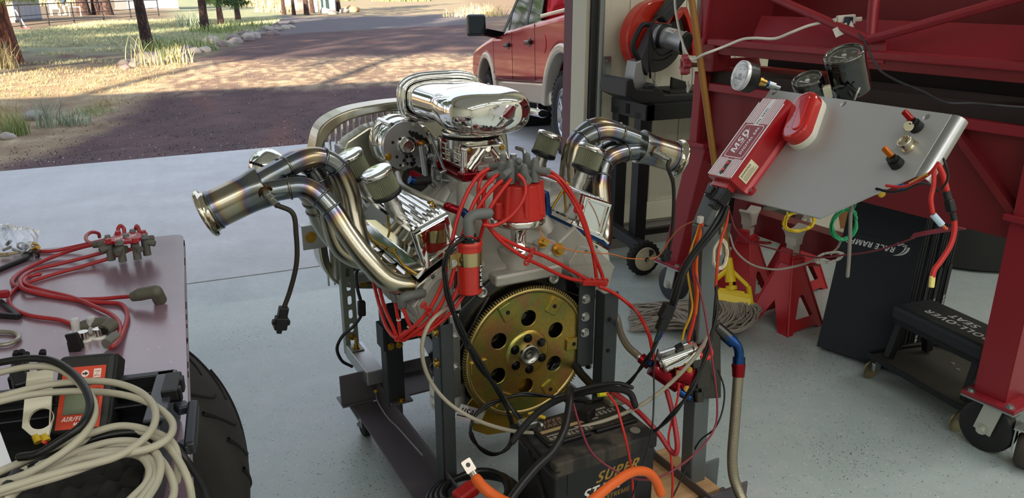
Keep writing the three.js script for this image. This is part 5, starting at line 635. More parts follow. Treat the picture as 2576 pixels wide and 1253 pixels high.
    for (let i = 0; i < 6; i++) { const a = (115 - i * 58.5) * PI / 180; f.add(mesh('converter_tab', uvBy(ext(rrect(.046, .036, .005), .005, .002).translate(.138, 0, 0).rotateZ(a).translate(o.x, o.y, o.z + .002), (v) => [(v.x - o.x) / .36 + .5, (v.y - o.y) / .36 + .5]), gm)); f.add(mesh('tab_hole', cyl(.0055, .0055, .002, o.x + Math.cos(a) * .138, o.y + Math.sin(a) * .138, o.z + .0092, PI / 2), blackMatte)); const b = (93 - i * 60) * PI / 180; f.add(mesh('crank_bolt', bolt(V(o.x + Math.cos(b) * .044, o.y + Math.sin(b) * .044, o.z + .01), V(0, 0, 1), .0085, .007), blackGloss)); }
    f.add(mesh('pilot_ring', lathe([[.0275, 0], [.0275, .012], [.024, .0135], [.019, .0135], [.018, .004], [.0, .002]], 40).rotateX(PI / 2).translate(o.x, o.y, o.z + .009), steel));
    f.add(mesh('pilot_step', lathe([[.013, 0], [.013, .0075], [.011, .0085], [.0085, .0075], [.0085, 0]], 32).rotateX(PI / 2).translate(o.x, o.y, o.z + .011), std(0x77756f, .5, .9)));
    part(engine, 'flywheel_dust_cover', ext(shape([[-.11, -.205], [-.04, -.215], [.03, -.2], [.12, -.15], [.15, -.07], [-.12, -.06], [-.165, -.1], [-.15, -.18]]), .004).translate(0, -.01, -.008), goldZinc);
  }
  { // oil filter, coil, steel lines
    const lab = canvasTex(512, 256, (c, w, h) => { c.fillStyle = '#e9e7df'; c.fillRect(0, 0, w, h); c.fillStyle = '#141414'; c.fillRect(0, 0, w, 70); c.fillStyle = '#f2f0ea'; c.font = 'italic bold 54px sans-serif'; c.fillText('ROAC', 96, 54); c.fillStyle = '#141414'; c.font = 'bold 34px sans-serif'; c.fillText('22460', 150, 122); c.font = 'bold 26px sans-serif'; c.fillText('RACING OIL FILTER', 60, 160); c.fillRect(70, 196, 150, 4); c.fillRect(70, 208, 130, 4); c.fillRect(240, 196, 90, 4); });
    const t = part(engine, 'oil_filter', lathe([[0, -.062], [.036, -.06], [.044, -.054], [.0475, -.04], [.0475, .055], [.046, .062], [.038, .066], [0, .066]], 36).translate(-.165, -.125, -.135), std(0xffffff, .4, 0, { map: lab })); t.geometry = uvBy(t.geometry, (v) => [(Math.atan2(v.x + .165, v.z + .135) / (2 * PI) * 2 + .62), (v.y + .187) / .12]);
    const ct = canvasTex(128, 256, (c, w, h) => { c.fillStyle = '#b8241c'; c.fillRect(0, 0, w, h); c.fillStyle = '#111'; c.fillRect(20, 0, 88, h); c.save(); c.translate(80, 245); c.rotate(-PI / 2); c.fillStyle = '#f3f3f3'; c.font = 'italic bold 62px sans-serif'; c.fillText('BLASTER', -4, 0, 236); c.restore(); });
    const k = V(-.182, 0, .058), coil = part(engine, 'ignition_coil', lathe([[0, .222], [.028, .222], [.0285, .225], [.0285, .335], [.031, .337], [.031, .345], [.026, .347]], 36).translate(k.x, 0, k.z), phy(0xc22a1c, .3, 0, { clearcoat: .5 }));
    coil.add(mesh('coil_top', [lathe([[.026, .345], [.024, .35], [.009, .354], [.009, .37], [0, .37]], 28).translate(k.x, 0, k.z), [-1, 1].map((q) => [cyl(.003, .003, .014, k.x + q * .015, .356, k.z)])], blackGloss)); coil.add(mesh('coil_label', (() => { const g = new THREE.CylinderGeometry(.0288, .0288, .085, 16, 1, true, .2, 1.1).translate(k.x, .278, k.z); return g; })(), std(0xffffff, .4, 0, { map: ct })));
    coil.add(mesh('coil_band', [cyl(.0298, .0298, .032, k.x, .308, k.z, 0, 0, 36), box(.022, .034, .004, k.x - .04, .305, k.z + .004, .001, 0, .3), box(.004, .034, .03, k.x - .052, .305, k.z - .012, .001)], std(0xcdb88a, .22, 1))); coil.add(mesh('coil_bolt', bolt(V(k.x - .043, .302, k.z + .007), V(-.2, 0, 1), .006), steel));
    coil.add(mesh('coil_boot', [tube([[k.x, .362, k.z], [k.x, .395, k.z], [k.x + .012, .404, k.z], [k.x + .05, .404, k.z]], .0125, 24, 14), cyl(.0095, .011, .03, k.x, .372, k.z)], bootGrey));
    coil.add(mesh('coil_wire', tube([E(1160, 612, .055), E(1168, 596, .06), E(1182, 594, .07), E(1200, 602, .07)], .0016), wireRed)); coil.add(mesh('coil_wire', tube([E(1120, 640, .05), E(1140, 605, .055), E(1160, 596, .06), E(1190, 606, .07)], .0018), wireBlack));
    part(engine, 'braided_line', tube([E(1000, 437, -.3), E(1015, 470, -.2), E(1060, 492, -.15), E(1136, 524, -.1)], .0078, 40), std(0xa9a69c, .4, .9, { bumpMap: grainBump, bumpScale: .001 }));
    part(engine, 'line_end', [rod(E(1132, 522, -.1), E(1152, 529, -.09), .011, 12), tube([E(1125, 519, -.1), E(1135, 523, -.1)], .0105)], redAno); part(engine, 'line_end', tube([E(1152, 529, -.09), E(1166, 534, -.085), E(1176, 548, -.08), E(1176, 566, -.08)], .0105, 20, 12), blueAno);
    part(engine, 'fuel_fitting', [rod(E(1030, 452, -.31), E(1043, 456, -.31), .012, 6)], blueAno); part(engine, 'fuel_fitting', rod(E(1036, 436, -.36), E(1060, 450, -.33), .011, 10), redAno); part(engine, 'fuel_hose', rod(E(1043, 456, -.31), E(1085, 452, -.3), .011, 12), blackMatte);
    part(engine, 'starter_nose', [new THREE.TorusGeometry(.042, .006, 8, 30).translate(...E(1462, 882, -.05).toArray()), cyl(.034, .034, .08, ...E(1462, 882, -.08).toArray(), PI / 2)], steel); part(engine, 'starter_bolt', rod(E(1480, 915, -.03), E(1480, 925, -.03), .009, 6), blackGloss);
    part(engine, 'breather_tube', tube([E(1300, 372, -.3), E(1318, 380, -.28), E(1320, 410, -.27)], .006), zinc);
  }
  { // plug wires: boots at the cap down to the spark plugs, in two red looms
    const w = (l, b) => { const t = part(engine, 'spark_plug_wire', tube(l.map(([x, y, z]) => E(x, y, z)), .0047, 90), wireRed); return t; };
    w([[1228, 425, .0], [1205, 440, .01], [1178, 480, .02], [1152, 545, .03], [1132, 630, .045], [1112, 715, .05], [1075, 785, .05], [1032, 830, .03], [1000, 850, .0], [975, 828, -.06], [955, 770, -.16], [938, 705, -.25]]);
    w([[1240, 452, .01], [1222, 468, .02], [1195, 505, .025], [1172, 565, .035], [1150, 640, .05], [1130, 720, .055], [1092, 792, .055], [1040, 838, .035], [1008, 856, .0], [985, 815, -.05], [968, 775, -.12], [955, 728, -.19]]);
    w([[1262, 455, .02], [1240, 475, .03], [1205, 520, .035], [1186, 570, .03], [1170, 650, .04], [1150, 730, .05], [1105, 800, .05], [1045, 842, .03], [1012, 845, .0], [1003, 810, -.05], [995, 765, -.09]]);
    w([[1285, 452, .025], [1262, 480, .04], [1230, 530, .045], [1210, 590, .02], [1195, 660, .0], [1170, 735, .04], [1120, 800, .05], [1050, 842, .03], [1030, 815, .0], [1012, 770, -.04]]);
    w([[1222, 432, -.02], [1207, 455, .0], [1203, 500, .01], [1212, 545, .03], [1240, 582, .04], [1300, 618, .045], [1370, 645, .05], [1440, 682, .05], [1490, 712, .04], [1500, 718, .0]]);
    w([[1250, 440, .0], [1222, 468, .01], [1216, 520, .02], [1226, 562, .035], [1252, 598, .045], [1300, 636, .05], [1360, 668, .05], [1430, 700, .05], [1480, 708, .04], [1515, 716, .0]]);
    w([[1345, 425, -.05], [1375, 428, -.04], [1415, 455, -.01], [1448, 505, .01], [1472, 560, .02], [1488, 620, .03], [1497, 670, .04], [1502, 714, .04]]);
    w([[1360, 438, -.03], [1395, 447, -.02], [1432, 490, .0], [1460, 545, .02], [1480, 600, .03], [1498, 650, .04], [1514, 690, .04], [1520, 714, .04]]);
    w([[1305, 440, .03], [1318, 455, .04], [1322, 485, .05], [1302, 525, .055], [1270, 555, .06], [1240, 568, .06], [1218, 566, .058]]);
    const loom = (l) => part(engine, 'wire_separator', l.map(([x, y, z], i) => new THREE.TorusGeometry(.0062, .0026, 6, 16).translate(...E(x, y, z).toArray())).concat(l.slice(1).map((q, i) => rod(E(...l[i]), E(...q), .0028, 6))), std(0xb5251d, .45));
    loom([[1094, 795, .055], [1080, 780, .058], [1066, 768, .06], [1085, 806, .06]]); loom([[1000, 852, .005], [1012, 846, .01], [1020, 838, .012]]); loom([[1340, 630, .055], [1333, 645, .057], [1325, 660, .058]]); loom([[1450, 528, .01], [1462, 522, .01]]); loom([[1486, 706, .045], [1500, 706, .045], [1513, 706, .045], [1524, 708, .045]]); part(engine, 'wire_separator', bar(E(1466, 712, .05), E(1528, 714, .05), .014, .006, V(0, 1, 0), .002), std(0xb5251d, .45));
    for (const [x, y, z, a, b] of [[938, 700, -.25, 930, 670], [955, 722, -.19, 950, 695], [993, 758, -.09, 985, 732], [1010, 766, -.04, 1020, 752]]) part(engine, 'plug_boot', [rod(E(x, y, z), E(a, b, z), .0075, 12, .009)], bootGrey);
    part(engine, 'plug_boot', tube([E(1012, 768, -.04), E(1013, 752, -.035), E(1028, 746, -.03), E(1062, 738, -.03)], .0115, 24, 12), bootGrey);
    for (const [x, y, z] of [[948, 745, -.2], [966, 768, -.135], [1003, 805, -.05], [1030, 822, .0]]) part(engine, 'wire_marker', new THREE.TorusGeometry(.0045, .0018, 6, 14).rotateX(PI / 2).translate(...E(x, y, z).toArray()), whitePlastic);
    part(engine, 'trigger_wire', tube([E(1354, 560, .0), E(1362, 590, .02), E(1385, 608, .03), E(1440, 630, .04), E(1540, 640, .02), E(1580, 650, .0), E(1620, 652, -.02)], .0015, 70, 6), std(0xd5762c, .5));
  }
}

// ---------- run stand, radiator ----------
const darkSteel = std(0x4d5254, .5, .6), millSteel = std(0x6a6468, .5, .65), postGrey = std(0x6f7476, .5, .5);
{
  const s = thing('engine_stand', 'dark angle steel run stand on casters that carries the engine and control panel', 'engine stand', ENG.clone().setY(0), ETURN), y = (v) => v + ENG.y;
  const L = (name, x, z, y0, y1, wa, wb, t, m) => part(s, name, [box(wb, y1 - y0, t, x + wb / 2, y((y0 + y1) / 2), z - t / 2, .0015), box(t, y1 - y0, wa, x + t / 2, y((y0 + y1) / 2), z - wa / 2, .0015)], m);
  L('rear_post', -.262, .06, -.34, .152, .048, .034, .005, darkSteel); L('rear_post', .196, .06, -.34, .143, .04, .046, .005, darkSteel);
  part(s, 'mount_plate', [box(.05, .24, .006, .168, y(.05), .022, .002)], darkSteel); part(s, 'mount_plate', [box(.026, .22, .006, -.212, y(.05), .03, .002), box(.02, .1, .012, -.205, y(.22), .03, .002)], steel);
  for (const v of [.125, .075, .03]) part(s, 'bolt', bolt(V(.162, y(v), .025), V(0, 0, 1), .009, .008), steel); for (const v of [.13, .05]) part(s, 'bolt', bolt(V(-.262, y(v), .04), V(-1, 0, 0), .009, .006), goldZinc); for (const v of [.1, .02]) part(s, 'bolt', bolt(V(-.212, y(v), .034), V(0, 0, 1), .009, .008), steel);
  part(s, 'bolt', [bolt(V(.215, y(.07), .06), V(0, 0, 1), .004, .002)], blackMatte); part(s, 'bolt', bolt(V(.215, y(-.02), .06), V(0, 0, 1), .004, .002), blackMatte);
  for (const q of [-1, 1]) part(s, 'side_rail', [box(.08, .005, .96, q * .292, y(-.317), .0, .001), box(.005, .075, .96, q * .254, y(-.28), .0, .001)], millSteel);
  part(s, 'front_beam', [box(.72, .1, .005, 0, y(-.265), -.5, .001), box(.72, .005, .07, 0, y(-.314), -.52, .001)], millSteel); part(s, 'rear_beam', [box(.72, .005, .075, 0.02, y(-.316), .39, .001), box(.72, .07, .005, .02, y(-.285), .428, .001)], millSteel);
  part(s, 'gusset_plate', [ext((() => { const q = shape([[.17, -.285], [.24, -.262], [.275, -.29], [.29, -.42], [.15, -.42]]); q.holes = [hole(.232, -.292, .013)]; return q; })(), .006).rotateX(-PI / 2).translate(0, y(-.326), -.0)], postGrey); part(s, 'gusset_plate', box(.075, .085, .006, .335, y(-.28), .335, .001), postGrey);
  for (const q of [-1, 1]) { part(s, 'engine_mount_post', box(.05, .3, .05, q * .245, y(-.1), -.34, .004), std(0x2c2e30, .5, .5)); part(s, 'mount_arm', [box(.17, .05, .05, q * .165, y(-.03), -.34, .004), box(.012, .07, .06, q * .272, y(-.035), -.34, .002)], std(0x2c2e30, .5, .5)); part(s, 'mount_foot', [box(.11, .006, .13, q * .165, y(-.245), -.41, .001), box(.006, .08, .13, q * .222, y(-.285), -.41, .001), box(.065, .006, .05, q * .235, y(-.238), -.325, .001)], millSteel); for (const dx of [-.012, .014]) part(s, 'bolt', bolt(V(q * .245 + dx, y(-.06), -.314), V(0, 0, 1), .0075, .006), goldZinc); part(s, 'bolt', bolt(V(q * .235, y(-.234), -.31), V(0, 1, 0), .009, .008), goldZinc); }
  // radiator supports: aluminium tube, slotted angles, cross bar
  for (const q of [-1, 1]) {
    part(s, 'support_tube', box(.055, .045, .22, q * .262, y(-.22), -.56, .003), alu);
    const sl = []; for (let i = 0; i < 7; i++) { const p = rrect(.013, .03, .0064, 0, .05 + i * .047); sl.push(new THREE.Path(p.getPoints(8))); }
    const f = shape([[-.02, 0], [.02, 0], [.02, .4], [-.02, .4]], sl);
    part(s, 'slotted_angle', [ext(f, .003).translate(q * .268, y(-.235), -.66), box(.003, .4, .03, q * .268 + q * .02, y(-.035), -.675), box(.04, .003, .06, q * .268, y(-.195), -.63)], std(0x8f9488, .45, .7)); for (const v of [-.21, -.17]) part(s, 'bolt', bolt(V(q * .268, y(v), -.655), V(0, 0, 1), .007, .005), goldZinc); part(s, 'bolt', [bolt(V(q * .268, y(-.193), -.62), V(0, 1, 0), .008, .01), cyl(.005, .005, .03, q * .268, y(-.175), -.62)], goldZinc);
  }
  part(s, 'cross_bar', [box(.8, .072, .005, .002, y(.18), -.655, .001), box(.8, .004, .03, .002, y(.216), -.67)], alu); for (const q of [-1, 1]) part(s, 'bolt', bolt(V(q * .373, y(.182), -.652), V(0, 0, 1), .012, .008), goldZinc);
  for (const [x, z] of [[-.3, -.455], [.3, -.455], [-.3, .36], [.3, .36]]) { // casters
    const c = part(s, 'caster', [box(.075, .005, .075, x, y(-.3225), z), box(.004, .05, .032, x - .016, .062, z - .008), box(.004, .05, .032, x + .016, .062, z - .008), bolt(V(x - .018, .042, z - .012), V(-1, 0, 0), .006)], zinc); c.add(mesh('caster_wheel', lathe([[.0, -.013], [.034, -.013], [.038, -.008], [.038, .008], [.034, .013], [0, .013]], 28).rotateZ(PI / 2).translate(x, .038, z - .012), rubber));
  }
  // the post that carries the panel, bent at the top
  const a = V(1.06, .088, -1.315), b = V(1.055, .80, -1.345), c = V(1.11, .875, -1.37), inv = (p) => V(p.clone().sub(ENG).dot(eX), p.y, p.clone().sub(ENG).dot(eZ));
  part(s, 'panel_post', [bar(inv(a), inv(b), .045, .042, V(1, 0, 0), .004), bar(inv(V(1.054, .79, -1.345)), inv(c), .045, .042, V(1, 0, -.1), .004)], postGrey);
  part(s, 'ground_wire', tube([E(945, 985, -.47), E(950, 1010, -.4), E(975, 1050, -.3), E(1000, 1075, -.22), E(1040, 1120, -.1), E(1062, 1145, -.04)].map((p) => V(p.x, y(Math.max(p.y, -.3)), p.z)), .0022, 50, 6), std(0x7d7f82, .5)); part(s, 'wire_terminal', [...[[945, 985, -.47]].map((p) => sph(.006, E(...p).x, y(E(...p).y), p[2]))], std(0xc9a21e, .5));
}
{
  const r = thing('radiator', 'polished radiator with rounded grille shell and vertical bars in front of the engine', 'radiator', ENG, ETURN), z = -.75;
  const out = (o) => { const p = []; const half = [[.335 - o, .1], [.335 - o, .34], [.322 - o, .44], [.295 - o, .5 - o * .8], [.23 - o * .5, .535 - o], [.12, .552 - o], [0, .556 - o]]; for (const q of half) p.push([q[0], q[1]]); for (const q of half.slice(0, -1).reverse()) p.push([-q[0], q[1]]); p.push([-.325 + o, .05], [-.285 + o, -.01 + o * .5], [-.18, -.045 + o], [0, -.06 + o], [.18, -.045 + o], [.285 - o, -.01 + o * .5], [.325 - o, .05]); return p; };
  const smooth = (p) => new THREE.CatmullRomCurve3(p.map((q) => V(q[0], q[1], 0)), true, 'centripetal').getPoints(110).map((q) => new THREE.Vector2(q.x, q.y));
  const sh = new THREE.Shape(smooth(out(0))); sh.holes = [new THREE.Path(smooth(out(.028)))];
  part(r, 'grille_shell', ext(sh, .075, .006, 3).translate(0, 0, z - .05), std(0xb5b09c, .22, 1)); 
  for (let i = 0; i < 31; i++) { const x = -.3 + i * .02, top = .535 - Math.pow(Math.abs(x) / .31, 3) * .11; part(r, 'grille_bar', box(.005, top + .03, .012, x, (top - .03) / 2, z - .03), polished); }
  part(r, 'core', [box(.5, .36, .05, 0, .22, z + .045, .004)], std(0x3b3d3e, .6, .6)); for (const y of [.425, .015]) part(r, 'core_frame', box(.52, .03, .06, 0, y, z + .045, .004), alu);
  const tk = new THREE.Shape([[-.285, .33], [-.27, .4], [-.235, .455], [-.17, .49], [-.06, .512], [0, .515], [.06, .512], [.17, .49], [.235, .455], [.27, .4], [.285, .33]].map((p) => new THREE.Vector2(...p))); part(r, 'top_tank', ext(tk, .06, .006).translate(0, 0, z + .01), std(0xb8b6a6, .3, .95)); part(r, 'tank_seam', tube([[-.28, .335, z + .078], [-.15, .37, z + .08], [0, .39, z + .082], [.15, .37, z + .08], [.28, .335, z + .078]], .004), alu);
  part(r, 'side_panel', [box(.05, .34, .06, -.275, .19, z + .04, .004)], std(0xa9a99a, .35, .9)); part(r, 'side_panel', [box(.05, .34, .06, .275, .19, z + .04, .004)], std(0xa9a99a, .35, .9));
  part(r, 'radiator_cap', [cyl(.028, .028, .01, -.06, .527, z + .045, 0, 0, 8), cyl(.02, .02, .02, -.06, .517, z + .045)], polished);
  part(r, 'headlamp_bucket', [orient(lathe([[0, .05], [.025, .045], [.045, .028], [.055, 0], [.052, -.01], [0, -.01]], 36), V(-.475, .405, -.66), V(-.35, .6, .5)), rod(V(-.46, .39, -.67), V(-.31, .3, -.74), .012, 10)], chrome, 'chrome lamp bucket'); part(r, 'lamp_slot', Array.from({ length: 5 }, (_, i) => orient(cyl(.004, .004, .002), V(-.525 + i * .006, .43 - i * .002, -.628 + i * .004), V(-.6, .4, .6))), blackMatte);
  part(r, 'drain_plug', rod(V(-.21, -.01, z + .03), V(-.21, -.01, z + .06), .013, 6), goldZinc); part(r, 'bottom_panel', ext(shape([[-.28, .02], [.28, .02], [.24, -.03], [0, -.045], [-.24, -.03]]), .004).translate(0, 0, z + .02), alu);
}
// ---------- battery, board ----------
{
  const b = thing('car_battery', 'dusty black car battery with gold and white lettering on the stand behind the post', 'battery', eW(-.012, -.259, .302).toArray(), ETURN - .02);
  const dust = dataTex(256, (u, v) => { const k = fbm(u, v, 5, 4), d = fbm(u, v, 60, 2); const t = ss(.35, .65, k) * .75; return [lerp(24, 92, t) * lerp(.9, 1.1, d), lerp(24, 82, t) * lerp(.9, 1.1, d), lerp(24, 68, t) * lerp(.9, 1.1, d)]; });
  const dusty = std(0xffffff, .8, 0, { map: dust });
  part(b, 'case', [box(.262, .165, .172, 0, .0825, 0, .006)], std(0x111214, .45)); part(b, 'lid', uvBy(box(.268, .036, .178, 0, .182, 0, .006), (v) => [v.x * 3, v.z * 3]), dusty);
  const front = canvasTex(1024, 640, (c, w, h) => { c.fillStyle = '#121315'; c.fillRect(0, 0, w, h); c.save(); c.transform(1, -.06, -.12, 1, 60, 40); c.font = 'italic bold 190px sans-serif'; c.fillStyle = '#a57f2c'; c.fillText('SUPER', 330, 250, 600); c.fillStyle = '#e3e1da'; c.fillText('START', 170, 420, 690); c.fillRect(140, 440, 330, 14); c.font = 'bold 84px sans-serif'; c.fillStyle = '#8b6a28'; c.fillText('EXTREME', 470, 520, 420); c.restore(); });
  part(b, 'front_label', box(.2, .125, .0015, .0, .11, .0868), std(0xffffff, .45, 0, { map: front }));
  const top1 = canvasTex(512, 256, (c, w, h) => { c.fillStyle = '#2c2720'; c.fillRect(0, 0, w, h); c.fillStyle = '#b8a070'; c.fillRect(10, 120, 260, 34); c.fillStyle = '#8f6f5a'; c.font = 'italic bold 50px sans-serif'; c.fillText('SUPER', 20, 52); c.fillText('START', 10, 100); c.fillStyle = '#d7d2c4'; c.font = 'bold 22px sans-serif'; c.fillText('AGM', 300, 150); c.fillText('DANGER  POISON', 20, 200); for (let i = 0; i < 40; i++) c.fillRect(20 + (i % 10) * 26, 212 + Math.floor(i / 10) * 9, rr(8, 22), 4); c.font = 'bold 26px sans-serif'; c.fillText('NEWARK', 330, 60); for (let i = 0; i < 30; i++) c.fillRect(320 + (i % 6) * 28, 80 + Math.floor(i / 6) * 9, rr(8, 24), 4); });
  for (const x of [-.06, .065]) part(b, 'vent_cover', [box(.112, .012, .1, x, .204, -.02, .004)], blackPlastic); part(b, 'top_label', box(.225, .001, .085, .0, .2108, -.02), std(0xffffff, .7, 0, { map: top1 }));
  for (const x of [-.118, .115]) part(b, 'terminal_post', [cyl(.009, .01, .02, x, .208, -.065), cyl(.0075, .0075, .045, x + .01, .215, .0 - .06)], steel);
  part(b, 'terminal_clamp', [box(.04, .018, .03, -.118, .215, -.06, .005), bolt(V(-.1, .215, -.04), V(1, 0, 0), .007)], zinc); part(b, 'terminal_clamp', [box(.045, .02, .035, .115, .215, -.058, .006), bolt(V(.115, .224, -.05), V(0, 1, 0), .007)], std(0x8a7f6c, .6, .4)); part(b, 'hold_down', [bar(V(-.13, .18, .09), V(-.14, .2, -.09), .02, .004, V(1, 0, 0)), bar(V(-.137, .175, -.02), V(-.137, .03, .1), .006, .006)], blackMatte);
  part(b, 'ring_terminal', [orient(new THREE.TorusGeometry(.008, .0025, 6, 16), V(-.108, .24, -.06), V(0, .6, 1)), rod(V(-.1, .235, -.055), V(-.08, .225, -.05), .0045, 10)], std(0xd9b52a, .4)); part(b, 'ring_terminal', rod(V(.07, .24, -.06), V(.095, .236, -.06), .006, 10), std(0xd5d421, .4)); part(b, 'relay_plug', box(.036, .026, .03, .012, .228, -.02, .004, 0, .5), blackPlastic);
  part(b, 'level_eye', cyl(.012, .012, .002, .095, .201, .055), std(0x77746a, .6));
  const wood = dataTex(256, (u, v) => { const k = fbm(u * .08, v, 20, 3), d = fbm(u, v, 3, 3); return [lerp(168, 214, k) - d * 20, lerp(132, 178, k) - d * 24, lerp(92, 132, k) - d * 26]; });
  solo('wood_board', 'pale pine board lying across the stand under the battery', 'board', uvBy(box(.62, .032, .2, 0, 0, 0, .002), (v) => [v.x * 2, v.z * 3]), std(0xffffff, .75, 0, { map: wood })).position.copy(eW(.01, -.282, .3)); scene.children[scene.children.length - 1].rotation.y = ETURN;
}
// ---------- control panel with its instruments ----------
const pO = V(1.165, .981, -1.357), pX = V(.014, .158, .987).normalize(), pN = V(-.751, .654, -.094), pY = V().crossVectors(pN, pX).normalize(); pN.crossVectors(pX, pY);
const pq = new THREE.Quaternion().setFromRotationMatrix(basis(pX, pY, pN, V()));
const onPanel = (name, label, cat, a, b, c = 0, turn = 0) => { const t = thing(name, label, cat, pO.clone().addScaledVector(pX, a).addScaledVector(pY, b).addScaledVector(pN, c)); t.quaternion.copy(pq).multiply(new THREE.Quaternion().setFromAxisAngle(V(0, 0, 1), turn)); return t; };
const pAt = (a, b, c = 0) => pO.clone().addScaledVector(pX, a).addScaledVector(pY, b).addScaledVector(pN, c);
const ringGeo = (r, t) => new THREE.TorusGeometry(r, t, 8, 40);
{
  const t = onPanel('control_panel', 'tilted bare aluminium sheet panel carrying switches, key and ignition box', 'control panel', 0, 0);
  const pan = new THREE.Shape(); pan.moveTo(-.036, .142); pan.lineTo(.462, .058); pan.lineTo(.462, -.07); pan.lineTo(.322, -.176); pan.lineTo(.062, -.152); pan.lineTo(-.03, -.155); pan.lineTo(-.03, -.12);
  part(t, 'sheet', ext(pan, .003, .0008).translate(0, 0, -.003), std(0xb3b4b3, .5, .45, { bumpMap: grainBump, bumpScale: .0001 }));
  part(t, 'rolled_edge', (() => { const s = new THREE.Shape(); s.moveTo(0, 0); s.absarc(0, -.018, .018, PI / 2, -.3, true); s.lineTo(.0142, -.0243); s.absarc(0, -.018, .015, -.3, PI / 2, false); const g = ext(s, .128); return g.applyMatrix4(basis(V(1, 0, 0), V(0, 0, 1), V(0, -1, 0), V(.462, .058, 0))); })(), std(0xb0b2b3, .34, .9));
  for (const [a, b] of [[-.014, .131], [.209, .09], [.416, .053], [-.012, -.143]]) part(t, 'rivet', [lathe([[.0, .002], [.004, .002], [.0075, .0005], [.008, 0]], 20).rotateX(PI / 2).translate(a, b, 0), cyl(.0025, .0025, .001, a, b, .0018, PI / 2)], steel);
  const tog = (name, a, b, col, label) => { const g = part(t, name, [cyl(.011, .0125, .014, a, b, .007, PI / 2), cyl(.009, .009, .008, a - .001, b, .017, PI / 2)], blackPlastic, label); g.add(mesh('lever', [mv(new RoundedBoxGeometry(.012, .022, .0075, 2, .003), a - .006, b + .006, .029, 1.1, 0, .6)], phy(col, .15, 0, { transmission: .35, thickness: .004, attenuationColor: new THREE.Color(col), attenuationDistance: .01 }))); };
  tog('toggle_switch', .411, .029, 0xc11a1a, 'red lever toggle'); tog('toggle_switch', .416, -.05, 0xe07c10, 'amber lever toggle');
  const k = part(t, 'ignition_switch', [cyl(.0165, .0165, .006, .418, -.012, .004, PI / 2, 0, 6), cyl(.0125, .0125, .014, .418, -.012, .01, PI / 2), ringGeo(.0105, .0022).translate(.418, -.012, .018)], std(0xd9d2bd, .2, 1), 'nickel key switch'); k.add(mesh('key', [ext((() => { const s = new THREE.Shape(); s.absellipse(0, .014, .0085, .0105, 0, 2 * PI); s.holes = [hole(0, .019, .002)]; return s; })(), .0015, .0004).rotateX(-.15).rotateY(.9).translate(.415, .002, .024), box(.0035, .016, .0014, .417, -.003, .022)], std(0xcfc7ac, .25, 1)));
  part(t, 'terminal_boot', cyl(.006, .006, .02, .4, -.1, -.012, PI / 2), std(0xd9b51c, .5)); part(t, 'terminal_boot', cyl(.006, .006, .02, .43, -.082, -.012, PI / 2), blueAno);
}
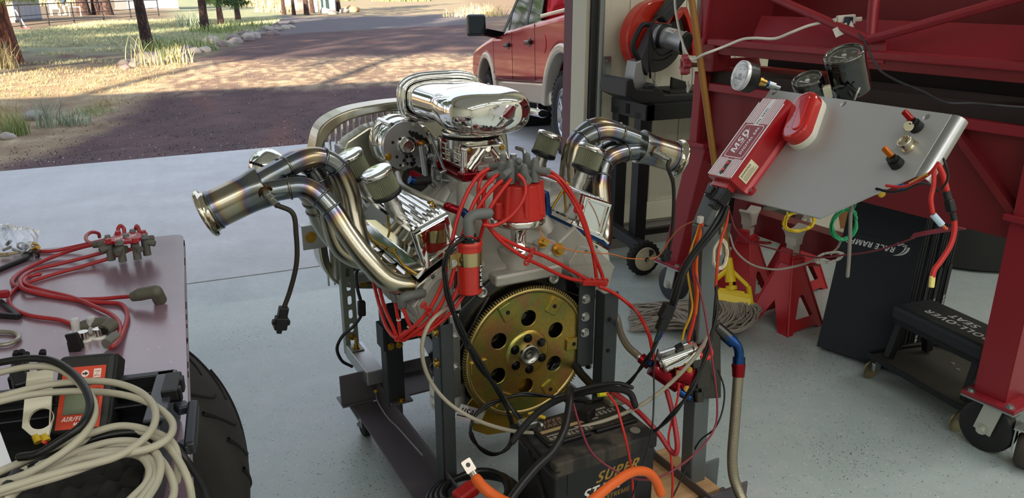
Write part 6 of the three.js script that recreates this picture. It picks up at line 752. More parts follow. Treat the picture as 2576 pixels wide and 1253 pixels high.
{ // ignition box
  const t = onPanel('ignition_box', 'red finned ignition box with white MSD lettering screwed to the panel', 'ignition box', .07, -.037, 0, -.09), w = .086, L = .206, h = .057, red = phy(0xa8151f, .34, .2, { clearcoat: .5, clearcoatRoughness: .2 });
  const face = canvasTex(512, 1228, (c, W0, H0) => { // drawn with the long side upright, read from the lower right
    c.fillStyle = '#a3131d'; c.fillRect(0, 0, W0, H0); c.fillStyle = '#e9eaec'; c.fillRect(196, 0, 122, 430);
    c.save(); c.translate(290, 400); c.rotate(-PI / 2); c.fillStyle = '#15120f'; c.font = 'bold 62px sans-serif'; c.fillText('PN  6425', 0, 0, 300); c.restore();
    c.fillStyle = '#e9eaec'; c.beginPath(); c.roundRect(36, 412, 440, 520, 44); c.fill(); c.fillStyle = '#8e101a'; c.beginPath(); c.roundRect(48, 424, 416, 496, 36); c.fill();
    c.save(); c.translate(256, 900); c.rotate(-PI / 2); c.fillStyle = '#f3f4f6'; c.font = 'italic bold 176px sans-serif'; c.fillText('MSD', 20, -28, 420); c.beginPath(); c.moveTo(10, 6); c.lineTo(250, -4); c.lineTo(262, 16); c.lineTo(455, -100); c.lineTo(285, 34); c.lineTo(272, 12); c.fill(); c.font = 'italic bold 74px sans-serif'; c.fillText('DIGITAL 6AL', 20, 130, 440); c.restore();
    c.fillStyle = '#dfe1e3'; c.fillRect(190, 960, 130, 268); c.fillStyle = '#111'; c.beginPath(); c.arc(255, 1190, 16, 0, 7); c.fill();
  });
  const wr = canvasTex(256, 128, (c, W0, H0) => { c.fillStyle = '#e8e2c0'; c.fillRect(0, 0, W0, H0); c.fillStyle = '#1b1812'; c.font = 'bold 40px sans-serif'; c.fillText('WARNING', 14, 42, 228); for (let i = 0; i < 4; i++) c.fillRect(16, 58 + i * 15, 170 + (i * 37) % 56, 5); });
  const prof = [[-.05, 0], [.05, 0], [.048, .006], [.043, .012], [.0425, .05], [.036, .0555], [-.036, .0555], [-.0425, .05], [-.043, .012], [-.048, .006]];
  part(t, 'housing', ext(shape(prof), L, .0015).rotateX(PI / 2).translate(0, L / 2, 0), red);
  part(t, 'printed_face', box(.0735, L * .985, .0006, 0, 0, .0562), std(0xffffff, .4, 0, { map: face }));
  const white = std(0xe6e8ec, .35, .4); const rib = (x, y0, y1) => part(t, 'cooling_fin', box(.0025, y1 - y0, .0018, x, (y0 + y1) / 2, .0563, .0006), white);
  for (let i = 0; i < 5; i++) { const x = .0125 + i * .0053; rib(x, .036, L / 2 - .001); rib(-x, .036, L / 2 - .001); rib(x, -L / 2 + .001, -.055); rib(-x, -L / 2 + .001, -.055); }
  for (const x of [.0395, -.0395]) rib(x, -L / 2 + .002, L / 2 - .012);
  const sw = part(t, 'rev_limit_dials', box(.0115, .034, .002, .0, -.0775, .0566, .0005), std(0x3a3a3a, .6)); for (const q of [-.008, .009]) sw.add(mesh('dial', cyl(.0042, .0042, .003, .0012, -.0775 + q, .0583, PI / 2), std(0xc81e1e, .4)));
  part(t, 'warning_sticker', box(.0006, .046, .026, .0437, -.066, .032).rotateX(0), std(0xffffff, .5, 0, { map: wr })); t.children[t.children.length - 1].geometry = uvBy(t.children[t.children.length - 1].geometry.toNonIndexed(), (v) => [(v.y + .089) / .046, (v.z - .019) / .026]);
  for (const [x, y] of [[.051, .094], [.051, -.094], [-.051, .094], [-.051, -.094]]) { part(t, 'mount_ear', [cyl(.009, .01, .006, x, y, .003, PI / 2)], red); part(t, 'screw', cyl(.0045, .0045, .002, x, y, .007, PI / 2), steel); }
  part(t, 'connector_shroud', box(.052, .018, .026, -.002, -L / 2 - .008, .03, .003), red); part(t, 'connector', [box(.024, .03, .022, -.014, -L / 2 - .028, .03, .003), box(.024, .034, .026, .014, -L / 2 - .03, .028, .003), box(.018, .02, .008, -.014, -L / 2 - .03, .044, .002), box(.02, .016, .02, .006, -L / 2 - .052, .026, .003)], blackPlastic);
  // marker lamp
  const m = onPanel('marker_light', 'oval red marker lamp with white base beside the ignition box on the panel', 'marker light', .152, .037, 0, .3), ov = (a, b) => { const s = new THREE.Shape(), r = a / 2, hh = b / 2 - r; s.absarc(0, hh, r, 0, PI); s.absarc(0, -hh, r, PI, 2 * PI); return s; };
  part(m, 'base', ext(ov(.062, .128), .012, .002).translate(0, 0, .001), std(0xd9d6c8, .5)); part(m, 'lens', ext(ov(.06, .126), .014, .008, 5).translate(0, 0, .017), phy(0xd41a14, .12, 0, { transmission: .25, thickness: .01, clearcoat: 1, clearcoatRoughness: .05, attenuationColor: new THREE.Color(0xd01010), attenuationDistance: .02 }));
  part(m, 'lens_rib', [ext(ov(.02, .09), .003, .002).translate(.008, 0, .037)], phy(0xc81812, .12, 0, { clearcoat: 1 })); for (let i = 0; i < 4; i++) part(m, 'lens_knob', sph(.005, -.015, -.03 + i * .02, .0345, 10), phy(0xc81812, .12, 0, { clearcoat: 1 }));
}
function gauge(name, label, p, n, r, dep, o) { // face looks along n
  const t = thing(name, label, 'gauge', p); t.quaternion.setFromUnitVectors(V(0, 0, 1), n.clone().normalize());
  const roll = o.roll ?? 0; t.quaternion.multiply(new THREE.Quaternion().setFromAxisAngle(V(0, 0, 1), roll));
  const tex = canvasTex(256, 256, (c) => { c.fillStyle = o.face; c.fillRect(0, 0, 256, 256); c.strokeStyle = c.fillStyle = o.ink; c.lineWidth = 3; c.beginPath(); c.arc(128, 128, 92, 2.3, 7.1); c.stroke(); for (let i = 0; i <= 20; i++) { const a = 2.3 + i * .24; c.beginPath(); c.moveTo(128 + Math.cos(a) * 92, 128 + Math.sin(a) * 92); c.lineTo(128 + Math.cos(a) * (i % 5 ? 84 : 74), 128 + Math.sin(a) * (i % 5 ? 84 : 74)); c.stroke(); } c.font = 'bold 20px sans-serif'; ['0', '20', '40', '60', '80', '100'].slice(0, o.nums ?? 5).forEach((s, i) => { const a = 2.3 + i * 1.2; c.fillText(s, 118 + Math.cos(a) * 60, 134 + Math.sin(a) * 60); }); c.font = 'bold 22px sans-serif'; c.fillText(o.word, 128 - o.word.length * 7, 190); if (o.red) { c.strokeStyle = '#d8342a'; c.lineWidth = 9; c.beginPath(); c.arc(128, 128, 84, 6.1, 6.5); c.stroke(); } });
  const bod = part(t, 'body', lathe([[0, -dep], [r * .9, -dep], [r, -dep + .006], [r, -.004], [r * .98, 0]], 48).rotateX(PI / 2), o.body ?? blackGloss); part(t, 'bezel', lathe(o.thin ? [[r * .92, .001], [r * .94, .004], [r, .004], [r * 1.015, 0], [r * 1.015, -.004], [r, -.005]] : [[r * .86, .003], [r * .9, .008], [r * .98, .008], [r * 1.03, .002], [r * 1.03, -.012], [r, -.014]], 48).rotateX(PI / 2), o.bezel ?? blackGloss);
  part(t, 'dial_face', uvBy(cyl(r * .95, r * .95, .002, 0, 0, .0005, PI / 2, 0, 40), (v) => [v.x / r / 2.1 + .5, v.y / r / 2.1 + .5]), std(0xffffff, .6, 0, { map: tex })); part(t, 'needle', [box(.0024, r * .75, .001, -r * .22, r * -.12, .003, 0, 0, 0, .95), cyl(.005, .005, .003, 0, 0, .003, PI / 2)], std(o.needle ?? 0x222222, .5));
  part(t, 'glass', cyl(r * .9, r * .9, .0012, 0, 0, .0055, PI / 2, 0, 40), phy(0xffffff, .02, 0, { transmission: 1, thickness: 0 })); return t;
}
const cam = (x, y, z) => V().addScaledVector(cR, x).addScaledVector(cU, y).addScaledVector(cB, z);
{
  const n1 = cam(-.93, .16, .3).normalize(), p1 = at(1864, 190, 1.78), g1 = gauge('pressure_gauge', 'white faced pressure gauge on a brass fitting at the panel corner', p1, n1, .0345, .034, { face: '#dfe3ea', ink: '#3a3f48', word: 'psi', roll: .3, thin: 1, bezel: std(0xe8eaee, .3, .4), body: std(0x111213, .35) });
  const l1 = (px, py, d) => g1.worldToLocal(at(px, py, d)); g1.updateMatrixWorld(true); const A = l1(1893, 199, 1.8), B = l1(1925, 209, 1.81), C2 = l1(1930, 211, 1.81), D = l1(1962, 222, 1.81);
  part(g1, 'brass_fitting', [rod(A, B, .0085, 12), rod(A.clone().lerp(B, .4), A.clone().lerp(B, .7), .0115, 6)], brass); part(g1, 'blue_ferrule', rod(B, C2.clone().lerp(D, .12), .007, 12), blueAno); part(g1, 'line_nut', [rod(C2.clone().lerp(D, .1), C2.clone().lerp(D, .6), .0095, 6), rod(C2.clone().lerp(D, .6), D, .005, 10)], zinc);
  const g2 = gauge('temperature_gauge', 'small black rimmed gauge peeking over the top edge of the panel', at(2032, 205, 1.72), cam(-.42, .72, .52), .0335, .05, { face: '#25282a', ink: '#c9cdd0', word: 'TEMP', roll: -.3, nums: 4, needle: 0xd8d8d8, bezel: phy(0x0b0b0d, .15, 0, { clearcoat: 1 }) }); part(g2, 'clamp', box(.03, .012, .03, .03, -.012, -.03, .003), std(0xd8d2ba, .5));
  const g3 = gauge('tachometer', 'large glossy black tachometer on a bracket above the panel', at(2124, 142, 1.68), cam(-.42, .74, .52), .042, .09, { face: '#232425', ink: '#b9bcc0', word: 'RPM', roll: -.35, red: true, needle: 0xb9b9b2, body: phy(0x0b0d0c, .12, 0, { clearcoat: 1, clearcoatRoughness: .04 }), bezel: phy(0x0b0d0c, .08, 0, { clearcoat: 1, clearcoatRoughness: .03 }) });
  g3.updateMatrixWorld(true); const q = (px, py, d) => g3.worldToLocal(at(px, py, d)); part(g3, 'bracket', [tube([q(2096, 223, 1.68), q(2112, 217, 1.68), q(2130, 222, 1.68), q(2142, 240, 1.68)], .004), bar(q(2118, 222, 1.68), q(2150, 245, 1.69), .03, .006, V(1, 0, 0)), rod(q(2117, 225, 1.7), q(2112, 248, 1.71), .006)], blackPlastic); part(g3, 'lead', tube([q(2162, 222, 1.66), q(2156, 235, 1.66), q(2150, 250, 1.68)], .0022), std(0xbab6ac, .5));
}
// ---------- fuel pump and regulator on the post ----------
{
  const D = 1.83, t = thing('fuel_pump', 'chrome electric fuel pump with red housing on a black plate on the post', 'fuel pump', at(1775, 920, D)); const q = (px, py, d) => at(px, py, d).sub(t.position);
  part(t, 'mount_plate', [bar(q(1780, 800, D), q(1782, 1000, D), .052, .03, V(1, 0, .2), .003), bar(q(1758, 815, D - .03), q(1764, 975, D - .03), .036, .036, V(1, 0, .2), .004), bar(q(1748, 880, D - .05), q(1752, 925, D - .05), .03, .03, V(1, 0, .2), .004), rod(q(1756, 985, D - .03), q(1757, 1010, D - .03), .013, 14)], blackGloss);
  const a = q(1668, 912, D - .05), b = q(1752, 882, D - .045); part(t, 'motor', [rod(a, b, .026, 32), rod(b.clone().lerp(a, .97), b.clone().lerp(a, 1.02), .027, 32)], chrome); part(t, 'motor_cap', [rod(a, a.clone().lerp(b, -.06), .024, 28), rod(a.clone().lerp(b, -.06), a.clone().lerp(b, -.12), .011, 16), bolt(a.clone().lerp(b, -.06).add(V(.0, .012, .008)), a.clone().sub(b), .005), bolt(a.clone().lerp(b, -.06).add(V(-.004, -.014, -.004)), a.clone().sub(b), .005)], std(0xa9a8a2, .35, .9));
  part(t, 'pump_body', [rod(q(1640, 922, D - .03), q(1708, 968, D - .03), .021, 20), rod(q(1700, 935, D - .04), q(1735, 945, D - .04), .024, 20), box(.04, .05, .04, ...q(1722, 945, D - .03).toArray(), .006), rod(q(1612, 900, D - .02), q(1634, 918, D - .03), .013, 12)], redAno);
  for (const [x, y] of [[1708, 940], [1734, 930], [1728, 978]]) part(t, 'screw', bolt(q(x, y, D - .065), cam(0, 0, 1), .005), brass); part(t, 'red_ring', orient(new THREE.TorusGeometry(.014, .006, 10, 24).rotateX(PI / 2), q(1774, 886, D - .06), cam(.2, .3, 1)), phy(0xd0281c, .3)); part(t, 'inlet_fitting', [rod(q(1708, 985, D - .03), q(1735, 1002, D - .03), .011, 6), rod(q(1622, 905, D - .03), q(1640, 918, D - .04), .009, 6)], blueAno);
  part(t, 'filter_body', [rod(q(1800, 822, D), q(1832, 850, D), .0155, 20), tube([q(1768, 805, D), q(1785, 800, D), q(1792, 815, D)], .012), rod(q(1752, 822, D - .02), q(1775, 800, D - .02), .014, 14)], blackGloss);
  part(t, 'elbow_fitting', [rod(q(1822, 842, D), q(1845, 862, D), .0165, 6), tube([q(1840, 858, D), q(1853, 868, D), q(1859, 885, D), q(1859, 902, D)], .0115), rod(q(1859, 898, D), q(1858, 922, D), .0145, 6)], blueAno); part(t, 'hose_end', [rod(q(1858, 918, D), q(1857, 948, D), .0165, 12, .0145), rod(q(1858, 915, D), q(1858, 924, D), .0175, 6)], redAno);
  part(t, 'wire_plug', [bar(q(1700, 878, D - .07), q(1718, 868, D - .07), .012, .014, V(1, 0, 0), .002)], blackPlastic);
  const braid = canvasTex(128, 128, (c) => { c.fillStyle = '#b9b09a'; c.fillRect(0, 0, 128, 128); c.strokeStyle = '#6f685a'; c.lineWidth = 3; for (let i = -128; i < 256; i += 12) { c.beginPath(); c.moveTo(i, 0); c.lineTo(i + 128, 128); c.moveTo(i + 128, 0); c.lineTo(i, 128); c.stroke(); } c.fillStyle = '#2a261f'; c.fillRect(0, 60, 128, 5); }, true, [14, 3]); braid.wrapS = braid.wrapT = THREE.RepeatWrapping;
  const bm = std(0xffffff, .38, .7, { map: braid });
  const h = solo('braided_hose', 'braided steel hose hanging from the blue elbow down past the post', 'hose', tube([at(1857, 944, D), at(1853, 1000, D), at(1847, 1080, D), at(1842, 1150, D), at(1846, 1200, D), at(1862, 1245, D - .01), at(1885, 1290, D - .03)], .0125, 90, 14), bm);
  solo('braided_hose', 'thin braided line from behind the engine to the red pump inlet', 'hose', tube([at(1535, 770, 2.1), at(1552, 800, 2.05), at(1562, 840, 1.95), at(1580, 872, 1.88), at(1608, 898, D - .02)], .009, 60, 12), std(0xb3aea2, .4, .85));
}

// ---------- the table in front, on an upright tyre ----------
const TY = .72, Tp = (px, py, h = 0) => onY(px, py, TY + h);
{
  const c = Tp(461, 586), x1 = c.x, z0 = c.z, lam = dataTex(512, (u, v) => { const k = fbm(u, v * .3, 12, 4), s = fbm(u, v, 4, 3), d = rnd() < .0015 ? 70 : 0, q = 1 + (k - .5) * .2 + (s - .5) * .18; return [138 * q + d, 112 * q + d, 120 * q + d]; });
  const scr = dataTex(256, (u, v) => { const k = 90 + 80 * fbm(u, v, 5, 4); return [k, k, k]; }, false);
  const t = thing('table', 'worn dark brown laminate tabletop with chipped edge resting on a tyre', 'table', [x1 - .6, 0, z0 + .95], -.0165); t.position.x = x1 - .6 * Math.cos(.0165) - .95 * Math.sin(.0165);
  const s = new THREE.Shape(); s.moveTo(.6, .95); s.lineTo(-.6, .95); s.lineTo(-.6, -.95); s.lineTo(.57, -.95); s.quadraticCurveTo(.6, -.95, .6, -.92);
  part(t, 'tabletop', uvBy(ext(s, .016, .001).rotateX(PI / 2).translate(0, TY, 0), (v) => [v.x * .9, v.z * .9]), phy(0xf4f2ff, .24, 0, { map: lam, ior: 2.3, bumpMap: grainBump, bumpScale: .0003 }));
  part(t, 'edge_chips', Array.from({ length: 16 }, () => box(.006, .004, rr(.008, .03), .599, TY - .004, rr(-.9, .2))), std(0x46352f, .9)); part(t, 'edge_band', box(.0022, .012, 1.84, .6012, TY - .009, .03), std(0x8b8187, .5));
  part(t, 'trestle', [box(.9, .05, .06, -.1, TY - .045, .75), box(.05, TY - .07, .05, -.45, (TY - .07) / 2, .75), box(.05, TY - .07, .05, .25, (TY - .07) / 2, .75), box(.05, TY - .07, .05, -.5, (TY - .07) / 2, -.75)], std(0x4a4038, .7));
}
{ // upright slick tyre with directional grooves, dark wheel inside
  const r = .33, w = .27, o = V(-.285, .33, -1.56), t = thing('racing_tire', 'wide black tyre with curved tread grooves standing upright under the table', 'tire', o, .0);
  t.position.y = r + .002; const pr = [[.19, -w / 2 + .02], [.235, -w / 2 - .005], [.28, -w / 2 - .01], [.305, -w / 2], [.321, -w / 2 + .022], [.327, -w / 4], [.33, 0], [.327, w / 4], [.321, w / 2 - .022], [.305, w / 2], [.28, w / 2 + .01], [.235, w / 2 + .005], [.19, w / 2 - .02]];
  const tg = new THREE.LatheGeometry(new THREE.SplineCurve(pr.map((p) => new THREE.Vector2(...p))).getPoints(40), 100).rotateX(PI / 2); part(t, 'tread', tg, std(0x2a2724, .78, 0, { bumpMap: grainBump, bumpScale: .0008 }));
  const gr = []; for (let i = 0; i < 26; i++) { const a = i / 26 * 2 * PI; for (const q of [-1, 1]) { const pts = []; for (let k = 0; k <= 8; k++) { const f = k / 8, z = q * lerp(.02, w / 2 - .01, f), aa = a + q * .06 + .34 * Math.pow(f, 1.6), R = .3275 - .0075 * Math.pow(Math.abs(z) / (w / 2), 3) * 1.4; pts.push(V(Math.cos(aa) * R, Math.sin(aa) * R, z)); } gr.push(new THREE.TubeGeometry(curve(pts), 14, .0048, 5)); } }
  const m = part(t, 'tread_grooves', gr, std(0x0b0a0a, .9)); m.userData.kind = 'stuff'; part(t, 'wheel_rim', [lathe([[.195, -.1], [.19, -.06], [.17, 0], [.19, .06], [.195, .1]], 40).rotateX(PI / 2), cyl(.17, .17, .02, 0, 0, -.02, PI / 2, 0, 32)], std(0x1a1918, .6, .3));
}
{ // cap retainer with its leads
  const t = thing('plug_wire_set', 'red plug wires on a red cap retainer with grey boots on the table', 'wire set', Tp(322, 618, 0)), q = (px, py, h = 0) => Tp(px, py, h).sub(t.position), hC = .055;
  const c0 = q(318, 600, hC), top = canvasTex(256, 256, (c) => { c.fillStyle = '#a3202c'; c.fillRect(0, 0, 256, 256); c.fillStyle = '#f0ece8'; c.font = 'bold 62px sans-serif'; c.save(); c.translate(150, 168); c.rotate(-.9); c.fillText('MSD', -10, 0, 110); c.restore(); c.save(); c.translate(92, 76); c.rotate(2.2); c.fillText('MSD', -10, 0, 110); c.restore(); c.font = 'bold 34px sans-serif'; c.fillText('3', 140, 70); c.fillText('2', 100, 214); });
  const R = .034; part(t, 'retainer', uvBy(cyl(R, R, .007, c0.x, c0.y, c0.z, 0, 0, 40), (v) => [(v.x - c0.x) / R / 2 + .5, .5 - (v.z - c0.z) / R / 2]), std(0xffffff, .38, 0, { map: top }), 'red printed disc');
  for (let i = 0; i < 8; i++) { const a = i / 8 * 2 * PI + .3, x = c0.x + Math.cos(a) * .039, z = c0.z + Math.sin(a) * .039; part(t, 'terminal', [cyl(.0085, .0085, .004, x, c0.y + .001, z), cyl(.0055, .006, .006, x, c0.y + .006, z)], i % 2 ? wireRedDull : bootGrey); part(t, 'terminal_boot', [cyl(.0075, .0085, .036, x, c0.y - .022, z), rod(V(x, c0.y - .01, z), V(x + Math.cos(a) * .02, c0.y - .014, z + Math.sin(a) * .02), .007, 10)], std(0x5c5b55, .6)); }
  part(t, 'centre_screw', cyl(.0065, .0065, .008, c0.x, c0.y + .006, c0.z, 0, 0, 16), bootGrey);
  const W = (l) => part(t, 'plug_wire', tube(l.map(([x, y, h]) => q(x, y, h)), .0042, 110), wireRedDull);
  W([[262, 611, .04], [215, 620, .03], [150, 640, .01], [90, 665, .006], [45, 690, .006], [30, 710, .006], [45, 722, .006], [90, 733, .006], [150, 748, .006], [230, 760, .006], [300, 764, .006], [315, 775, .006], [320, 800, .006], [312, 830, .006], [300, 855, .012], [283, 872, .03]]);
  W([[284, 628, .03], [235, 642, .02], [150, 664, .008], [90, 678, .006], [58, 695, .014], [50, 712, .016], [62, 728, .012], [110, 742, .006], [180, 752, .006], [250, 752, .008], [300, 748, .012], [335, 745, .02]]);
  W([[332, 626, .035], [280, 648, .02], [200, 672, .008], [120, 695, .006], [60, 716, .006], [28, 738, .006], [22, 758, .006], [40, 780, .006], [80, 795, .006], [150, 805, .006], [190, 818, .006], [214, 820, .008]]);
  W([[270, 605, .04], [240, 612, .035], [219, 606, .03], [218, 592, .03], [232, 584, .03], [248, 588, .02], [250, 596, .01]]); W([[100, 690, .012], [70, 697, .012], [60, 712, .012], [100, 728, .008], [180, 748, .008], [240, 772, .008], [285, 795, .008], [300, 815, .008], [298, 850, .008], [280, 875, .01]]);
  W([[280, 600, .045], [200, 618, .015], [130, 632, .006], [85, 632, .006]]); W([[300, 588, .05], [297, 576, .06], [303, 568, .065], [311, 574, .06], [313, 586, .05]]); W([[352, 588, .05], [348, 574, .062], [344, 568, .064], [341, 576, .055]]);
  part(t, 'spark_plug_boot', [rod(q(332, 747, .02), q(352, 741, .025), .009, 14, .0125), rod(q(350, 741, .025), q(392, 733, .032), .0125, 16, .012), sph(.0125, ...q(392, 734, .031).toArray(), 14), rod(q(392, 734, .031), q(403, 756, .006), .0125, 16)], std(0x5a584d, .6), 'grey angled boot'); part(t, 'spark_plug_boot', [tube([q(212, 820, .01), q(240, 814, .014), q(268, 812, .016), q(276, 820, .014)], .0105, 24, 12), rod(q(284, 815, .016), q(262, 833, .012), .0125, 16)], std(0x5a584d, .6), 'grey angled boot'); part(t, 'boot_bore', orient(cyl(.007, .007, .001), q(261.5, 833.5, .0125), q(262, 833, .012).sub(q(284, 815, .016))), blackMatte);
  part(t, 'spark_plug_boot', rod(q(292, 846, .014), q(268, 866, .012), .0095, 14), std(0x6d6d66, .6)); for (const [a, b] of [[250, 618], [268, 628], [300, 632]]) part(t, 'lead_boot', rod(q(a - 14, b - 2, .035), q(a + 18, b - 6, .04), .0078, 12), std(0x5a584d, .6));
}
{ // bag of hardware, tools and small things at the left edge
  const film = phy(0xf4f6f8, .12, 0, { transmission: .9, thickness: 0, side: THREE.DoubleSide, specularIntensity: 1 });
  const t = thing('plastic_bag', 'crumpled clear plastic bag of small hardware at the left edge of the table', 'plastic bag', Tp(40, 640)), q = (px, py, h = 0) => Tp(px, py, h).sub(t.position);
  const rows = []; for (let j = 0; j <= 14; j++) { const r = []; for (let i = 0; i <= 24; i++) { const u = i / 24, v = j / 14, p = q(lerp(-70, 100 - v * 12, u), lerp(585, 662, v) - 4 * u, 0), b = Math.sin(PI * Math.min(1, Math.max(0, u))) ** .5 * Math.sin(PI * v) ** .6; p.y = .003 + b * (.028 + .03 * Math.abs(noise.noise(u * 7, v * 6, 2)) + .016 * Math.abs(noise.noise(u * 17, v * 13, 5))); r.push(p); } rows.push(r); }
  const bg = loft(rows, false, false); bg.computeVertexNormals(); part(t, 'film', bg, film);
  for (let i = 0; i < 16; i++) { const p = q(rr(-10, 88), rr(612, 645), .008); part(t, 'hardware', i % 3 ? [rod(p, p.clone().add(V(rr(-.03, .03), rr(0, .015), rr(-.02, .02))), rr(.003, .006), 8)] : [orient(new THREE.TorusGeometry(.008, .0028, 6, 14), p, V(rr(-1, 1), 1, rr(-1, 1)))], [blackPlastic, brass, zinc, std(0x6b5c50, .5)][i % 4]); }
  solo('black_rod', 'black rod lying in front of the plastic bag', 'rod', rod(Tp(-60, 702, .006), Tp(80, 645, .006), .0058, 12), blackPlastic);
  const k = thing('red_handle_tool', 'dark tool with a red plastic grip at the left edge of the table', 'tool', Tp(10, 760)), p = (px, py, h = .006) => Tp(px, py, h).sub(k.position); part(k, 'grip', [bar(p(-40, 745, .02), p(24, 738, .02), .016, .012, V(0, 1, 0), .004)], std(0x8f1722, .4)); part(k, 'arm', [bar(p(0, 758), p(48, 797), .009, .009, V(0, 1, 0), .002), bar(p(48, 797), p(-50, 790), .011, .008, V(0, 1, 0), .002)], blackPlastic);
  solo('metal_ring', 'loop of grey tubing with a bright edge at the left edge of the table', 'tubing', tube([Tp(-40, 866, .006), Tp(20, 866, .006), Tp(46, 852, .006), Tp(38, 838, .006), Tp(0, 834, .006), Tp(-50, 838, .006)], .0042, 50), std(0x9d9789, .3, .6));
  const clear = phy(0xf4f4f2, .3, 0, { transmission: .5, thickness: .004 });
  [['cap', 194, 838, 'taller of two milky plastic caps, left of the other, behind the meter', 1], ['cap', 234, 834, 'milky plastic cap right of its twin, nearest the grey boot', 1], ['plug', 213, 858, 'short bright metal plug in front of the left milky cap', 0], ['plug', 250, 850, 'short bright metal plug right of its twin, beside the grey boot', 0]].forEach(([n, x, y, l, tall]) => { const o = Tp(x, y), g = thing(n === 'cap' ? 'bottle_cap' : 'metal_plug', l, n === 'cap' ? 'plastic cap' : 'metal plug', o, 0, tall ? 'milky plastic caps' : 'bright metal plugs'); part(g, 'flange', cyl(.0115, .0125, .004, 0, .002, 0), tall ? clear : whitePlastic); part(g, 'body', tall ? lathe([[.0075, .004], [.0072, .026], [.0062, .028], [0, .0275]], 20) : cyl(.0085, .0085, .014, 0, .011, 0), tall ? clear : std(0xd5d0c6, .15, 1)); });
}
{ // open instrument case with its meter, plate, foam
  const t = thing('instrument_case', 'open black plastic case with latch and carry handle at the table edge', 'case', Tp(250, 1080)), q = (px, py, h = 0) => Tp(px, py, h).sub(t.position), cs = std(0x15171a, .42), H0 = .075;
  const A = q(432, 938, H0), Bq = q(-150, 1010, H0), C = q(372, 1150, H0);   // rim corners: back right, back left, front right
  const ux = Bq.clone().sub(A).setY(0).normalize(), uz = V(-ux.z, 0, ux.x); if (uz.z < 0) uz.negate();
  const rim = (a, b, w, h, y) => bar(A.clone().addScaledVector(ux, a[0]).addScaledVector(uz, a[1]).setY(y), A.clone().addScaledVector(ux, b[0]).addScaledVector(uz, b[1]).setY(y), h, w, V(0, 1, 0), .002);
  part(t, 'wall', rim([0, 0], [.5, 0], .006, H0 - .006, H0 / 2), cs); part(t, 'wall', rim([.0, 0], [.0, .3], .006, H0 - .006, H0 / 2), cs); part(t, 'rim', [rim([-.004, 0], [.5, 0], .014, .005, H0)], cs); part(t, 'rim', [rim([.006, -.005], [.006, .13], .026, .005, H0)], std(0x3a3e44, .35)); part(t, 'bottom', rim([.006, .15], [.5, .15], .3, .005, .004), blackMatte); part(t, 'inner_step', [rim([.02, .012], [.5, .012], .012, .004, H0 - .018), rim([.02, .022], [.5, .022], .01, .004, H0 - .03)], cs);
  part(t, 'latch', [rim([-.006, .02], [-.006, .075], .02, .016, H0 + .003), rim([-.01, .03], [-.01, .045], .02, .02, H0), rim([-.01, .06], [-.01, .07], .02, .02, H0)], blackPlastic);
  part(t, 'carry_handle', [bar(q(442, 1030, H0 - .01), q(475, 1022, H0 - .012), .012, .02, V(0, 1, 0), .003), bar(q(455, 1130, H0 - .02), q(478, 1118, H0 - .02), .012, .02, V(0, 1, 0), .003), bar(q(487, 1018, H0 - .012), q(478, 1132, H0 - .02), .018, .014, V(0, 1, 0), .005)], std(0x22262b, .38));
  const fo = []; const base = (a, b) => A.clone().addScaledVector(ux, a).addScaledVector(uz, b); const N = 46; { const rows = []; for (let j = 0; j <= N; j++) { const r = []; for (let i = 0; i <= N; i++) { const p = base(.02 + i / N * .3, .12 + j / N * .2); p.y = .03 + .012 * Math.sin(i / N * .3 * 150) * Math.sin(j / N * .2 * 150); r.push(p); } rows.push(r); } fo.push(loft(rows, false, false)); } part(t, 'foam_insert', fo, std(0x2b2a28, .95, 0, { side: THREE.DoubleSide }));
  // meter
  const mc = at(206, 985, 1.03), mN = V(-.2, .7, .66).normalize(), mp = (x, y) => onPlane(x, y, mc, mN), a1 = mp(285, 880), a0 = mp(141, 892), b0 = mp(126, 1091), X = a1.clone().sub(a0).normalize(), Zt = b0.clone().sub(a0).normalize(), g = thing('air_fuel_meter', 'handheld meter in a black case with orange face and blank screen', 'meter', mc); const Zc = Zt.clone().addScaledVector(X, -Zt.dot(X)).normalize(), Yc = V().crossVectors(Zc, X); g.quaternion.setFromRotationMatrix(basis(X, Yc, Zc, V()));
  const wM = a0.distanceTo(a1), hM = a0.distanceTo(b0); const tex = canvasTex(512, 768, (c, w, h) => { c.fillStyle = '#d8482c'; c.fillRect(0, 0, w, h); c.fillStyle = '#6d3a2c'; c.beginPath(); c.roundRect(62, 176, 280, 420, 16); c.fill(); c.fillStyle = '#f0e6dc'; c.beginPath(); c.arc(270, 92, 46, 0, 7); c.fill(); c.beginPath(); c.roundRect(370, 40, 90, 112, 8); c.fill(); c.beginPath(); c.arc(100, 92, 44, 0, 7); c.fill(); c.fillStyle = '#33211c'; c.beginPath(); c.moveTo(236, 82); c.lineTo(270, 82); c.lineTo(270, 66); c.lineTo(306, 92); c.lineTo(270, 118); c.lineTo(270, 102); c.lineTo(236, 102); c.fill(); c.fillStyle = '#c23a24'; c.font = 'bold 26px sans-serif'; c.fillText('NEW', 384, 80); c.fillText('MENU', 378, 136); c.strokeStyle = '#c23a24'; c.lineWidth = 5; c.beginPath(); c.moveTo(380, 142); c.lineTo(452, 52); c.stroke(); c.fillStyle = '#f6f2ee'; c.font = 'italic bold 74px sans-serif'; c.fillText('AIR/FUEL', 60, 672, 390); c.font = 'italic bold 50px sans-serif'; c.fillText('METER', 200, 726); c.save(); c.translate(456, 540); c.rotate(-PI / 2); c.strokeStyle = '#2a1512'; c.lineWidth = 7; c.strokeRect(0, -70, 250, 84); c.fillStyle = '#2a1512'; c.font = 'bold 80px sans-serif'; c.fillText('FAST', 20, 0, 214); c.restore(); });
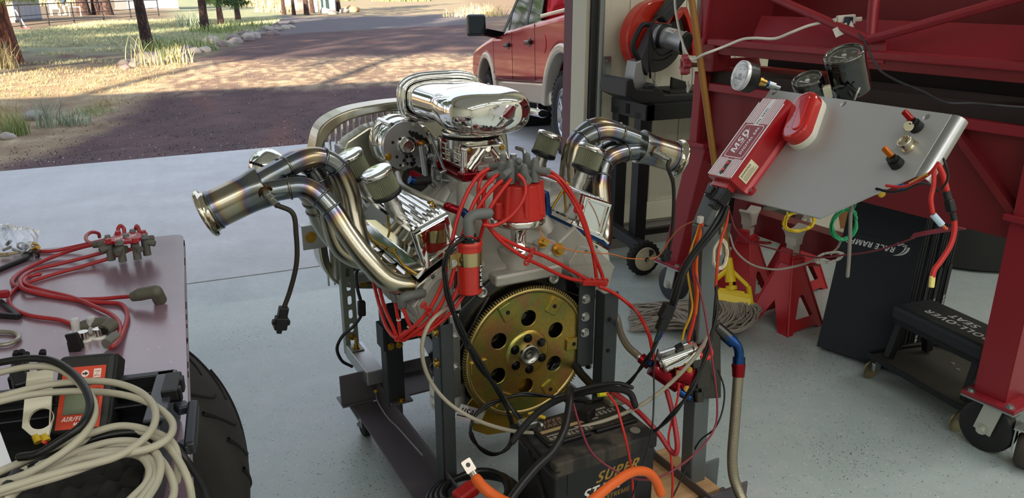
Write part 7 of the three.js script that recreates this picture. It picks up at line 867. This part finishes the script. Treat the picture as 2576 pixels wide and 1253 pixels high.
  part(g, 'case', box(wM, .034, hM, .0, -.018, 0, .008), std(0x232322, .6)); part(g, 'face_plate', box(wM * .74, .001, hM * .78, .0, .0, hM * .07), std(0xffffff, .5, 0, { map: tex })); part(g, 'screen', box(wM * .4, .0012, hM * .42, -wM * .075, .0005, hM * .07), std(0x77806a, .25)); part(g, 'side_grip', box(.006, .028, hM * .96, wM / 2, -.018, 0, .003), std(0x111212, .7));
  const w0 = thing('sensor_plate', 'white metal plate with a round hole beside the orange meter', 'plate', at(100, 1010, .985)); const wN = V(-.1, .72, .65).normalize(), pq2 = (x, y) => onPlane(x, y, w0.position, wN).sub(w0.position); const sh = [[70, 938], [136, 930], [126, 1096], [80, 1098], [57, 1078]].map(([x, y]) => pq2(x, y)), hc = pq2(105, 1055); part(w0, 'plate_body', (() => { const A1 = cR.clone().addScaledVector(wN, -cR.dot(wN)).normalize(), A2 = V().crossVectors(wN, A1), f = (p) => [p.dot(A1), p.dot(A2)], h2 = f(hc); return ext(shape(sh.map(f), [hole(h2[0], h2[1], .0145)]), .003, .0006).applyMatrix4(basis(A1, A2, wN, V())); })(), std(0xd9d3bf, .5)); part(w0, 'bend', box(.03, .003, .012, ...pq2(100, 975).add(V(0, .002, 0)).toArray()), std(0xd9d3bf, .5)); part(w0, 'plug', [rod(pq2(90, 1096), pq2(97, 1113), .005, 10), rod(pq2(112, 1094), pq2(117, 1110), .005, 10)], std(0xc9a81e, .5)); part(w0, 'plug_core', rod(pq2(114, 1108), pq2(108, 1116), .004, 10), std(0xcc3a22, .5));
  const st = thing('probe_clips', 'black clamp with four short metal tipped pins at the back of the case', 'clamp', Tp(60, 930, .04)), sq = (x, y, h) => Tp(x, y, h).sub(st.position); part(st, 'clamp_body', [bar(sq(45, 945, .06), sq(60, 985, .05), .03, .02, V(0, 1, 0), .004), bar(sq(28, 955, .05), sq(70, 950, .05), .02, .03, V(0, 1, 0), .003)], blackPlastic); for (const [x, y] of [[36, 932], [49, 930], [61, 936], [102, 930]]) { const e = part(st, 'pin', rod(sq(x, y, .05), sq(x + 5, y - 40, .085), .005, 12), std(0x7f868c, .25, .8)); e.add(mesh('pin_tip', rod(sq(x + 5, y - 40, .085), sq(x + 6, y - 47, .09), .005, 12, .0042), blackPlastic)); }
  solo('black_bracket', 'small black angled bracket between the milky caps and the meter', 'bracket', [bar(Tp(172, 862, .02), Tp(203, 856, .025), .03, .006, V(0, 1, 0), .002), bar(Tp(175, 868, .01), Tp(205, 866, .01), .02, .02, V(0, 1, 0), .002)], blackPlastic);
  solo('paper_sheet', 'white paper corner lying on the case at the left edge', 'paper', (() => { const p = [[-80, 1050], [-5, 1072], [32, 1172], [-80, 1205]].map(([x, y]) => Tp(x, y, .09)); return ext(shape(p.map((v) => [v.x, -v.z])), .0008).rotateX(-PI / 2).translate(0, TY + .09, 0); })(), std(0xe9ecf2, .7)); solo('cable_plug', 'black cylindrical cable plug lying across the case at the lower left', 'plug', [rod(Tp(20, 1235, .1), Tp(48, 1197, .1), .009, 14), rod(Tp(8, 1255, .098), Tp(22, 1232, .1), .006, 12)], blackPlastic);
  // cable coil
  const gm = std(0xb2ad99, .55), k = thing('cable_coil', 'loosely coiled grey cable draped over the case and table edge', 'cable', Tp(250, 1130, .1)), kq = (l) => l.map(([x, y, h]) => Tp(x, y, h ?? .115).sub(k.position)), wire = (l, r = .0042) => part(k, 'cable_loop', tube(kq(l), r, 110, 10), gm);
  wire([[-60, 952, .13], [0, 937, .135], [80, 922, .14], [140, 926, .14], [200, 965, .138], [236, 1015, .135], [232, 1060, .132], [205, 1100, .128], [150, 1145, .12], [60, 1195, .11], [-40, 1225, .1]]);
  wire([[-60, 1010, .125], [0, 998, .125], [100, 972, .128], [200, 960, .128], [280, 962, .125], [350, 985, .122], [388, 1025, .12], [385, 1075, .118], [350, 1115, .116], [290, 1150, .116], [180, 1180, .116], [60, 1215, .116], [-40, 1245, .116]]);
  wire([[-60, 1028, .122], [0, 1010, .122], [100, 990, .122], [230, 985, .12], [330, 998, .118], [400, 1028, .115], [434, 1065, .112], [425, 1100, .112], [385, 1125, .112], [290, 1148, .112], [160, 1195, .112], [0, 1240, .112], [-60, 1258, .112]]);
  wire([[60, 1225, .105], [130, 1160, .105], [220, 1105, .105], [290, 1082, .105], [350, 1085, .105], [410, 1112, .1], [450, 1160, .09], [475, 1215, .075], [485, 1275, .05]]);
  wire([[-20, 1262, .1], [60, 1200, .1], [150, 1150, .1], [260, 1122, .1], [330, 1120, .1], [385, 1140, .1], [420, 1180, .095], [438, 1230, .085], [420, 1290, .08]]);
  wire([[20, 1255, .104], [100, 1185, .104], [200, 1135, .104], [280, 1112, .104], [345, 1112, .104], [388, 1135, .104], [404, 1170, .104], [396, 1210, .1], [360, 1270, .1]]);
  wire([[-20, 1235, .1], [80, 1175, .1], [180, 1150, .1], [290, 1135, .1], [350, 1140, .1], [386, 1165, .1], [392, 1195, .1], [370, 1235, .1], [330, 1285, .1]]); wire([[-40, 1275, .1], [60, 1215, .1], [200, 1155, .1], [310, 1140, .1], [355, 1150, .1], [376, 1180, .1], [368, 1215, .1], [330, 1255, .1], [290, 1295, .1]]); wire([[-30, 1200, .1], [60, 1160, .1], [150, 1120, .11], [230, 1090, .112], [300, 1072, .11], [370, 1082, .108], [430, 1110, .1], [447, 1150, .09], [445, 1210, .07]]);
  const bk = wireBlack; solo('black_cable', 'black cable arching over the meter and back under the grey coil', 'cable', tube([[-60, 925, .14], [0, 912, .145], [70, 902, .15], [125, 906, .15], [180, 936, .148], [218, 985, .145], [225, 1030, .14], [200, 1075, .135], [150, 1110, .125], [95, 1142, .115], [50, 1150, .11]].map(([x, y, h]) => Tp(x, y, h)), .0045, 110, 10), bk);
  solo('black_cable', 'black cable running under the grey loops and over the table edge', 'cable', tube([[70, 1180, .1], [180, 1125, .102], [290, 1092, .104], [370, 1090, .102], [425, 1110, .09], [470, 1160, .07], [505, 1215, .03], [525, 1275, -.02]].map(([x, y, h]) => Tp(x, y, h)), .0042, 90, 10), bk);
}

// ---------- loose wiring round the stand ----------
const ew = (px, py, z) => { const p = E(px, py, z); return eW(p.x, p.y, p.z); };
const cable = (name, label, l, r, m, cat = 'cable', n = 140, rad = 8) => solo(name, label, cat, tube(l.map((q) => q.isVector3 ? q : q.length === 3 && q[2] < 0.9 ? ew(...q) : at(...q)), r, n, rad), m);   // third value: engine depth below .9, else metres from the camera
{
  const twist = (label, l, r) => { const c = curve(l.map((q) => q[2] < .9 ? ew(...q) : at(...q))), L = c.getLength(), n = Math.round(L / .006), A = [], Bq = []; for (let i = 0; i <= n; i++) { const p = c.getPointAt(i / n), t = c.getTangentAt(i / n), s = V(0, 1, 0).cross(t).normalize(), u = V().crossVectors(t, s), a = i / n * L / .2 * 2 * PI; A.push(p.clone().addScaledVector(s, Math.cos(a) * r * .8).addScaledVector(u, Math.sin(a) * r * .8)); Bq.push(p.clone().addScaledVector(s, -Math.cos(a) * r * .8).addScaledVector(u, -Math.sin(a) * r * .8)); } const t = thing('wire_pair', label, 'wire', A[0]); for (const q of [A, Bq]) { const o = q.map((p) => p.clone().sub(A[0])); part(t, 'wire', new THREE.TubeGeometry(curve(o), Math.min(420, n), r, 6), wireBlack); } return t; };
  twist('twisted black pair looping from the coil down past the flexplate in a round loop', [[1165, 600, .07], [1140, 620, .075], [1122, 650, .075], [1117, 700, .075], [1130, 760, .075], [1160, 840, .08], [1200, 915, .09], [1250, 980, .1], [1275, 1030, .11], [1290, 1080, .12], [1282, 1120, .12], [1262, 1138, .12], [1235, 1142, .12], [1200, 1120, .12], [1184, 1085, .12], [1192, 1050, .11], [1222, 1022, .1], [1262, 1006, .1], [1310, 992, .11], [1370, 996, .12], [1430, 1005, .13], [1490, 1012, .15], [1540, 990, 1.85], [1580, 965, 1.83], [1612, 925, 1.8], [1640, 885, 1.77], [1662, 830, 1.77]], .0034);
  twist('black pair crossing in front of the flexplate and over the battery', [[1118, 680, .08], [1126, 735, .085], [1158, 820, .09], [1220, 930, .11], [1275, 1010, .13], [1330, 1078, .2], [1372, 1110, .25], [1430, 1128, .3], [1500, 1130, .33], [1570, 1122, .35], [1625, 1100, .36], [1690, 1045, 1.72], [1735, 985, 1.7], [1762, 930, 1.7], [1785, 860, 1.7], [1800, 790, 1.7], [1802, 715, 1.7]], .0034);
  cable('wire_harness', 'black sleeved harness from the ignition box connector down behind the pump', [[1822, 520, 1.66], [1808, 548, 1.66], [1785, 585, 1.66], [1752, 628, 1.67], [1725, 668, 1.68], [1708, 712, 1.69], [1694, 755, 1.7], [1680, 800, 1.72], [1668, 830, 1.74]], .0075, wireBlack, 'wire harness');
  cable('wire_harness', 'second black lead of the harness, running beside the first', [[1830, 522, 1.65], [1818, 555, 1.65], [1790, 592, 1.65], [1748, 645, 1.66], [1722, 690, 1.66], [1704, 745, 1.67], [1686, 800, 1.7]], .0045, wireBlack, 'wire harness');
  solo('harness_plug', 'black inline plug at the lower end of the harness', 'connector', [bar(at(1686, 765, 1.68), at(1668, 800, 1.69), .028, .018, V(1, 0, 0), .003), bar(at(1672, 800, 1.69), at(1660, 830, 1.7), .022, .016, V(1, 0, 0), .003)], blackPlastic);
  for (const [c, dx, label] of [[0x1f7a4a, 0, 'green'], [0x3a3f9a, 5, 'blue'], [0x5c3a86, 9, 'violet']]) cable('thin_wire', label + ' wire coming out of the lower harness plug towards the pump', [[1664 + dx, 825, 1.71], [1656 + dx, 845, 1.74], [1648 + dx * .6, 862, 1.77], [1645, 885, 1.78]], .0018, std(c, .5), 'wire', 30, 6);
  cable('vacuum_hose', 'translucent grey hose sweeping from the engine round under the flexplate to the pump', [[1140, 770, .04], [1110, 785, .07], [1080, 815, .09], [1063, 860, .1], [1066, 915, .1], [1090, 970, .1], [1130, 1015, .12], [1185, 1050, .15], [1250, 1075, .2], [1320, 1088, .25], [1390, 1087, .28], [1460, 1075, .3], [1540, 1052, 1.75], [1620, 1015, 1.74], [1680, 970, 1.73], [1730, 920, 1.72], [1765, 875, 1.72], [1782, 840, 1.73]], .0047, phy(0xb8b09c, .35, 0, { transmission: .25, thickness: .004 }), 'hose', 160);
  cable('battery_cable', 'thick black battery cable rising from the bottom edge over the battery', [[1262, 1290, 1.5], [1300, 1235, 1.52], [1345, 1180, 1.54], [1390, 1135, 1.56], [1418, 1085, 1.6], [1430, 1035, 1.63], [1434, 998, 1.66], [1432, 980, 1.7]], .0085, wireBlack, 'cable', 90, 12);
  cable('corrugated_sleeve', 'black corrugated sleeve behind the right post leading to the battery', [[1440, 905, .0], [1458, 935, .04], [1480, 960, .1], [1500, 985, .18]], .011, std(0x0d0d0e, .6, 0, { bumpMap: dataTex(64, (u) => { const k = 127 + 127 * Math.sin(u * 2 * PI * 4); return [k, k, k]; }, false), bumpScale: .004 }), 'cable', 60, 12);
  cable('ribbon_loom', 'flat black taped loom arching over the battery', [[1290, 1110, .3], [1330, 1060, .28], [1370, 1025, .26], [1420, 1000, .26], [1480, 985, .3], [1545, 978, .34], [1585, 990, .36], [1598, 1020, .38]], .0075, blackMatte, 'cable', 90, 10);
  cable('loom_lead', 'black lead on top of the taped loom over the battery', [[1395, 1000, .28], [1450, 982, .3], [1510, 968, .33], [1560, 965, .36], [1590, 975, .38]], .0045, wireBlack, 'cable', 60);
  cable('red_cable', 'red cable from the wire loom on the right head down to the red pump', [[1510, 722, .06], [1545, 738, .07], [1585, 768, .1], [1615, 805, 1.86], [1632, 840, 1.84], [1640, 875, 1.81], [1645, 905, 1.8]], .0048, wireRed, 'cable', 80);
  cable('red_cable', 'thick red battery cable running right from the terminal and looping up by the post', [[1540, 985, .33], [1575, 1010, .34], [1620, 1050, 1.77], [1660, 1095, 1.76], [1688, 1135, 1.75], [1700, 1142, 1.74], [1704, 1125, 1.74], [1700, 1085, 1.75], [1690, 1030, 1.77], [1678, 985, 1.78]], .0062, wireRedDull, 'cable', 110, 10);
  cable('red_wire', 'thin red wire from the battery terminal down over the lettering', [[1528, 990, .36], [1550, 1020, .37], [1562, 1060, .39], [1575, 1110, .41], [1585, 1160, .41], [1592, 1230, .41], [1592, 1280, .41]], .0028, wireRed, 'wire', 90, 6);
  cable('red_wire', 'thin red wire hanging from the pump beside the post', [[1708, 965, 1.76], [1705, 1000, 1.76], [1690, 1060, 1.76], [1682, 1100, 1.76], [1688, 1150, 1.76], [1692, 1200, 1.76], [1690, 1270, 1.78]], .0028, wireRed, 'wire', 90, 6);
  cable('maroon_wire', 'maroon wire looping from the panel down across the battery front', [[1750, 690, 1.7], [1768, 760, 1.68], [1780, 830, 1.68], [1795, 930, 1.68], [1804, 1010, 1.68], [1800, 1070, 1.68], [1770, 1120, 1.66], [1720, 1165, 1.64], [1660, 1200, 1.6], [1600, 1205, 1.56], [1540, 1180, 1.56], [1490, 1140, 1.58], [1462, 1080, 1.62], [1440, 1010, 1.66]], .0024, std(0x7f2a3a, .45), 'wire', 150, 6);
  cable('thin_black_wire', 'thin black wire curving past the post on its right side', [[1806, 930, 1.78], [1822, 980, 1.8], [1818, 1030, 1.8], [1800, 1075, 1.8], [1760, 1110, 1.84], [1735, 1160, 1.88], [1712, 1210, 1.86], [1690, 1255, 1.84]], .002, wireBlack, 'wire', 90, 6);
  cable('thin_black_wire', 'thin black wire hanging straight in front of the chrome pump', [[1655, 880, 1.74], [1646, 920, 1.74], [1645, 1000, 1.73], [1640, 1080, 1.71], [1615, 1180, 1.62], [1590, 1250, 1.58]], .002, wireBlack, 'wire', 90, 6);
  const o = thing('jumper_cable', 'orange welding cable with crimped lug arching across the battery front', 'cable', at(1300, 1240, 1.42)), q = (x, y, d) => at(x, y, d).sub(o.position), om = std(0xe2621c, .5);
  part(o, 'cable_run', tube([q(1198, 1205, 1.46), q(1215, 1225, 1.45), q(1250, 1252, 1.44), q(1320, 1285, 1.42)], .0105, 60, 14), om); part(o, 'cable_run', tube([q(1450, 1290, 1.42), q(1500, 1250, 1.43), q(1545, 1215, 1.46), q(1590, 1188, 1.5), q(1628, 1188, 1.53), q(1650, 1210, 1.55), q(1662, 1240, 1.56)], .0095, 80, 14), om); const ud = q(1200, 1207, 1.46).sub(q(1175, 1165, 1.47)).normalize();
  const lg = part(o, 'lug', [rod(q(1188, 1188, 1.467), q(1200, 1207, 1.46), .0078, 16)], std(0xc2b8ae, .3, .9)); const cL = q(1179, 1172, 1.47), Xl = cR.clone().addScaledVector(ud, -cR.dot(ud)).normalize(), Zl = V().crossVectors(Xl, ud); lg.add(mesh('lug_eye', ext(rrect(.02, .026, .003), .003).applyMatrix4(basis(Xl, ud.clone(), Zl, cL)), std(0xc2b8ae, .3, .9))); lg.children[0].geometry = ext((() => { const s = rrect(.02, .026, .003); s.holes = [hole(0, -.002, .0045)]; return s; })(), .003).applyMatrix4(basis(Xl, ud.clone(), Zl, cL));
  const cc = thing('cable_coil', 'coil of thick black cable lying on the stand at the bottom edge', 'cable', onY(1196, 1268, .125)); for (let i = 0; i < 4; i++) { const pts = []; for (let k = 0; k < 16; k++) { const a = k / 16 * 2 * PI; pts.push(V(Math.cos(a) * (.115 - i * .012), .012 + i * .009 + .006 * Math.sin(a * 2 + i), Math.sin(a) * (.1 - i * .01))); } part(cc, 'cable_turn', tube(pts, .0085, 90, 10, true), wireBlack); }
  const cl = thing('red_clamp', 'red plastic clamp handle lying inside the black cable coil', 'clamp', onY(1172, 1262, .15)); part(cl, 'grip', box(.06, .03, .04, 0, .025, 0, .01, 0, .3, .2), std(0xb01c1a, .4)); part(cl, 'jaw', box(.03, .016, .03, -.04, .015, .01, .005), std(0x8b7a5a, .4, .8));
  // colours out of the ignition box connector
  const fan = [[0xd55a1e, 1828, 1815, 'orange', .0026], [0x27357f, 1812, 1764, 'dark blue', .0024], [0xe07b1c, 1818, 1775, 'amber', .0026], [0xc8281e, 1824, 1782, 'red', .0032]];
  cable('thin_wire', 'red wire from the ignition box running down the front of the post', [[1832, 520, 1.66], [1828, 560, 1.67], [1815, 600, 1.67], [1806, 650, 1.67], [1802, 705, 1.69], [1800, 720, 1.7]], .0032, std(0xd0431e, .45), 'wire', 60, 6);
  cable('thin_wire', 'dark blue wire hanging down the left side of the post', [[1760, 560, 1.72], [1748, 590, 1.73], [1738, 630, 1.74], [1733, 670, 1.75], [1740, 700, 1.75], [1748, 715, 1.75]], .0026, std(0x25285e, .5), 'wire', 60, 6); cable('thin_wire', 'yellow wire with white end hanging left of the post', [[1762, 560, 1.71], [1750, 595, 1.72], [1735, 640, 1.73], [1730, 680, 1.74], [1738, 740, 1.75], [1742, 770, 1.75], [1735, 800, 1.75], [1722, 830, 1.76], [1716, 855, 1.77]], .0027, std(0xd9a11c, .5), 'wire', 80, 6);
  cable('thin_wire', 'thick red pair running down the left side of the post', [[1764, 565, 1.71], [1752, 620, 1.72], [1746, 680, 1.73], [1752, 740, 1.74], [1746, 800, 1.76], [1732, 855, 1.78]], .0042, std(0xd5381e, .45), 'wire', 80, 8); cable('thin_wire', 'orange wire beside the thick red pair at the post', [[1770, 560, 1.71], [1758, 610, 1.71], [1752, 670, 1.72], [1755, 730, 1.73], [1750, 790, 1.75]], .0034, std(0xe0641c, .45), 'wire', 80, 8);
  cable('thin_wire', 'long thin orange wire from the post to the sensor plug and on to the engine', [[1758, 552, 1.72], [1720, 568, 1.8], [1695, 590, 1.9], [1675, 618, 1.95], [1655, 645, 1.98], [1635, 652, 1.98]], .0016, std(0xd5762c, .5), 'wire', 70, 6); solo('white_connector', 'small white connector block at the left side of the post', 'connector', box(.012, .016, .012, ...at(1762, 553, 1.71).toArray(), .002), whitePlastic);
  for (const [c, x, l] of [[0x3d3a8c, 1806, 'violet'], [0x1f6a4a, 1814, 'green'], [0xe8e4d8, 1802, 'white']]) cable('thin_wire', l + ' wire just below the ignition box connector', [[x + 10, 520, 1.66], [x, 545, 1.66], [x - 10, 575, 1.67], [x - 28, 600, 1.67]], .002, std(c, .5), 'wire', 30, 6);
  const coil = (name, label, cx, cy, d, rx, ry, n, m, r, tilt, up) => { const t = thing(name, label, 'wire coil', at(cx, cy, d)), sc = d / FOCAL; for (let i = 0; i < n; i++) { const pts = []; for (let k = 0; k < 18; k++) { const a = k / 18 * 2 * PI, f = 1 + rr(-.05, .05) + i * .03 - n * .015; const x = Math.cos(a) * rx * f * sc, y = Math.sin(a) * ry * f * sc; pts.push(cR.clone().multiplyScalar(x * Math.cos(tilt) - y * Math.sin(tilt)).addScaledVector(cU, x * Math.sin(tilt) + y * Math.cos(tilt)).addScaledVector(cB, rr(-.004, .004))); } part(t, 'wire_turn', tube(pts, r, 60, 6, true), m); } for (const u of up) part(t, 'lead', tube(u.map(([a, b, e]) => at(a, b, e ?? d).sub(t.position)), r, 30, 6), m); return t; };
  coil('wire_coil', 'white wire bundle tied in a long loop in front of the post', 1812, 640, 1.7, 17, 36, 6, std(0xe0d8c2, .5), .0024, -.1, [[[1818, 575, 1.69], [1814, 605], [1812, 640]]]);
  coil('wire_coil', 'yellow wire coil hanging under the panel before the farthest jack stand', 2010, 557, 1.62, 38, 24, 5, std(0xe0c01e, .5), .0022, .15, [[[1980, 535, 1.6], [1982, 550]], [[2030, 530, 1.58], [2045, 545]]]);
  coil('wire_coil', 'green wire coil hanging under the middle of the panel', 2124, 565, 1.5, 30, 40, 6, std(0x1f9a62, .5), .0018, -.35, [[[2150, 500, 1.42], [2150, 520], [2138, 540]]]);
  coil('wire_coil', 'grey wire bundle folded in a flat loop left of the hanging grey hose', 2085, 648, 1.55, 34, 12, 6, std(0x8d8880, .5), .0022, .2, [[[2118, 600, 1.5], [2105, 625], [2090, 640]], [[1836, 590, 1.68], [1850, 630, 1.66], [1890, 665, 1.64], [1950, 678, 1.62], [2010, 668, 1.6], [2055, 652]]]);
  cable('grey_wire', 'thick grey wire hanging straight down from the panel in front of the ramp', [[2146, 485, 1.4], [2140, 540, 1.4], [2138, 600, 1.4], [2135, 660, 1.4], [2132, 695, 1.4]], .0034, std(0x77746c, .5), 'wire', 40);
  cable('maroon_wire', 'long maroon wire from the post past the ramp lettering to a frayed end', [[1835, 530, 1.68], [1850, 575, 1.68], [1880, 605, 1.66], [1940, 625, 1.62], [2010, 640, 1.58], [2060, 648, 1.54], [2120, 642, 1.5], [2180, 635, 1.45], [2240, 620, 1.4], [2300, 598, 1.36]], .0017, std(0x6f2030, .45), 'wire', 110, 6);
  { const t = thing('wire_bundle', 'bundle of stripped maroon wire ends hanging level under the panel', 'wire bundle', at(2350, 583, 1.32)); for (let i = 0; i < 5; i++) part(t, 'wire', tube([[2292 + i * 2, 598 - i * 2.5, 1.36], [2330, 590 - i * 2, 1.34], [2380, 582 - i * 2, 1.32], [2428 - i * 4, 576 - i, 1.3]].map((u) => at(...u).sub(t.position)), .0015, 30, 6), std(0x7d2a3c, .45)); }
  const f = thing('fused_lead', 'red lead with black inline fuse holder hanging from the panel corner', 'wire', at(2395, 500, 1.22)), fq = (l) => l.map((u) => at(u[0], u[1], 1.22).sub(f.position));
  part(f, 'wire', tube(fq([[2360, 415], [2372, 440], [2382, 480]]), .0045, 30), wireRed); part(f, 'fuse_holder', [rod(...fq([[2380, 482], [2386, 502]]), .006, 12), bar(...fq([[2386, 502], [2394, 534]]), .013, .012, V(0, 0, 1), .003), rod(...fq([[2396, 536], [2401, 555]]), .005, 12)], blackPlastic); part(f, 'wire', tube(fq([[2401, 555], [2401, 580], [2392, 615], [2368, 655], [2350, 680], [2346, 695]]), .0042, 40), wireRed); part(f, 'spade_terminal', bar(...fq([[2346, 694], [2343, 724]]), .009, .006, V(1, 0, 0), .002), std(0xe3d27a, .4));
  const g = thing('red_lead', 'shorter red lead with a pale blue butt connector under the panel corner', 'wire', at(2345, 500, 1.2)), gq = (l) => l.map((u) => at(u[0], u[1], 1.2).sub(g.position)); part(g, 'wire', tube(gq([[2350, 430], [2348, 470], [2342, 500], [2346, 535]]), .0036, 40), wireRed); part(g, 'butt_connector', rod(...gq([[2347, 540], [2370, 566]]), .0052, 12), std(0xb9d3e6, .35)); part(g, 'wire_end', rod(...gq([[2370, 566], [2382, 577]]), .0025, 8), std(0xc05a2a, .5));
  cable('panel_wire', 'red wire strung under the lower right edge of the panel', [[2230, 467, 1.3], [2270, 470, 1.27], [2310, 455, 1.24], [2345, 430, 1.2], [2360, 410, 1.19]], .0026, wireRed, 'wire', 50, 6); cable('panel_wire', 'black wire looping below the right half of the panel', [[2205, 475, 1.34], [2240, 483, 1.32], [2275, 478, 1.3], [2312, 462, 1.27], [2340, 465, 1.24], [2360, 480, 1.22]], .0024, wireBlack, 'wire', 50, 6); cable('panel_wire', 'thin black wire arching from the rolled panel edge to the fuse holder', [[2374, 400, 1.17], [2382, 425, 1.17], [2384, 450, 1.18], [2370, 475, 1.2]], .002, wireBlack, 'wire', 40, 6); cable('panel_wire', 'yellow wire tucked under the lower right panel edge', [[2290, 462, 1.26], [2312, 450, 1.24], [2335, 438, 1.21]], .0028, std(0xdcae1c, .5), 'wire', 30, 6);
  cable('stand_lead', 'black lead with inline plug hanging left of the engine to the stand', [[905, 668, -.5], [896, 690, -.48], [900, 730, -.46], [908, 760, -.45], [910, 790, -.45], [890, 820, -.45], [862, 845, -.45], [848, 875, -.45], [858, 905, -.46], [885, 922, -.5]], .0048, wireBlack, 'cable', 90); solo('lead_plug', 'black inline plug on the lead left of the engine', 'connector', bar(ew(909, 758, -.45), ew(910, 794, -.45), .022, .02, V(1, 0, 0), .004), blackPlastic);
}

renderer.render(scene, camera);
